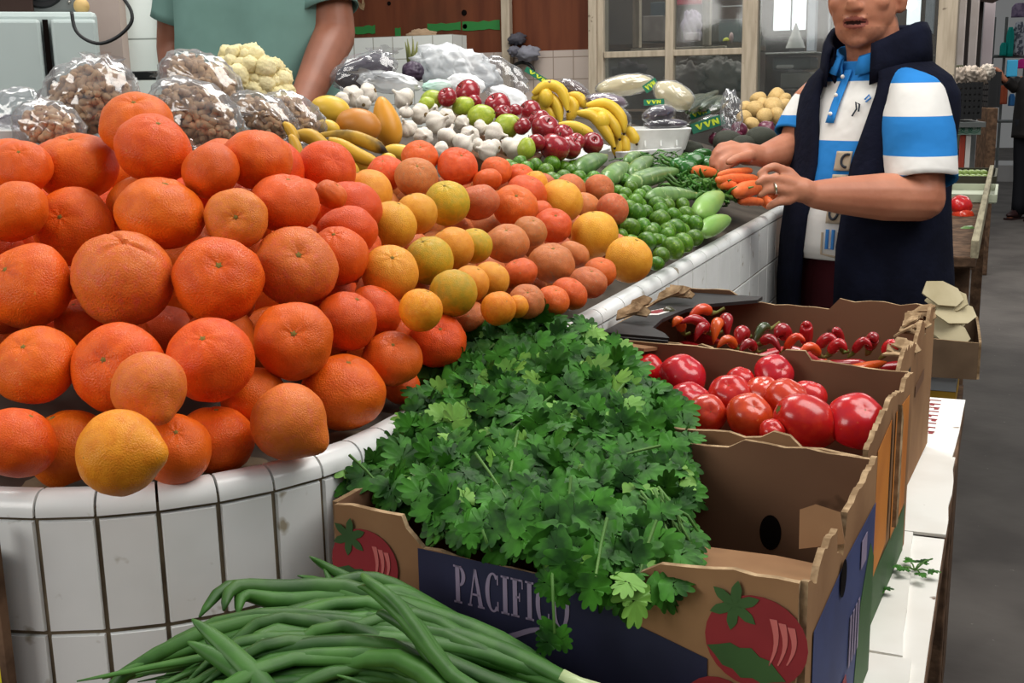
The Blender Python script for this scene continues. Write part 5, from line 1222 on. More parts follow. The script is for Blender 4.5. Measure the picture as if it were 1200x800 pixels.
bag(532, 82, 50, 28, 2.85, -14, M_HAZE, 'large billowing clear bag in the middle behind the apples', 5, .24, 2.2, .6)
bag(588, 92, 34, 22, 2.95, -30, M_BAG, 'clear bag draped to the right of the large billowing one', 6, .16, 1.7, .5)
bag(597, 116, 24, 14, 2.72, -22, M_WBAG, 'white plastic bag between the red apples and the brown packet', 7, .16, 1.6, .6)
bag(546, 98, 22, 12, 2.68, -10, M_WBAG, 'white plastic bag with a dark slit behind the darkest apple', 8, .12, 1.8, .5)
bag(512, 101, 17, 8, 2.58, 5, mat('mint_bag', '#9fd8bf', .35, .5, col2='#d5ece2', nscale=9, npos=(.4, .6)), 'mint green printed bag behind the green fruit', 9, .12, 2.2, .6)
bag(484, 84, 13, 12, 2.8, 0, M_DARKVEG, 'small dark bundle between the dark bag and the large clear bag', 10, .12, 2.2, .8)
bag(857, 132, 13, 26, 3.15, 5, M_BAG, 'tied clear bag standing above the purple onions', 11, .22, 2.2, .6)
bag(20, 128, 34, 26, 1.72, 0, M_BAG, 'clear plastic film bag in front of the white fridge at the far left', 12, .14, 1.8, .6)
bag(10, 142, 22, 8, 1.8, 0, M_DARKVEG, 'dark bundle in the foam tray at the far left', 13, .12, 2.2, .8)
M_PINE = mat('pineapple_leaf', '#5d6a35', .5, .3, col2='#7b7a48', nscale=9)
p = at(483, 66, 2.9); o = empty('leafy_stalk', p, 0, 'small upright olive leafy stalk in front of the white tiles', 'plant'); mb = MB()
for k in range(7):
    a = k * .9; mb.tube([(0, 0, -.06), (math.cos(a) * .008, math.sin(a) * .008, -.01), (math.cos(a) * .016, math.sin(a) * .016, .03 + .006 * (k % 3))], [.005, .006, .0008], 6)
mb.build('leaves', M_PINE, o, angle=180); BED.append((p.x, p.y, p.z - .06))

# ------------------------------------------------------------------ display bed under the goods (part of the counter)
x0, x1, y0, y1 = -1.43, -.516, CC.y - CR + .022, YE - .04
nx, ny = 46, 150
bed = MB(); vs = []; pts = [(a, b, c) for a, b, c in BED if c > 1.0]
for j in range(ny + 1):
    y = y0 + (y1 - y0) * j / ny
    for i in range(nx + 1):
        x = x0 + (x1 - x0) * i / nx
        zc_ = 1.30 - .04
        for a, b, c in pts:
            e = c - .010 + .5 * max(0, math.hypot(a - x, b - y) - .012)
            if e < zc_: zc_ = e
        v = Vector((x, y)) - CC
        if v.x > 0 and v.y < 0 and v.length > CR - .022: v = v.normalized() * (CR - .022)
        q = CC + v
        vs.append((q.x - CO.x, q.y - CO.y, max(1.048, min(zc_, ZC - .012 + .27 * (x1 - x)))))
bed.add(vs, [(j * (nx + 1) + i, j * (nx + 1) + i + 1, (j + 1) * (nx + 1) + i + 1, (j + 1) * (nx + 1) + i) for j in range(ny) for i in range(nx)])
bed.build('display_bed', mat('display_bed_lining', '#5a524a', .8, .15, col2='#3f3932', nscale=10), counter, angle=180)
# ------------------------------------------------------------------ back of the hall
def tile_mat(name, c1, c2, mortar, w_, h_, rough=.35):
    m = bpy.data.materials.new(name); m.use_nodes = True; nt = m.node_tree; N = nt.nodes; L = nt.links; b = N['Principled BSDF']; b.inputs['Roughness'].default_value = rough
    tc = N.new('ShaderNodeTexCoord'); sp = N.new('ShaderNodeSeparateXYZ'); cb = N.new('ShaderNodeCombineXYZ'); ad = N.new('ShaderNodeMath')
    L.new(tc.outputs['Object'], sp.inputs[0]); L.new(sp.outputs['X'], ad.inputs[0]); L.new(sp.outputs['Y'], ad.inputs[1]); L.new(ad.outputs[0], cb.inputs['X']); L.new(sp.outputs['Z'], cb.inputs['Y'])
    br = N.new('ShaderNodeTexBrick'); br.offset = 0; br.squash = 1
    br.inputs['Color1'].default_value = rgb(c1); br.inputs['Color2'].default_value = rgb(c2); br.inputs['Mortar'].default_value = rgb(mortar)
    br.inputs['Scale'].default_value = 1; br.inputs['Brick Width'].default_value = w_; br.inputs['Row Height'].default_value = h_; br.inputs['Mortar Size'].default_value = .0025
    L.new(cb.outputs[0], br.inputs['Vector']); L.new(br.outputs['Color'], b.inputs['Base Color'])
    bp = N.new('ShaderNodeBump'); bp.inputs['Strength'].default_value = .3; bp.inputs['Distance'].default_value = .003; bp.invert = True
    L.new(br.outputs['Fac'], bp.inputs['Height']); L.new(bp.outputs[0], b.inputs['Normal'])
    return m
M_T1 = tile_mat('wall_tile_white', '#e3e6e2', '#dcdfda', '#a8a69c', .10, .10)
M_T2 = tile_mat('wall_tile_dusky', '#c3b4ab', '#bcaea5', '#948377', .10, .10)
M_T3 = tile_mat('wall_tile_left', '#dfe8e4', '#d9e2de', '#8d9690', .20, .17)
M_PLY = mat('brown_board', '#6e3a22', .6, .3, col2='#5c2d1a', nscale=3, wave=(6, 6, .6), spots=(2.2, .55, .8, '#54321f'))
M_TAPE = mat('green_tape', '#2f7d3c', .5, .4)
M_CREAM = mat('cream_painted_wood', '#bcae9a', .6, .3, col2='#a89a86', nscale=8, wave=(8, 8, .8), spots=(30, .70, .74, '#77695a'))
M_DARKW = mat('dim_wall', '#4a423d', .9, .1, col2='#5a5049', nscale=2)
M_STEEL = mat('scale_steel', '#9a9791', .35, .5, metal=.7)
M_GREY = mat('grey_casing', '#6c706f', .4, .4, col2='#5f6362', nscale=10)
M_BLACK = mat('black_plastic', '#17181a', .45, .4)
M_FRIDGE = mat('white_enamel', '#b4c0be', .35, .45, col2='#a9b5b3', nscale=2, spots=(20, .74, .77, '#8f9690'))
def slab(name, X0, X1, Y0, Y1, Z0, Z1, m, parent=None, bevel=0, kind=None, label=None, cat=None):
    c = Vector(((X0 + X1) / 2, (Y0 + Y1) / 2, Z0)) if parent is None else Vector((0, 0, 0))
    b = MB(); b.box(((X0 + X1) / 2 - c.x, (Y0 + Y1) / 2 - c.y, (Z0 + Z1) / 2 - c.z), (X1 - X0, Y1 - Y0, Z1 - Z0))
    o = b.build(name, m, parent, smooth=False, bevel=bevel, loc=c if parent is None else None)
    if kind: o['kind'] = kind
    if label: tag(o, label, cat)
    return o
YW = 5.2
xa = aty(690, 60, YW).x; zb = aty(560, 62, YW).z; xl = aty(150, 60, YW).x - 1.2
slab('wall_back', xl, xa, YW, YW + .1, 0, zb, M_T2, kind='structure')
pw = slab('wall_back', xl, xa + .02, YW + .005, YW + .1, zb, 3.3, M_PLY, kind='structure')
def onwall(px0, py0, px1, py1, name, m, label, cat, t=.003):
    a, b = aty(px0, py0, YW + .005), aty(px1, py1, YW + .005); c = (a + b) / 2
    poly = []; rr = random.Random(int(px0))
    for k in range(8): x = a.x + (b.x - a.x) * k / 7; poly.append((x - c.x, b.z - c.z + rr.uniform(-.004, .004)))
    for k in range(7, -1, -1): x = a.x + (b.x - a.x) * k / 7; poly.append((x - c.x, a.z - c.z + rr.uniform(-.004, .004)))
    return tag(MB().prism(poly, (0, 0, 0), (1, 0, 0), (0, 0, 1), t).build(name, m, smooth=False, loc=c), label, cat, 'green tape strips')
onwall(415, 31, 440, 39, 'tape_strip', M_TAPE, 'short green tape strip on the brown board beside the green shirt', 'tape'); onwall(501, 28, 540, 35, 'tape_strip', M_TAPE, 'green tape strip, left half of the long line on the board', 'tape')
onwall(542, 26, 586, 34, 'tape_strip', M_TAPE, 'green tape strip, right half of the long line, ending at the slim post', 'tape'); onwall(463, 33, 470, 46, 'tape_strip', M_TAPE, 'small upright piece of green tape on the brown board', 'tape')
def hole(px, py, r, lab):
    c = aty(px, py, YW + .004); tag(MB().tube([(0, 0, 0), (0, -.002, 0)], [r, r], 12).build('bolt_hole', M_HOLE, smooth=False, loc=c), lab, 'hole', 'holes in the brown board')
hole(544, 15, .014, 'upper dark hole in the brown board'); hole(545, 31, .012, 'lower dark hole in the brown board, on the green tape'); hole(456, 4, .010, 'small dark hole near the top of the brown board')
pc = MB(); pc.prism([(0, 0), (.02, -.01), (.03, .02), (.018, .05), (.012, .02), (-.01, .035)], (0, 0, 0), (1, 0, 0), (0, 0, 1), .002); tag(pc.build('torn_sticker', M_CARDEDGE, smooth=False, loc=aty(422, 10, YW + .004)), 'torn pale sticker on the brown board', 'sticker')
# nearer tiled ledge at the left of the board
a, b = aty(360, 44, 4.75), aty(530, 52, 4.75)
slab('wall_inner', a.x - 1.0, b.x, 4.75, 4.9, 0, a.z - .01, M_T1, kind='structure')
# crumpled things on ledge and post
def rag(px, py, rx, ry, Y_, m, name, label, cat, seed, amp=.25, sc=2.2):
    c = aty(px, py, Y_); d = (c - EYE).dot(CZ); sx, sy = rx * d / FPX, ry * d / FPX
    return tag(MB().ball((0, 0, 0), (sx, min(sx, sy) * .8, sy), 34, 22, fn=crumple(None, amp, sc, seed)).build(name, m, loc=c, angle=180), label, cat)
rag(494, 42, 19, 8, 4.82, mat('paper_bag', '#a98f74', .8, .2, col2='#8f7760', nscale=8), 'crumpled_bag', 'crumpled brown paper bag on the tiled ledge', 'bag', 5)
p0 = aty(587, 30, YW - .06); p1 = aty(597, 30, YW - .06)
slab('trim_1', p0.x, p1.x, YW - .06, YW - .02, 0, 3.3, M_CREAM, kind='structure', bevel=.004)
hk = empty('hanging_cloth', aty(612, 55, YW - .05), 0, 'grey cloths hanging on the slim post in front of the brown board', 'cloth')
for i, (x, y, rx, ry) in enumerate(((606, 46, 10, 7), (618, 63, 14, 9), (603, 60, 6, 6))):
    c = aty(x, y, YW - .05 - .02 * i); s = (c - EYE).dot(CZ) / FPX
    MB().ball(c - hk.location, (rx * s, .05, ry * s), 24, 16, fn=crumple(None, .3, 2, i + 3)).build('fold', mat('grey_cloth_%d' % i, ['#55545c', '#8a8a94', '#70707a'][i], .85, .1), hk, angle=180)
tb_ = MB(); cc = [aty(612, 86, YW - .06) + Vector((math.cos(t) * .06, 0, math.sin(t) * .05)) for t in [k * PI / 8 for k in range(9)]]; o0 = cc[0].copy()
tag(tb_.tube([q - o0 for q in cc], .008, 8).build('black_hose', M_BLACK, loc=o0), 'short black hose loop against the dusky tiles below the hanging cloths', 'hose')

# glazed cabin: window_1 (two lights wide) and what stands behind it
YC = 5.0
def post(px0, px1, name, m=M_CREAM, Y_=YC, z0=0, z1=3.3, dy=.08, par=None):
    a, b = aty(px0, 60, Y_).x, aty(px1, 60, Y_).x
    return slab(name, a, b, Y_, Y_ + dy, z0, z1, m, par, .004, None if par else 'structure')
post(689, 699, 'trim_2'); post(699.5, 707, 'trim_3', Y_=YC + .015)
win = empty('window_1', (0, 0, 0)); win['kind'] = 'structure'
post(779, 789, 'window_frame', par=win, dy=.05); post(869, 887, 'window_frame', par=win)
zr0, zr1 = aty(780, 66, YC).z, aty(780, 58.5, YC).z; xa1, xb1 = aty(707, 60, YC).x, aty(870, 60, YC).x
slab('window_rail', xa1, xb1, YC + .005, YC + .05, zr0, zr1, M_CREAM, win, .003)
slab('window_sill', xa1, xb1, YC - .01, YC + .08, .9, 1.0, M_CREAM, win, .003)
slab('lower_panel', xa1, aty(1098, 60, YC).x, YC + .01, YC + .04, 0, .9, M_T2, win)
MB().prism([(xa1, 1.0), (xb1, 1.0), (xb1, 3.3), (xa1, 3.3)], (0, YC + .03, 0), (1, 0, 0), (0, 0, 1), .003).build('pane', M_GLASS, win, smooth=False)
xc, xd = aty(887, 60, YC).x, aty(1098, 60, YC).x
MB().prism([(xc, 1.0), (xd, 1.0), (xd, 3.3), (xc, 3.3)], (0, YC + .03, 0), (1, 0, 0), (0, 0, 1), .003).build('pane', M_GLASS, win, smooth=False)
slab('window_sill', xc, xd, YC - .01, YC + .08, .9, 1.0, M_CREAM, win, .003)
post(1097, 1120, 'trim_4', Y_=4.6, dy=.12)
# cabin interior
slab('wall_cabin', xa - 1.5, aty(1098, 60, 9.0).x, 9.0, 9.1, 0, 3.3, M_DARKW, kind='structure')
YI = 6.3
w2 = empty('window_2', (0, 0, 0)); w2['kind'] = 'structure'
for x0_, x1_ in ((741, 749), (823, 831)): post(x0_, x1_, 'window_frame', Y_=YI, z0=aty(740, 56, YI).z, par=w2, dy=.05)
zi = aty(740, 57, YI).z; slab('window_rail', aty(739, 50, YI).x, aty(850, 50, YI).x, YI, YI + .05, zi - .03, zi, M_CREAM, w2, .003)
shelf = slab('storage_shelf', aty(712, 60, 5.9).x, aty(868, 60, 5.9).x, 5.6, 6.2, 1.20, 1.24, M_WOODEDGE, label='wooden shelf board behind the glazed cabin front', cat='shelf')
M_GBAG = mat('grey_sack', '#857d77', .8, .15, col2='#6f6761', nscale=6)
rag(805, 98, 26, 22, 5.75, M_GBAG, 'sack', 'crumpled grey plastic sacks, left heap behind the lower right pane', 'sack', 21, .35, 2.4); rag(845, 92, 26, 24, 5.8, M_GBAG, 'sack', 'crumpled grey plastic sack right of the left heap behind the pane', 'sack', 23, .35, 2.4); rag(828, 74, 24, 10, 5.9, M_GBAG, 'sack', 'flattened grey sack lying on top of the other two behind the pane', 'sack', 27, .35, 2.2)
rag(738, 88, 22, 16, 5.8, mat('dark_sack', '#3a2a2b', .8, .2), 'sack', 'dark maroon sack in shade behind the lower left pane', 'sack', 24, .3, 2)
rag(811, 32, 11, 20, 7.0, mat('mauve_cloth', '#8d8090', .8, .2), 'cloth_bundle', 'pale mauve bundle standing behind the upper right pane', 'bundle', 25, .3, 2)
def bgbox(px0, py0, px1, py1, Y_, dy, m, name, label, cat, bevel=.004):
    a, b = aty(px0, py1, Y_), aty(px1, py0, Y_)
    o = slab(name, a.x, b.x, Y_, Y_ + dy, a.z, b.z, m, None, bevel); tag(o, label, cat); return o
bgbox(793, -8, 822, 6, 7.2, .02, mat('red_cloth', '#a3404e', .8, .2), 'hanging_cloth', 'dusky red cloth at the top of the upper right pane', 'cloth')
bgbox(803, 38, 819, 48, 6.8, .05, mat('pale_card', '#b4abb0', .7, .2), 'card', 'pale card below the mauve bundle behind the pane', 'card')
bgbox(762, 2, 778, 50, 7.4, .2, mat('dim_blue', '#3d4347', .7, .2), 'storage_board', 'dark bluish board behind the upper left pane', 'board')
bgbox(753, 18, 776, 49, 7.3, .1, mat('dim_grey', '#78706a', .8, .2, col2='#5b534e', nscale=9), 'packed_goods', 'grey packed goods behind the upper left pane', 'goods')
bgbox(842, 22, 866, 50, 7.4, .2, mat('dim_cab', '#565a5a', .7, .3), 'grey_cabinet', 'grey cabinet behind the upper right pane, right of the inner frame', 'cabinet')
bgbox(845, 6, 872, 8, 6.9, .02, mat('pale_rail', '#c9cccb', .4, .4), 'rail', 'pale horizontal rail high behind the upper right pane', 'rail')
rag(851, 48, 4, 4, 6.6, mat('yellow_thing', '#c3c63a', .5, .3), 'yellow_cup', 'small yellow green cup on the inner sill', 'cup', 3, .1)
rag(857, 44, 2.5, 6, 6.6, mat('pink_thing', '#d9b9b6', .5, .3), 'bottle', 'tiny pale bottle beside the yellow green cup', 'bottle', 4, .1)
slab('upper_shelf', aty(738, 60, 7.0).x, aty(874, 60, 7.0).x, 6.5, 7.75, 1.565, 1.595, M_WOODEDGE, label='wooden shelf board at the back of the cabin behind the upper panes', cat='shelf')
M_LITW = mat('lit_window', '#eef4f6', .5, .2, emit=1.6)
lw_ = bgbox(906, -12, 945, 36, 8.9, .04, M_LITW, 'window_3', None, None); lw_['kind'] = 'structure'
for x_ in (925,): post(x_, x_ + 1.4, 'window_frame', M_GREY, 8.86, aty(920, 36, 8.86).z, aty(920, -12, 8.86).z, .03, lw_)
for ch_ in kids(lw_):
    ch_.parent = None; tag(ch_, None, None, None, 'structure'); ch_.name = 'trim_5'
bgbox(945, -12, 957, 60, 8.3, .1, mat('pale_post', '#a9acb2', .6, .2), 'trim_6', None, None)['kind'] = 'structure'
bgbox(959, -12, 972, 330, 8.2, .1, mat('striped_panel', '#d5d4d8', .6, .2, col2='#aaa4a6', nscale=40), 'pale_panel', 'pale panel just left of the man behind the glass', 'panel')
bgbox(1062, -12, 1080, 30, 8.9, .04, M_LITW, 'window_4', None, None)['kind'] = 'structure'
bgbox(1083, -12, 1096, 40, 8.7, .1, mat('cabin_grey', '#7e8287', .6, .3), 'trim_7', None, None)['kind'] = 'structure'
lp = aty(1068, 5, 7.5); l_ = MB().ball((0, 0, 0), .035, 14, 10).build('lamp_bulb', mat('lit_bulb', '#ffffff', .4, .2, emit=6), loc=lp, angle=180); tag(l_, 'small glowing lamp behind the glass right of the man', 'lamp')
rag(1078, 48, 12, 15, 6.4, mat('brown_bundle', '#7b5f50', .8, .2), 'bundle', 'brown bundle behind the glass above the vest shoulder', 'bundle', 31, .25)
# dark counter with scales
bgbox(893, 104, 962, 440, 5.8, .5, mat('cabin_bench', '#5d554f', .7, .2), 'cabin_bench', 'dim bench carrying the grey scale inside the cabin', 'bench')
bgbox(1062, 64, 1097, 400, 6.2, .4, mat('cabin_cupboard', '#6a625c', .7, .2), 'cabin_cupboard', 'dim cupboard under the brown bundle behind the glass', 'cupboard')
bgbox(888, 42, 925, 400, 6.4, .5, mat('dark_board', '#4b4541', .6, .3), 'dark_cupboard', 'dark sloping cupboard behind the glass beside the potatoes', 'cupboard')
sc_ = empty('weighing_scale', aty(925, 80, 5.9), 0, 'grey metal counter scale behind the glass left of the man', 'scale')
def sc_box(px0, py0, px1, py1, Y_, dy, m, name):
    a, b = aty(px0, py1, Y_) - sc_.location, aty(px1, py0, Y_) - sc_.location
    q = MB(); q.box(((a.x + b.x) / 2, (a.y + b.y) / 2 + dy / 2, (a.z + b.z) / 2), (b.x - a.x, dy, b.z - a.z)); return q.build(name, m, sc_, smooth=False, bevel=.012, seg=3)
sc_box(896, 60, 956, 65, 5.86, .3, M_STEEL, 'weighing_pan'); sc_box(905, 66, 950, 82, 5.9, .25, M_GREY, 'housing'); sc_box(909, 75.5, 930, 80.5, 5.885, .02, mat('scale_plate', '#c9c7c2', .5, .3), 'name_plate'); sc_box(914, 84, 950, 104, 5.92, .2, mat('scale_base', '#8d8881', .5, .3), 'base')
cone = MB().lathe([(.05, 0), (.045, .01), (.003, .12)], 16).build('paper_cone', M_WHITECARD, loc=aty(932, 56, 6.1)); tag(cone, 'white paper cone standing on the scale', 'paper')

# ------------------------------------------------------------------ left: fridge, radio, tiled wall
fz = at(60, 15, 2.85).z; fx1 = at(119, 80, 2.85); u = fx1 - EYE; u = Vector((u.y, -u.x, 0)).normalized(); fx0 = fx1 - u * .60
u = (fx1 - fx0); u.z = 0; L_ = u.length; rz = math.atan2(u.y, u.x)
fr = empty('white_fridge', (fx0.x, fx0.y, 0), rz, 'tall white enamel fridge behind the stall at the far left', 'fridge')
seam = L_ - .118
MB().box((L_ / 2, .31, fz / 2), (L_, .58, fz)).build('cabinet', M_FRIDGE, fr, smooth=False, bevel=.012)
MB().box(((seam - .006) / 2, .0, fz / 2 + .06), (seam - .018, .03, fz - .16)).build('door', M_FRIDGE, fr, smooth=False, bevel=.008)
MB().box(((seam + .008 + L_) / 2, .0, fz / 2 + .06), (L_ - seam - .014, .03, fz - .16)).build('door', M_FRIDGE, fr, smooth=False, bevel=.008)
MB().box((seam - .001, .008, fz / 2 + .06), (.012, .02, fz - .16)).build('door_gap', M_HOLE, fr, smooth=False)
MB().box((seam - .05, -.03, fz * .55), (.02, .03, .3)).build('handle', M_GREY, fr, smooth=False, bevel=.006)
rp = at(58, 8, 2.85); rd = empty('radio', (rp.x, rp.y, fz), rz, 'grey radio with a round speaker on top of the white fridge', 'radio')
MB().box((0, .12, .07), (.155, .12, .14)).build('casing', M_GREY, rd, smooth=False, bevel=.012, seg=3)
MB().tube([(-.02, .062, .075), (-.02, .052, .075)], [.062, .056], 32).build('speaker_ring', M_BLACK, rd)
MB().lathe([(.046, 0), (.044, .004), (.02, .010), (.001, .011)], 32).build('speaker_cone', M_BLACK, rd).rotation_euler = (R(90), 0, 0)
for c_ in kids(rd):
    if c_.name.startswith('speaker_cone'): c_.location = (-.02, .054, .075)
for i, (x, z) in enumerate(((.045, .11), (.062, .11), (.045, .03), (.062, .03))): MB().ball((x, .058, z), .004, 8, 6).build('screw', M_STEEL, rd)
db = at(10, 9, 2.9); q = slab('dark_box', 0, .12, 0, .12, 0, .09, mat('dark_brown_box', '#33241f', .7, .2), None, .004); q.location = (db.x, db.y, fz); q.rotation_euler = (0, 0, rz); tag(q, 'small dark box left of the radio on the fridge', 'box')
bl = at(96, 12, 2.9); q = MB().ball((0, 0, .018), (.02, .018, .02), 16, 12).build('small_squash', M_POT, loc=(bl.x, bl.y, fz), angle=180); tag(q, 'small pale round squash right of the radio', 'squash')
cpts = smooth_line([at(x, y, 2.72) for x, y in ((84, 14), (88, 34), (100, 46), (118, 51), (138, 43), (153, 28), (154, 14), (146, 0), (138, -10))], 30); c0 = cpts[0].copy()
tag(MB().tube([q - c0 for q in cpts], .0042, 8).build('power_cord', M_BLACK, loc=c0, angle=180), 'black cord looping down from the radio and up the wall', 'cord')
wl0 = at(112, 60, 3.55); wl1 = at(193, 60, 3.55)
ww_ = wl1 - wl0; Lw = Vector((ww_.x, ww_.y)).length; rzw = math.atan2(ww_.y, ww_.x)
wl_ = MB().box((Lw / 2 - 1.0, .1, 1.65), (Lw + 2.0, .2, 3.3)).build('wall_left', M_T3, smooth=False, loc=(wl0.x, wl0.y, 0)); wl_.rotation_euler = (0, 0, rzw); wl_['kind'] = 'structure'
pb0 = (at(152, 60, 3.53) - wl0); pl_ = Vector((pb0.x, pb0.y)).length
tr = MB().box((pl_ / 2 - .02, -.03, 1.65), (pl_ + .02, .06, 3.3)).build('trim_8', mat('dusky_plaster', '#b3a39b', .75, .2, col2='#a5958d', nscale=4), smooth=False, loc=(wl0.x, wl0.y, 0)); tr.rotation_euler = (0, 0, rzw); tr['kind'] = 'structure'
tr = MB().box((Lw + .008, .08, 1.65), (.016, .2, 3.3)).build('trim_9', mat('yellow_edge', '#b9b45a', .6, .2), smooth=False, loc=(wl0.x, wl0.y, 0)); tr.rotation_euler = (0, 0, rzw); tr['kind'] = 'structure'
q = at(160, 89, 3.1); sh = MB().box((0, 0, 0), (.22, .12, .022)).build('black_ledge', M_BLACK, smooth=False, bevel=.003, loc=q); sh.rotation_euler = (0, 0, rzw); tag(sh, 'black shelf edge below the left wall tiles', 'shelf')
sg = MB().box((0, 0, 0), (.30, .004, .22)).build('painted_board', M_INKBLUE, smooth=False, loc=(-.84, CC.y - CR - .008, .915)); tag(sg, 'blue and yellow painted board on the counter front at the far left', 'board')
MB().box((.152, -.001, 0), (.007, .008, .26)).build('edge_strip', M_WOODEDGE, sg, smooth=False)
MB().box((0, -.0025, -.0375), (.298, .002, .145)).build('yellow_band', mat('sign_yellow', '#d8d12a', .5, .3), sg, smooth=False); MB().box((0, -.0035, .032), (.298, .002, .006)).build('black_band', M_INKBLACK, sg, smooth=False)

# ------------------------------------------------------------------ right: aisle, crates, far shop
def place_box(px0, py0, px1, py1, d, dy, m, name, label, cat, bevel=.004, parent=None):
    a, b = at(px0, py1, d), at(px1, py0, d); W_ = (b - a).dot(CX); Hh = b.z - a.z
    return a, W_, Hh
st = MB(); tx0, tx1 = -.75, -.06
o = empty('produce_table', (-.235, 4.8, 0), 0, 'long low table of produce along the aisle behind the man', 'table')
MB().box((0, 0, .885), (.36, 3.0, .03)).build('table_top', M_WOODEDGE, o, smooth=False, bevel=.004)
MB().box((.175, 0, .92), (.02, 3.0, .05)).build('edge_board', mat('pale_edge_board', '#a39a80', .8, .2, col2='#857c66', nscale=12, wave=(8, .6, 8)), o, smooth=False, bevel=.003)
for y in (-1.4, 1.4):
    for x in (-.14, .14): MB().box((x, y, .435), (.05, .05, .87)).build('leg', M_WOODEDGE, o, smooth=False)
M_GTOM = mat('green_tomatillo', '#8fa651', .4, .4, col2='#7a9443', nscale=6, val=.1)
for i in range(14):
    px, py = 1124 + (i % 5) * 7 + (i // 5) * 1.5, 205 + (i // 5) * 5.5
    p_ = at(px, py, 5.6 - (i // 5) * .12); inst('tomatillo', mesh_of('tomatillo', lambda: MB().ball((0, 0, 0), 1, 16, 12), M_GTOM), p_, (0, 0, 0), .026, 'small green tomatillo in the far tray on the aisle table', 'tomatillo', 'tomatillos in the far tray')
def simple_tray(px0, py0, px1, d, w_, l_, h_, m, label):
    c = at((px0 + px1) / 2, py0, d); b = MB(); b.box((0, 0, -h_ / 2), (w_, l_, .008)); b.box((w_ / 2, 0, 0), (.01, l_, h_)); b.box((-w_ / 2, 0, 0), (.01, l_, h_)); b.box((0, -l_ / 2, 0), (w_, .01, h_)); b.box((0, l_ / 2, 0), (w_, .01, h_))
    tag(b.build('produce_tray', m, loc=(c.x, c.y, .90 + h_ / 2 + .002), smooth=False), label, 'tray', 'trays on the aisle table')
simple_tray(1115, 210, 1160, 5.5, .22, .55, .035, mat('dark_tray', '#4b4a3c', .7, .2), 'dark tray of green tomatillos, farthest on the aisle table')
simple_tray(1115, 235, 1150, 4.7, .22, .5, .03, mat('pale_tray', '#b5bba4', .6, .3), 'pale green tray between the tomatillos and the tomatoes')
for i, (px, py, r) in enumerate(((1132, 236, 6), (1140, 240, 5), (1146, 246, 5))):
    p_ = at(px, py, 4.6); inst('chayote', mesh_of('far_chayote', lambda: MB().ball((0, 0, 0), 1, 16, 12, fn=lambda d, t, a: Vector((d.x, d.y, d.z * (.7)))), M_CHAY), p_, (0, 0, 0), r * 4.6 / FPX, ['pale chayote at the left of the pale tray', 'pale chayote in the middle of the pale tray', 'pale chayote at the right of the pale tray'][i], 'chayote', 'chayotes on the aisle table')
for i, (px, py, r) in enumerate(((1126, 240, 13), (1129, 253, 13), (1139, 259, 7))):
    p_ = at(px, py, 4.05); inst('tomato', mesh_of('tomato_T', TOM, MATS['tomato_skin']), p_, (.4, .3, i), r * 4.05 / FPX, ['upper big tomato on the aisle table just behind the vest', 'lower big tomato on the aisle table just behind the vest', 'small tomato lowest on the aisle table near the edge board'][i], 'tomato', 'tomatoes on the aisle table')
for i, (x0_, y0_, x1_, y1_) in enumerate(((1118, 282, 1142, 268), (1122, 290, 1140, 280))):
    a_, b_ = at(x0_, y0_, 3.7), at(x1_, y1_, 3.7); c_ = (a_ + b_) / 2
    oo = MB().tube([a_.lerp(b_, t) - c_ for t in (0, .1, .4, .7, .95, 1)], [.005, .018, .026, .024, .015, .003], 14).build('zucchini', M_ZUC, loc=c_, angle=180); tag(oo, ['upper dark green zucchini on the aisle table below the tomatoes', 'lower dark green zucchini on the aisle table below the tomatoes'][i], 'zucchini', 'zucchini on the aisle table')
# cardboard crate with torn paper
cb = at(1115, 440, 2.42); cb_ = empty('cardboard_crate', (cb.x - .02, cb.y + .12, cb.z), 0.05, 'brown cardboard crate stuffed with torn pale cardboard past the end of the table', 'crate')
for a_, b_ in (((-.12, -.14), (.062, -.14)), ((.062, -.14), (.062, .14)), ((.062, .14), (-.12, .14)), ((-.12, .14), (-.12, -.14))): wall2('crate_wall', cb_, a_, b_, [(0, .078), (.5, .081), (1, .078)], .005, mat('grimy_cardboard', '#6f5b48', .85, .1, col2='#5c4a3a', nscale=8) if 'grimy_cardboard' not in MATS else MATS['grimy_cardboard'], M_CARDEDGE)
MB().box((-.03, 0, .01), (.18, .27, .01)).build('bottom_panel', M_CARDIN, cb_, smooth=False)
M_PALEC = mat('pale_torn_cardboard', '#c9bd9c', .85, .1, col2='#b3a684', nscale=9)
rk = random.Random(40)
for i in range(7):
    px, py = 1098 + 5 * (i % 4) + rk.uniform(-2, 2), 345 + 10 * i * .75
    c_ = at(px + 6, py, 2.44 + .02 * (i % 3)); b = MB(); w_, h_ = .045, .05
    b.prism([(-w_, -.01), (-w_ * .3, -.028), (w_ * .6, -.02), (w_, 0), (w_ * .8, .022), (w_ * .1, .03), (-w_ * .7, .02)], (0, 0, 0), Vector((1, rk.uniform(-.4, .4), rk.uniform(-.3, .3))).normalized(), Vector((rk.uniform(-.4, .2), .5, rk.uniform(.5, 1))).normalized(), .004)
    oo = b.build('torn_cardboard', M_PALEC, loc=c_, smooth=False); tag(oo, 'crumpled pale cardboard scrap, %s from the top of the heap in the crate' % ORD[i], 'cardboard', 'torn cardboard in the crate')
so = empty('wooden_support', (cb.x - .03, cb.y + .12, 0), 0, 'low stack of a grey and a yellow block under the cardboard crate', 'stand')
MB().box((-.02, 0, (cb.z - .077) / 2), (.14, .24, cb.z - .077)).build('post', M_WOODEDGE, so, smooth=False); MB().box((-.02, -.0, cb.z - .057), (.12, .22, .04)).build('yellow_block', mat('ochre_block', '#b98f2e', .6, .3), so, smooth=False); MB().box((-.02, 0, cb.z - .0195), (.12, .22, .037)).build('grey_block', mat('grey_block', '#a9adb0', .6, .3), so, smooth=False)
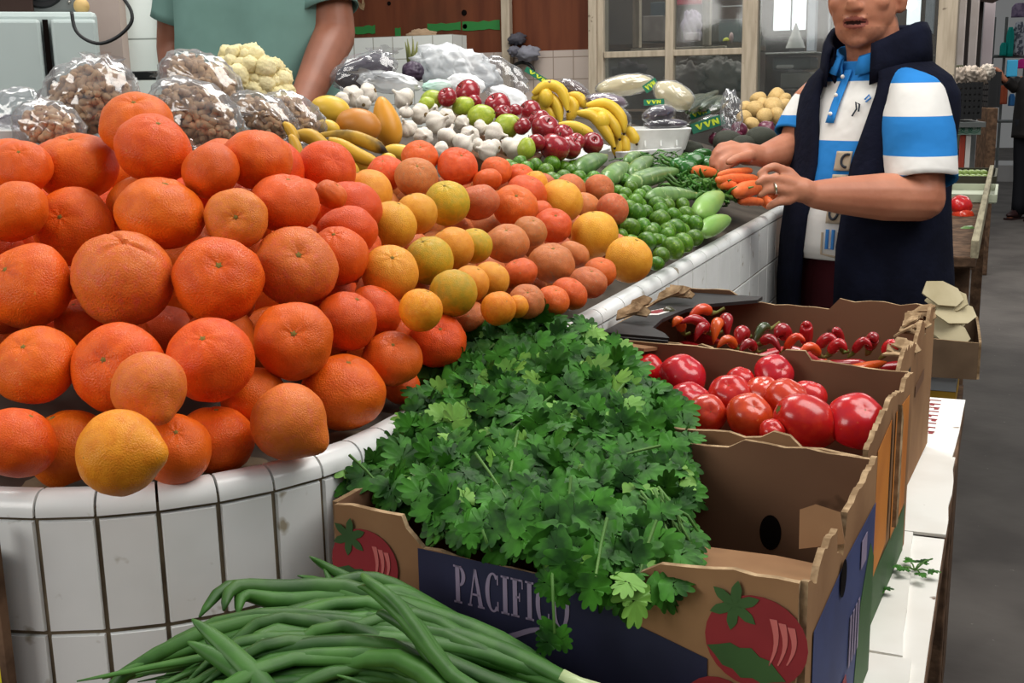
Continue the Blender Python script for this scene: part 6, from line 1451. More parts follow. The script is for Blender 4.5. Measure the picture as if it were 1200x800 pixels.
# plastic crate on a stand
def crate_at(px0, py0, px1, py1, d, label):
    a, b = at(px0, py1, d), at(px1, py0, d); W_ = b.x - a.x; Hh = b.z - a.z
    o = empty('plastic_crate', a, .2, label, 'crate', 'black plastic crates'); D_ = .36; mb = MB(); bars = MB()
    for k in range(6):
        z = Hh * (k + .5) / 6
        for (cx_, cy_, sx, sy) in ((W_ / 2, 0, W_, .012), (W_ / 2, D_, W_, .012), (0, D_ / 2, .012, D_), (W_, D_ / 2, .012, D_)): mb.box((cx_, cy_, z), (sx, sy, Hh / 6 * .72))
    for k in range(7):
        for cy_ in (0, D_): bars.box((W_ * k / 6, cy_, Hh / 2), (.014, .016, Hh))
    for k in range(1, 5):
        for cx_ in (0, W_): bars.box((cx_, D_ * k / 5, Hh / 2), (.016, .014, Hh))
    mb.build('slatted_wall', M_BLACK, o, smooth=False); bars.build('ribs', M_BLACK, o, smooth=False); MB().box((W_ / 2, D_ / 2, .01), (W_, D_, .02)).build('base_panel', M_BLACK, o, smooth=False); return o, a, W_, D_, Hh
c1 = crate_at(1116, 96, 1152, 140, 7.0, 'black slatted plastic crate holding paper bags behind the man'); c2 = crate_at(1158, 84, 1173, 126, 8.2, 'narrow black crate just right of the one with paper bags')
for i, (px, py, rx, ry) in enumerate(((1124, 90, 9, 11), (1136, 88, 10, 11), (1148, 90, 9, 10), (1157, 84, 9, 8))):
    oo = rag(px, py, rx, ry, at(px, py, 7.2).y, mat('kraft_bag_%d' % i, ['#9c8f83', '#b0a396', '#a89a8c', '#bcb2a6'][i], .8, .1), 'paper_bag', 'crumpled paper bag, %s from the left in the black crate' % ORD[i], 'bag', 50 + i, .4, 2.2); oo['group'] = 'paper bags in the crate'
a_ = at(1116, 142, 7.0)
cq = c2[1]; bx2 = slab('wooden_stand', 0, c2[2], 0, .36, 0, cq.z, M_WOODEDGE, None, .004); bx2.location = (cq.x, cq.y, 0); bx2.rotation_euler = (0, 0, .2); tag(bx2, 'plain stand under the narrow black crate', 'stand')
stn = empty('crate_stand', (a_.x, a_.y, 0), .2, 'stand under the black crate with a patterned sign and a red and a white post', 'stand')
W_ = c1[2]; sz_ = a_.z
MB().box((W_ * .5, .18, sz_ - .02), (W_ * 1.3, .5, .03)).build('shelf_board', M_GREY, stn, smooth=False)
sgn = MB().box((W_ * .5, -.03, sz_ - .045), (W_ * 1.05, .01, .07)).build('patterned_sign', mat('faded_green', '#8fa79b', .6, .2), stn, smooth=False)
sw_ = MB()
for k in range(3):
    for rr_ in (.026, .016):
        ring_ = [(W_ * (.22 + .28 * k) + rr_ * 1.25 * math.cos(t), sz_ - .045 + rr_ * math.sin(t)) for t in [j * PI / 10 for j in range(21)]]
        sw_.tube([(x, -.037, z) for x, z in ring_], .0022, 5, caps=False)
sw_.build('scroll_print', M_LABG, sgn)
for x, m_ in ((.42, mat('red_post', '#a2402f', .6, .3)), (.62, mat('white_post', '#d8d4cf', .6, .3))): MB().box((W_ * x, .0, (sz_ - .04) / 2), (.028, .03, sz_ - .04)).build('post', m_, stn, smooth=False)
MB().box((W_ * 1.2, .35, (sz_ - .04) / 2), (.03, .03, sz_ - .04)).build('post', M_GREY, stn, smooth=False); MB().box((-.02, .35, (sz_ - .04) / 2), (.03, .03, sz_ - .04)).build('post', M_GREY, stn, smooth=False)
# posts and far walls along the aisle
def farpost(px0, px1, d, m, name, z0=0, z1=3.6):
    a, b = at(px0, 60, d), at(px1, 60, d); o = slab(name, a.x, b.x, a.y, a.y + .15, z0, z1, m, None, .006); o['kind'] = 'structure'; return o
M_PALEP = mat('pale_pillar', '#b2a8a4', .7, .2, col2='#a1978f', nscale=4)
farpost(1121, 1129, 8.6, M_PALEP, 'trim_10'); farpost(1129, 1134, 9.0, mat('dark_post', '#2a2422', .7, .2), 'trim_11'); farpost(1134, 1144, 9.4, M_PALEP, 'trim_12'); farpost(1143, 1149, 9.8, MATS['dark_post'], 'trim_13'); farpost(1150, 1163, 10.5, mat('mauve_pillar', '#b9adb0', .7, .2), 'trim_14'); farpost(1121, 1130, 7.7, mat('olive_bin', '#4a4a38', .7, .2), 'trim_15', .9, 1.46)
wf = slab('wall_far', -14, 12, 26, 26.2, 0, 7, mat('bright_far_wall', '#f2f1ef', .6, .2), kind='structure')
slab('wall_side', -2.2, -.62, 12.5, 12.7, 0, 4, M_DARKW, kind='structure')
aw = empty('awning', at(1160, 4, 9.6), 0, 'dark fabric awning edge at the top right above the aisle', 'awning')
MB().prism([(-.28, .15), (.20, .15), (.20, .02), (.12, .05), (.02, .0), (-.08, .02), (-.20, -.05), (-.24, .0)], (0, 0, 0), (1, 0, 0), (0, 0, 1), .02).build('valance', mat('awning_cloth', '#2e2623', .9, .1), aw, smooth=False); MB().box((-.02, .3, .16), (.5, .6, .015)).build('roof_panel', MATS['awning_cloth'], aw, smooth=False)
rk_ = empty('garment_rack', at(1185, 70, 15), 0, 'metal display rack with garments at the far end of the aisle', 'rack')
def rk_pt(px, py, d=15): return at(px, py, d) - rk_.location
for y_ in (66, 92, 142): MB().tube([rk_pt(1163, y_), rk_pt(1225, y_)], .02, 8).build('bar', M_GREY, rk_)
for x_ in (1166, 1180, 1205): MB().tube([rk_pt(x_, 20), Vector((rk_pt(x_, 20).x, rk_pt(x_, 20).y, -rk_.location.z + .01))], .018, 8).build('upright', M_GREY, rk_)
def garment(px0, py0, px1, py1, m, label, d=14.9):
    a, b = at(px0, py0, d), at(px1, py1, d); c = (a + b) / 2; w_, h_ = abs(b.x - a.x) / 2, abs(a.z - b.z) / 2
    mb = MB(); rs = []
    for k in range(8):
        t = k / 7; z = h_ - 2 * h_ * t; ww = w_ * (.55 + .45 * min(1, t * 4))
        rs.append([Vector((ww * math.cos(s), .05 * math.sin(s) * (1 + .3 * math.sin(6 * s)), z)) for s in [j * PI / 10 for j in range(20)]])
    mb.rings(rs); tag(mb.build('garment', m, loc=c, angle=180), label, 'garment', 'garments on the far rack')
garment(1172, 50, 1179, 65, mat('teal_cloth', '#159a90', .7, .2), 'short teal garment at the left of the far rack'); garment(1180, 32, 1187, 66, MATS['teal_cloth'], 'long teal garment on the far rack'); garment(1188, 26, 1199, 64, mat('pale_print_cloth', '#b9bcc4', .8, .2, col2='#5f6470', nscale=20, npos=(.45, .5)), 'white and black garment right of the teal ones'); garment(1192, 69, 1210, 80, mat('hot_pink', '#e0359a', .6, .2), 'bright pink garment at the right edge of the picture')
garment(1186, 4, 1204, 20, mat('mauve_print', '#9d8ca6', .8, .2, col2='#6a5a78', nscale=16), 'mauve patterned garment at the top right corner'); garment(1170, 100, 1180, 122, mat('rust_cloth', '#b0573a', .7, .2), 'rust coloured garment low on the far rack'); garment(1182, 110, 1189, 124, mat('blue_cloth', '#3a76b0', .7, .2), 'blue garment low on the far rack beside the rust one')
slab('far_plinth', -.4, 1.6, 17.3, 18.3, 0, .22, mat('pale_plinth', '#a9a6a4', .7, .2), label='low pale plinth at the end of the aisle below the rack', cat='plinth')
# ------------------------------------------------------------------ people
M_SKIN = mat('tanned_skin', '#b87a5e', .5, .35, col2='#a86a50', nscale=9, bump=.08, bscale=60, sss=.05)
M_LIP = mat('lips', '#8a4a3e', .5, .3)
M_MOUTH = mat('open_mouth', '#2a1412', .7, .1)
M_STUB = mat('shaved_beard', '#ab735a', .6, .2, col2='#9d6852', nscale=80)
M_HAIR = mat('dark_hair', '#1d1714', .6, .3, bump=.4, bscale=90)
M_EYEW = mat('eye_white', '#d8d2cc', .3, .5); M_IRIS = mat('dark_iris', '#2a1a12', .2, .5)
M_BROW = M_HAIR
M_VEST = mat('navy_fleece', '#10121f', .95, .1, col2='#151828', nscale=14, bump=.2, bscale=70)
M_TROUS = mat('maroon_trousers', '#47181f', .85, .15, col2='#3c141a', nscale=8, bump=.1)
M_TEE = mat('grey_green_tee', '#6f9088', .9, .1, col2='#66857d', nscale=7, bump=.15, bscale=14)
M_JKT = mat('dark_jacket', '#201e1e', .6, .3, col2='#2a2726', nscale=8, bump=.2)
M_JEAN = mat('dark_trousers', '#1c1d22', .85, .15)
M_SHOE = mat('dark_shoe', '#1a1413', .5, .3)
def bands(name, stops, rough=.85):
    "cloth woven in horizontal stripes: (height, colour) from the bottom up"
    m = bpy.data.materials.new(name); m.use_nodes = True; nt = m.node_tree; N = nt.nodes; L = nt.links; b = N['Principled BSDF']; b.inputs['Roughness'].default_value = rough; b.inputs['Specular IOR Level'].default_value = .15
    tc = N.new('ShaderNodeTexCoord'); sp = N.new('ShaderNodeSeparateXYZ'); mr = N.new('ShaderNodeMapRange'); cr = N.new('ShaderNodeValToRGB'); cr.color_ramp.interpolation = 'CONSTANT'
    z0, z1 = .8, 1.6; mr.inputs['From Min'].default_value = z0; mr.inputs['From Max'].default_value = z1
    L.new(tc.outputs['Object'], sp.inputs[0]); L.new(sp.outputs['Z'], mr.inputs['Value']); L.new(mr.outputs[0], cr.inputs['Fac']); L.new(cr.outputs['Color'], b.inputs['Base Color'])
    el = cr.color_ramp.elements
    while len(el) > 1: el.remove(el[-1])
    el[0].position = 0; el[0].color = rgb(stops[0][1])
    for z, c in stops[1:]: e = el.new((z - z0) / (z1 - z0)); e.color = rgb(c)
    no = N.new('ShaderNodeTexNoise'); no.inputs['Scale'].default_value = 9; no.inputs['Detail'].default_value = 3; L.new(tc.outputs['Object'], no.inputs['Vector'])
    bp = N.new('ShaderNodeBump'); bp.inputs['Strength'].default_value = .35; bp.inputs['Distance'].default_value = .03; L.new(no.outputs['Fac'], bp.inputs['Height']); L.new(bp.outputs[0], b.inputs['Normal'])
    return m
def capsule(mb, pts, rad, n=14, flat=1):
    "tapered limb with rounded ends"
    pts = [Vector(p) for p in pts]
    a, b = pts[0], pts[-1]; ua = (pts[0] - pts[1]).normalized(); ub = (pts[-1] - pts[-2]).normalized()
    P_ = [a + ua * rad[0] * .95, a + ua * rad[0] * .7] + pts + [b + ub * rad[-1] * .7, b + ub * rad[-1] * .95]
    R_ = [rad[0] * .3, rad[0] * .72] + list(rad) + [rad[-1] * .72, rad[-1] * .3]
    mb.tube(P_, R_, n, flat=flat)
def remeshed(mb, name, mats, parent, voxel=.0045, smooth_it=4):
    o = mb.build(name, mats, None, angle=180)
    m = o.modifiers.new('r', 'REMESH'); m.mode = 'VOXEL'; m.voxel_size = voxel; m.use_smooth_shade = True
    s = o.modifiers.new('s', 'SMOOTH'); s.iterations = smooth_it; s.factor = .5
    dg = bpy.context.evaluated_depsgraph_get(); dg.update()
    me = bpy.data.meshes.new_from_object(o.evaluated_get(dg)); me.name = name
    bpy.data.objects.remove(o)
    me.materials.clear()
    for x in mats: me.materials.append(x)
    me.polygons.foreach_set('use_smooth', [True] * len(me.polygons))
    o = bpy.data.objects.new(name, me); COL.objects.link(o); o.parent = parent; return o
def head_parts(mb, c, yaw, pitch=0, s=1):
    "head centre c (between the ears); face looks to -y turned by yaw"
    M = Matrix.Rotation(yaw, 3, 'Z') @ Matrix.Rotation(pitch, 3, 'X')
    def E(p, r, **k): mb.ball(Vector(c) + M @ (Vector(p) * s), tuple(x * s for x in r), 20, 14, M=M, **k)
    E((0, .012, .028), (.077, .096, .088))                       # skull
    E((0, -.018, -.030), (.069, .076, .080))                      # face
    E((0, -.036, -.072), (.056, .054, .044))                      # jaw
    E((0, -.070, -.098), (.024, .018, .016))                      # chin
    for q in (-1, 1):
        E((q * .040, -.056, -.020), (.026, .024, .022))           # cheek
        E((q * .078, .012, -.012), (.010, .020, .032)); E((q * .074, .004, -.034), (.008, .010, .012))   # ear, lobe
        E((q * .030, -.084, .030), (.026, .012, .010))            # brow ridge
    mb.tube([Vector(c) + M @ (Vector(p) * s) for p in ((0, -.088, .028), (0, -.098, .005), (0, -.112, -.022))], [.008 * s, .010 * s, .013 * s], 12)
    E((0, -.108, -.026), (.0145, .013, .011))
    for q in (-1, 1): E((q * .0125, -.098, -.028), (.0085, .010, .008))
    E((0, -.090, -.052), (.026, .010, .0065)); E((0, -.088, -.069), (.022, .011, .0065))      # lips
    return M
def hand(mb, wrist, palm_pts, fingers, thumb, r=.0094):
    capsule(mb, [wrist] + palm_pts[:1], [.024, .027], 12)
    for f in fingers:
        capsule(mb, [palm_pts[0].lerp(Vector(f[0]), .35), f[0]], [.017, .0125], 10)
        capsule(mb, f, [r * 1.2, r * 1.05, r * .82] if len(f) == 3 else [r * 1.2, r * 1.08, r * .95, r * .78], 10)
    capsule(mb, [palm_pts[0].lerp(Vector(wrist), .4)] + list(thumb), [.017, .0125, .0105, .0088][:1 + len(thumb)], 10)
def torso_rings(spec, n=40, y0=0):
    out = []
    for z, rx, ry, cy in spec:
        rr = []
        for k in range(n):
            a = 2 * PI * k / n; c, s_ = math.cos(a), math.sin(a); e = .86
            rr.append(Vector((rx * math.copysign(abs(c) ** e, c), cy + ry * math.copysign(abs(s_) ** e, s_), z)))
        out.append(rr)
    return out
def fold(v, seed, amp=.006, sc=9):
    n = noise.noise(Vector((v.x * sc * 1.4, v.y * sc * 1.4, v.z * sc * .5)) + Vector((seed, 0, 0)))
    c = Vector((v.x, v.y, 0)); 
    return v + (c.normalized() * n * amp if c.length > 1e-4 else Vector((0, 0, 0)))
def legs(mb, hipz, spread=.09, foot_y=-.06, z0=0):
    for q in (-1, 1):
        capsule(mb, [(q * spread, 0, hipz), (q * (spread + .005), -.01, hipz * .53), (q * (spread + .01), .01, z0 + .10)], [.085, .055, .038])
        capsule(mb, [(q * (spread + .01), .02, z0 + .05), (q * (spread + .015), -.15, z0 + .035)], [.038, .030])
def trousers(parent, m, hipz, spread, hw, hd, top, name='trousers', bottom=.05):
    mb = MB()
    for q in (-1, 1):
        rs = []
        for i in range(9):
            t = i / 8; z = top - .0 - (top - bottom) * t; w_ = hw * .56 * (1 - .42 * min(1, t * 1.5)) + .012; d_ = hd * (1 - .45 * min(1, t * 1.5)) + .01
            cx_ = q * (hw * .46 + (spread - hw * .46) * min(1, t * 1.6))
            rs.append([fold(Vector((cx_ + w_ * math.cos(a), d_ * math.sin(a), z)), q * 3, .006, 7) for a in [2 * PI * k / 24 for k in range(24)]])
        mb.rings(rs, caps=False)
    rs = torso_rings([(top + .012, hw * .97, hd * .97, 0), (top - .02, hw, hd, 0), (top - .12, hw * 1.02, hd * 1.02, .005), (top - .17, hw * .98, hd * .95, .005)])
    mb.rings(rs, caps=False)
    return mb.build(name, m, parent, angle=180, solid=.006)
def shoes(parent, spread, z0=0, m=None):
    for q in (-1, 1):
        mb = MB(); mb.ball((q * (spread + .013), -.065, z0 + .048), (.048, .135, .05), 20, 12, fn=lambda d, t, a: Vector((d.x, d.y, max(d.z, -.9) * (1 if d.y > -.2 else .72)))); mb.box((q * (spread + .013), -.065, z0 + .010), (.085, .25, .018))
        mb.build('shoe', m or M_SHOE, parent)
# --- the man in the vest
RZ = R(-30.7)
man = empty('person', (-.288, 2.80, -.012), RZ, 'man in navy fleece vest and blue white striped polo, reaching over the vegetables', 'person')
MI = Matrix.Translation(man.location) @ Matrix.Rotation(RZ, 4, 'Z'); MI = MI.inverted()
def L3(px, py, d): return MI @ at(px, py, d)
b = MB()
for r_ in [torso_rings([(.86, .12, .10, .01), (.95, .138, .118, .0), (1.05, .138, .125, -.012), (1.15, .138, .12, -.01), (1.27, .152, .11, 0), (1.34, .155, .095, .01), (1.385, .12, .075, .015), (1.41, .06, .06, .015)])]: b.rings(r_)
HC = Vector((-.014, -.020, 1.564)); HY = R(22)
HM = head_parts(b, HC, HY, R(3))
capsule(b, [(0, .018, 1.36), (-.006, .004, 1.45), (-.012, -.006, 1.50)], [.066, .060, .060])
# left arm (nearer the camera)
lsh = Vector((.148, -.050, 1.325)); lel = L3(1080, 232, 2.46); lwr = L3(955, 228, 2.42); 
capsule(b, [lsh, lsh.lerp(lel, .5), lel], [.054, .052, .049]); mid = lel.lerp(lwr, .35)
capsule(b, [lel, mid, lel.lerp(lwr, .75), lwr], [.050, .051, .040, .030])
kn = L3(932, 219, 2.40)
hand(b, lwr, [L3(938, 222, 2.405)], [[L3(924, 202, 2.40), L3(907, 195, 2.385), L3(898, 198, 2.38), L3(890, 204, 2.38)], [L3(921, 212, 2.385), L3(906, 209, 2.37), L3(896, 210, 2.37), L3(888, 214, 2.37)], [L3(920, 223, 2.385), L3(907, 221, 2.37), L3(899, 223, 2.37), L3(892, 228, 2.375)], [L3(924, 234, 2.395), L3(912, 236, 2.385), L3(906, 239, 2.385), L3(901, 242, 2.39)]],
     [L3(930, 211, 2.44), L3(914, 206, 2.45), L3(902, 209, 2.45)])
# right arm
rsh = Vector((-.150, -.01, 1.325)); rel = L3(934, 172, 2.74); rwr = L3(896, 183, 2.68)
capsule(b, [rsh, rsh.lerp(rel, .5), rel], [.058, .052, .045]); capsule(b, [rel, rel.lerp(rwr, .5), rwr], [.044, .038, .029])
hand(b, rwr, [L3(872, 180, 2.66)], [[L3(857, 170, 2.66), L3(844, 172, 2.65), L3(838, 179, 2.65), L3(836, 187, 2.65)], [L3(854, 176, 2.64), L3(840, 180, 2.63), L3(835, 187, 2.63), L3(834, 194, 2.63)], [L3(855, 184, 2.63), L3(845, 190, 2.62), L3(842, 196, 2.62), L3(842, 202, 2.62)], [L3(858, 190, 2.63), L3(851, 197, 2.62), L3(850, 202, 2.62), L3(851, 206, 2.62)]],
     [L3(876, 183, 2.61), L3(864, 185, 2.59), L3(854, 190, 2.58)])
legs(b, .86, .085)
body = remeshed(b, 'body', [M_SKIN, M_LIP, M_MOUTH, M_STUB], man, .0040, 5)
HI = HM.inverted()
for p in body.data.polygons:
    q = HI @ (Vector(p.center) - HC)
    if abs(q.x) < .06 and q.y < -.05 and -.11 < q.z < .0:
        if (q.x / .0235) ** 2 + ((q.z + .0600) / .0042) ** 2 < 1: p.material_index = 2
        elif (q.x / .029) ** 2 + ((q.z + .0602) / .0135) ** 2 < 1: p.material_index = 1
    if p.material_index == 0 and q.z < -.042 and q.z > -.135 and q.y < .015 and abs(q.x) < .085 and (q.x / .034) ** 2 + ((q.z + .058) / .022) ** 2 > 1 and q.y > -.12: p.material_index = 3 if (q.z < -.072 or q.y < -.085) else 0
hd = MB()
hd.ball(HC + HM @ Vector((0, .020, .040)), (.083, .098, .090), 30, 20, M=HM, fn=lambda d, t, a: d * (1.0 if (d.y > -.35 or d.z > .62) and d.z > -.35 else .86) * (1 + .03 * noise.noise(d * 9)))
hd.build('hair', M_HAIR, man, angle=180)
for q in (-1, 1):
    MB().ball(HC + HM @ Vector((q * .031, -.0785, .012)), .012, 16, 12).build('eye', M_EYEW, man)
    MB().ball(HC + HM @ Vector((q * .031, -.0885, .012)), (.0052, .0035, .0052), 12, 8, M=HM).build('iris', M_IRIS, man)
    MB().tube([HC + HM @ Vector((q * x, y, z)) for x, y, z in ((.014, -.099, .031), (.030, -.099, .036), (.048, -.086, .030))], [.003, .0042, .002], 8).build('eyebrow', M_BROW, man)
# ring
rg_c = L3(906.5, 221, 2.37); ax = (L3(899, 223, 2.37) - L3(907, 221, 2.37)).normalized(); s1_ = ax.cross(Vector((0, 0, 1))).normalized(); s2_ = ax.cross(s1_)
MB().tube([rg_c - ax * .003 + (s1_ * math.cos(t) + s2_ * math.sin(t)) * .0112 for t in [k * PI / 12 for k in range(25)]], .0022, 6).build('finger_ring', mat('ring_metal', '#b9b2a2', .25, .5, metal=.9), man)
BL, WH = '#2a7cc4', '#dcdad6'
M_POLO = bands('polo_stripes', [(.8, WH), (1.105, BL), (1.245, WH), (1.372, BL)])
M_SLV = bands('sleeve_stripes', [(.8, BL), (1.180, WH), (1.218, BL), (1.298, WH), (1.368, BL)])
tp_ = [(.985, .150, .146, -.02), (1.0, .158, .153, -.02), (1.08, .155, .148, -.022), (1.17, .154, .137, -.014), (1.27, .164, .122, 0), (1.33, .165, .108, .008), (1.365, .148, .094, .012), (1.395, .100, .078, .012), (1.418, .072, .072, .008)]
def dense(spec, k=4):
    out = []
    for a, c in zip(spec, spec[1:]):
        for i in range(k): out.append(tuple(a[j] + (c[j] - a[j]) * i / k for j in range(4)))
    return out + [spec[-1]]
rs = [[fold(v, 2, .010, 8) for v in r_] for r_ in torso_rings(dense(tp_), 60)]
MB().rings(rs, caps=False).build('polo_shirt', M_POLO, man, angle=180, solid=.005)
def sleeve(a, e, frac, name, m, r0, r1, parent, seed=0, start=.0):
    pts = [Vector(a).lerp(Vector(e), start + (frac - start) * t) for t in [i / 10 for i in range(11)]]; mb = MB(); rr = [r0 + (r1 - r0) * i / 10 for i in range(11)]
    mb.tube(pts, rr, 28, caps=False); mb.v = [tuple(Vector(v) + Vector((noise.noise(Vector(v) * 14 + Vector((seed, 0, 0))), noise.noise(Vector(v) * 14 + Vector((0, seed, 0))), 0)) * .006) for v in mb.v]
    return mb.build(name, m, parent, angle=180, solid=.005)
def shoulder_sleeve(a, e, frac, side, name, m, seed, w=1):
    a, e = Vector(a), Vector(e); key = [Vector((side * .085, a.y * .5, 1.372)), Vector((side * .122, a.y * .8, 1.352)), a, a.lerp(e, frac * .35), a.lerp(e, frac * .7), a.lerp(e, frac)]
    pts = smooth_line(key, 18); mb = MB(); rr = [(.036, .052, .064, .071, .073, .072, .071)[min(6, i * 7 // 18)] for i in range(18)]
    rr = [w * sum(rr[max(0, i - 2):i + 3]) / len(rr[max(0, i - 2):i + 3]) for i in range(18)]
    mb.tube(pts, rr, 30, caps=False); mb.v = [tuple(Vector(v) + Vector((noise.noise(Vector(v) * 13 + Vector((seed, 0, 0))), noise.noise(Vector(v) * 13 + Vector((0, seed, 0))), 0)) * .009) for v in mb.v]
    return mb.build(name, m, man, angle=180, solid=.005)
shoulder_sleeve(lsh, lel, .84, 1, 'sleeve', M_SLV, 1); shoulder_sleeve(rsh, rel, .80, -1, 'sleeve', M_SLV, 2, .82)
# collar and placket of the polo
rs = []
for r0, z in ((.076, 1.405), (.080, 1.43), (.074, 1.452), (.082, 1.446), (.096, 1.412)):
    rs.append([Vector((-.006 + r0 * math.cos(a), -.002 + r0 * .98 * math.sin(a), z - .026 * max(0, -math.sin(a)) ** 2)) for a in [R(-90 + 16 + (328) * k / 36) for k in range(37)]])
MB().rings(rs, caps=False, closed=False).build('collar', mat('blue_collar', BL, .85, .15), man, angle=180, solid=.004)
def on_polo(x, z, off=.004):
    "front surface of the polo"
    for a_, c_ in zip(tp_, tp_[1:]):
        if a_[0] <= z <= c_[0]:
            t = (z - a_[0]) / (c_[0] - a_[0]); rx, ry, cy = [a_[j] + (c_[j] - a_[j]) * t for j in (1, 2, 3)]; break
    else: rx, ry, cy = tp_[-1][1:]
    cc_ = min(.999, abs(x) / rx) ** (1 / .86); s_ = math.sqrt(1 - cc_ * cc_) ** .86
    return Vector((x, cy - ry * s_ - off, z))
def patch(outline, name, m, off=.009, parent=None, nx_=6, nz_=8):
    x0_, x1_, z0_, z1_ = outline; vs = []
    for j in range(nz_ + 1):
        for i in range(nx_ + 1): vs.append(fold(on_polo(x0_ + (x1_ - x0_) * i / nx_, z0_ + (z1_ - z0_) * j / nz_, off), 2, .010, 8))
    return MB().add(vs, [(j * (nx_ + 1) + i, j * (nx_ + 1) + i + 1, (j + 1) * (nx_ + 1) + i + 1, (j + 1) * (nx_ + 1) + i) for j in range(nz_) for i in range(nx_)]).build(name, m, man, angle=180, solid=.001)
patch((-.030, -.004, 1.285, 1.40), 'placket', MATS['blue_collar'], .008)
for z in (1.385, 1.345, 1.305): MB().ball(on_polo(-.017, z, .016), .0045, 10, 6).build('button', M_WHITECARD, man)
M_APP = mat('beige_applique', '#a99a86', .85, .1); M_APD = mat('dark_applique', '#33363d', .85, .1)
for i, (z0_, z1_) in enumerate(((1.020, 1.060), (1.068, 1.120), (1.128, 1.175), (1.183, 1.225))):
    if i: patch((.022, .058, z0_, z1_), 'applique', M_APP, .008)
def stroke(pts, name, m, r=.003): 
    q = [fold(on_polo(x, z, .011), 2, .010, 8) for x, z in pts]; MB().tube(q, r, 6).build(name, m, man)
stroke([(.05 - .012 * math.sin(t), 1.205 + .014 * math.cos(t)) for t in [R(a) for a in range(-20, 210, 23)]], 'applique_letter', M_APD)
stroke([(.033, 1.138), (.033, 1.168), (.046, 1.166), (.048, 1.156), (.034, 1.153), (.048, 1.148), (.047, 1.139), (.033, 1.138)], 'applique_letter', M_APD)
stroke([(.040 + .010 * math.cos(t), 1.094 + .016 * math.sin(t)) for t in [k * PI / 8 for k in range(17)]], 'applique_letter', M_APD)
stroke([(.018, 1.048), (.018, 1.0), (.05, .995), (.056, 1.0), (.056, 1.05)], 'applique_letter', M_APP, .0028)
stroke([(.030, 1.055), (.030, 1.012), (.044, 1.012), (.044, 1.055)], 'applique_letter', mat('blue_applique', '#3b78b8', .85, .1), .004)
stroke([(.040, 1.300), (.046, 1.315), (.040, 1.33), (.050, 1.325), (.052, 1.31)], 'small_emblem', M_APD, .002); stroke([(.058, 1.335), (.064, 1.345), (.07, 1.338), (.062, 1.33)], 'small_emblem', MATS['blue_applique'], .002)
# fleece vest, open at the front
vp = [(.835, .172, .160, .0), (.85, .184, .172, .0), (.93, .186, .176, -.004), (1.02, .182, .174, -.010), (1.12, .178, .164, -.008), (1.22, .182, .148, .002), (1.30, .188, .134, .010), (1.345, .184, .122, .014), (1.378, .162, .108, .016), (1.402, .124, .096, .016), (1.425, .094, .088, .012)]
rs = []
for z, rx, ry, cy in dense(vp):
    op_l = 17 + 10 * max(0, (z - 1.2) / .22) - 4 * max(0, (1.1 - z) / .25); op_r = 7 + 16 * max(0, (z - 1.2) / .22) + 6 * max(0, (1.1 - z) / .25)
    row = []
    n = 64
    for k in range(n + 1):
        a = R(-90 + op_l + (360 - op_l - op_r) * k / n); c, s_ = math.cos(a), math.sin(a); e = .86
        v = Vector((rx * math.copysign(abs(c) ** e, c), cy + ry * math.copysign(abs(s_) ** e, s_), z))
        row.append(fold(v, 7, .014, 6))
    rs.append(row)
MB().rings(rs, caps=False, closed=False).build('fleece_vest', M_VEST, man, angle=180, solid=.014, subd=0)
rs = []
for r0, z in ((.092, 1.405), (.100, 1.43), (.104, 1.462), (.100, 1.490), (.108, 1.496), (.116, 1.478), (.120, 1.445), (.122, 1.41)):
    rs.append([Vector((-.004 + r0 * math.cos(a) * (1 - .0 * z), .010 + r0 * .95 * math.sin(a), z - .055 * max(0, -math.sin(a)) ** 1.5)) for a in [R(-90 + 30 + 304 * k / 40) for k in range(41)]])
MB().rings(rs, caps=False, closed=False).build('vest_collar', M_VEST, man, angle=180, solid=.006)
trousers(man, M_TROUS, .86, .085, .148, .138, 1.0); shoes(man, .09, .012)

# --- the seller in the grey green tee, behind the counter on a raised floor
SZ = .33; rz2 = R(18)
q = at(303, 70, 2.82)
plat = empty('wooden_platform', (q.x - .15, q.y + .1, 0), 0, 'raised wooden floor behind the counter where the seller stands', 'platform'); MB().box((0.1, 0, SZ - .02), (.5, .6, .04)).build('deck', M_WOODEDGE, plat, smooth=False, bevel=.004)
for x in (-.1, .3):
    for y in (-.25, .25): MB().box((x, y, (SZ - .04) / 2), (.06, .06, SZ - .04)).build('post', M_WOODEDGE, plat, smooth=False)
sel = empty('person', (q.x, q.y, SZ), rz2, 'seller in a grey green tee shirt standing behind the cauliflower, head out of view', 'person')
MI2 = (Matrix.Translation(sel.location) @ Matrix.Rotation(rz2, 4, 'Z')).inverted()
def L4(px, py, d): return MI2 @ at(px, py, d)
b = MB(); b.rings(torso_rings([(.86, .13, .10, .01), (.95, .16, .12, 0), (1.05, .155, .125, 0), (1.15, .16, .12, 0), (1.27, .172, .115, 0), (1.34, .172, .10, .01), (1.39, .12, .075, .015), (1.42, .06, .06, .015)]))
h2 = Vector((0, -.02, 1.575)); M2 = head_parts(b, h2, 0); capsule(b, [(0, .01, 1.38), (0, 0, 1.46), (0, -.005, 1.51)], [.064, .057, .057])
ls2 = Vector((.172, 0, 1.345)); le2 = L4(392, 42, 2.74); lw2 = L4(352, 128, 2.56); ls2.z = 1.345
capsule(b, [ls2, le2], [.058, .050]); capsule(b, [le2, le2.lerp(lw2, .3), lw2], [.050, .047, .032])
k2 = L4(338, 156, 2.50); hand(b, lw2, [k2], [[k2 + Vector((.02 * i - .03, -.01, -.03)), k2 + Vector((.02 * i - .03, -.03, -.05)), k2 + Vector((.02 * i - .03, -.03, -.075))] for i in range(4)], [k2 + Vector((-.04, -.02, -.0)), k2 + Vector((-.055, -.04, -.02))])
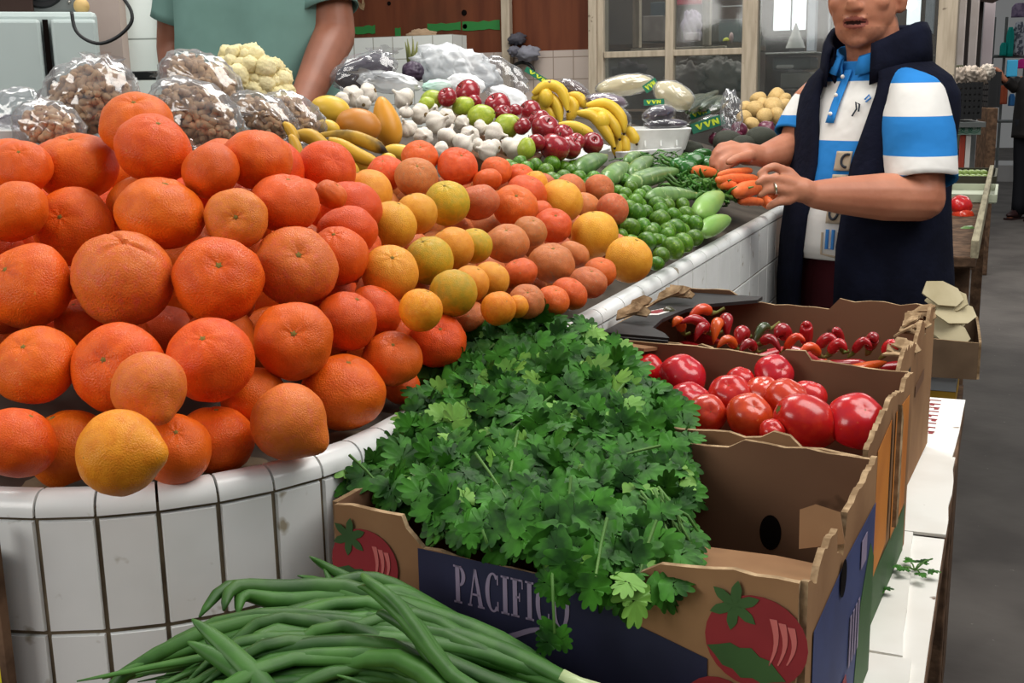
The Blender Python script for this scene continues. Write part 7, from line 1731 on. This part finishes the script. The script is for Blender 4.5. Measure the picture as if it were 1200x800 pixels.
rs2 = Vector((-.172, 0, 1.345)); re2 = L4(206, 60, 2.86); rw2 = L4(214, 150, 2.72)
capsule(b, [rs2, re2], [.056, .047]); capsule(b, [re2, re2.lerp(rw2, .3), rw2], [.046, .043, .030])
k3 = L4(222, 178, 2.66); hand(b, rw2, [k3], [[k3 + Vector((.02 * i - .03, -.01, -.03)), k3 + Vector((.02 * i - .03, -.03, -.05)), k3 + Vector((.02 * i - .03, -.03, -.075))] for i in range(4)], [k3 + Vector((.04, -.02, -.0)), k3 + Vector((.055, -.04, -.02))])
legs(b, .86, .085); remeshed(b, 'body', [mat('dark_tan_skin', '#8f5a44', .5, .35, col2='#7d4d3a', nscale=9, sss=.05)], sel, .006, 3)
hd = MB(); hd.ball(h2 + Vector((0, .02, .04)), (.083, .098, .09), 26, 18, fn=lambda d, t, a: d * (1.0 if (d.y > -.35 or d.z > .62) and d.z > -.35 else .86)); hd.build('hair', M_HAIR, sel, angle=180)
ts = [(.93, .196, .150, 0), (.95, .200, .155, 0), (1.05, .196, .155, -.004), (1.17, .190, .145, 0), (1.27, .194, .132, .004), (1.335, .188, .115, .010), (1.37, .160, .100, .012), (1.40, .105, .08, .012), (1.42, .074, .072, .01)]
rs = [[fold(v, 12, .016, 7) for v in r_] for r_ in torso_rings(dense(ts), 60)]; MB().rings(rs, caps=False).build('tee_shirt', M_TEE, sel, angle=180, solid=.005)
sleeve(ls2 + Vector((-.03, 0, .03)), le2, .74, 'sleeve', M_TEE, .070, .072, sel, 4); sleeve(rs2 + Vector((.03, 0, .03)), re2, .72, 'sleeve', M_TEE, .070, .070, sel, 5)
trousers(sel, M_JEAN, .86, .09, .175, .14, .98); shoes(sel, .09, 0)

# --- passer-by at the right edge
pz_ = atz(1204, 257, 0); rz3 = R(60 - 90)
pas = empty('person', (pz_.x, pz_.y, 0), rz3, 'passer-by in a dark jacket at the right edge, arm raised towards the black crate', 'person')
MI3 = (Matrix.Translation(pas.location) @ Matrix.Rotation(rz3, 4, 'Z')).inverted(); dp_ = (pz_ - EYE).dot(CZ)
def L5(px, py, dd=0): return MI3 @ at(px, py, dp_ + dd)
b = MB(); b.rings(torso_rings([(.86, .13, .10, .01), (.95, .16, .12, 0), (1.15, .16, .12, 0), (1.27, .172, .115, 0), (1.34, .172, .10, .01), (1.39, .12, .075, .015), (1.42, .06, .06, .015)]))
h3 = Vector((0, -.02, 1.575)); head_parts(b, h3, 0); capsule(b, [(0, .01, 1.38), (0, 0, 1.46), (0, -.005, 1.51)], [.064, .057, .057])
rs3 = Vector((-.17, 0, 1.34)); re3 = L5(1190, 103, -.15); rw3 = L5(1176, 92, -.25); k4 = L5(1171, 84, -.28)
capsule(b, [rs3, re3], [.05, .042]); capsule(b, [re3, rw3], [.04, .028]); hand(b, rw3, [k4], [[k4 + Vector((-.02, -.02 * i, .03)), k4 + Vector((-.04, -.02 * i, .04)), k4 + Vector((-.06, -.02 * i, .03))] for i in range(4)], [k4 + Vector((-.02, .02, .01)), k4 + Vector((-.04, .03, .0))])
ls3 = Vector((.17, 0, 1.34)); capsule(b, [ls3, (.23, .02, 1.08)], [.05, .042]); capsule(b, [(.23, .02, 1.08), (.23, -.06, .86)], [.04, .028]); kk_ = Vector((.23, -.07, .80))
hand(b, Vector((.23, -.06, .86)), [kk_], [[kk_ + Vector((.015 * i - .02, -.01, -.04)), kk_ + Vector((.015 * i - .02, -.02, -.06)), kk_ + Vector((.015 * i - .02, -.02, -.08))] for i in range(4)], [kk_ + Vector((0, -.04, .0)), kk_ + Vector((0, -.05, -.03))])
legs(b, .86, .09); remeshed(b, 'body', [M_SKIN], pas, .007, 3)
hd = MB(); hd.ball(h3 + Vector((0, .02, .04)), (.083, .098, .09), 26, 18, fn=lambda d, t, a: d * (1.0 if (d.y > -.35 or d.z > .62) and d.z > -.35 else .86)); hd.build('hair', M_HAIR, pas, angle=180)
js = [(.80, .20, .16, 0), (.95, .195, .155, 0), (1.15, .195, .15, 0), (1.27, .20, .14, .004), (1.335, .192, .12, .010), (1.37, .165, .105, .012), (1.40, .11, .085, .012), (1.45, .08, .078, .01)]
MB().rings([[fold(v, 22, .012, 7) for v in r_] for r_ in torso_rings(dense(js), 40)], caps=False).build('jacket', M_JKT, pas, angle=180, solid=.006)
sleeve(rs3, re3, 1.0, 'sleeve', M_JKT, .07, .055, pas, 6); sleeve(re3, rw3, .9, 'sleeve', M_JKT, .055, .045, pas, 7); sleeve(ls3, Vector((.23, .02, 1.08)), 1.0, 'sleeve', M_JKT, .07, .055, pas, 8); sleeve(Vector((.23, .02, 1.08)), Vector((.23, -.06, .86)), .95, 'sleeve', M_JKT, .055, .045, pas, 9)
trousers(pas, M_JEAN, .86, .09, .175, .14, .98); shoes(pas, .09, 0, mat('maroon_shoe', '#2b1616', .5, .3))
tag(MB().box((0, 0, 0), (.10, .03, .16)).build('blue_package', mat('sky_blue', '#3fa9d6', .5, .3), smooth=False, bevel=.01, loc=at(1186, 80, dp_ - .3)), 'sky blue package held up by the passer-by', 'package')
vs = S.view_settings
S.display_settings.display_device = 'sRGB'
vs.view_transform = 'Standard'; vs.look = 'None'; vs.gamma = 1; vs.exposure = 0.0; vs.use_curve_mapping = False
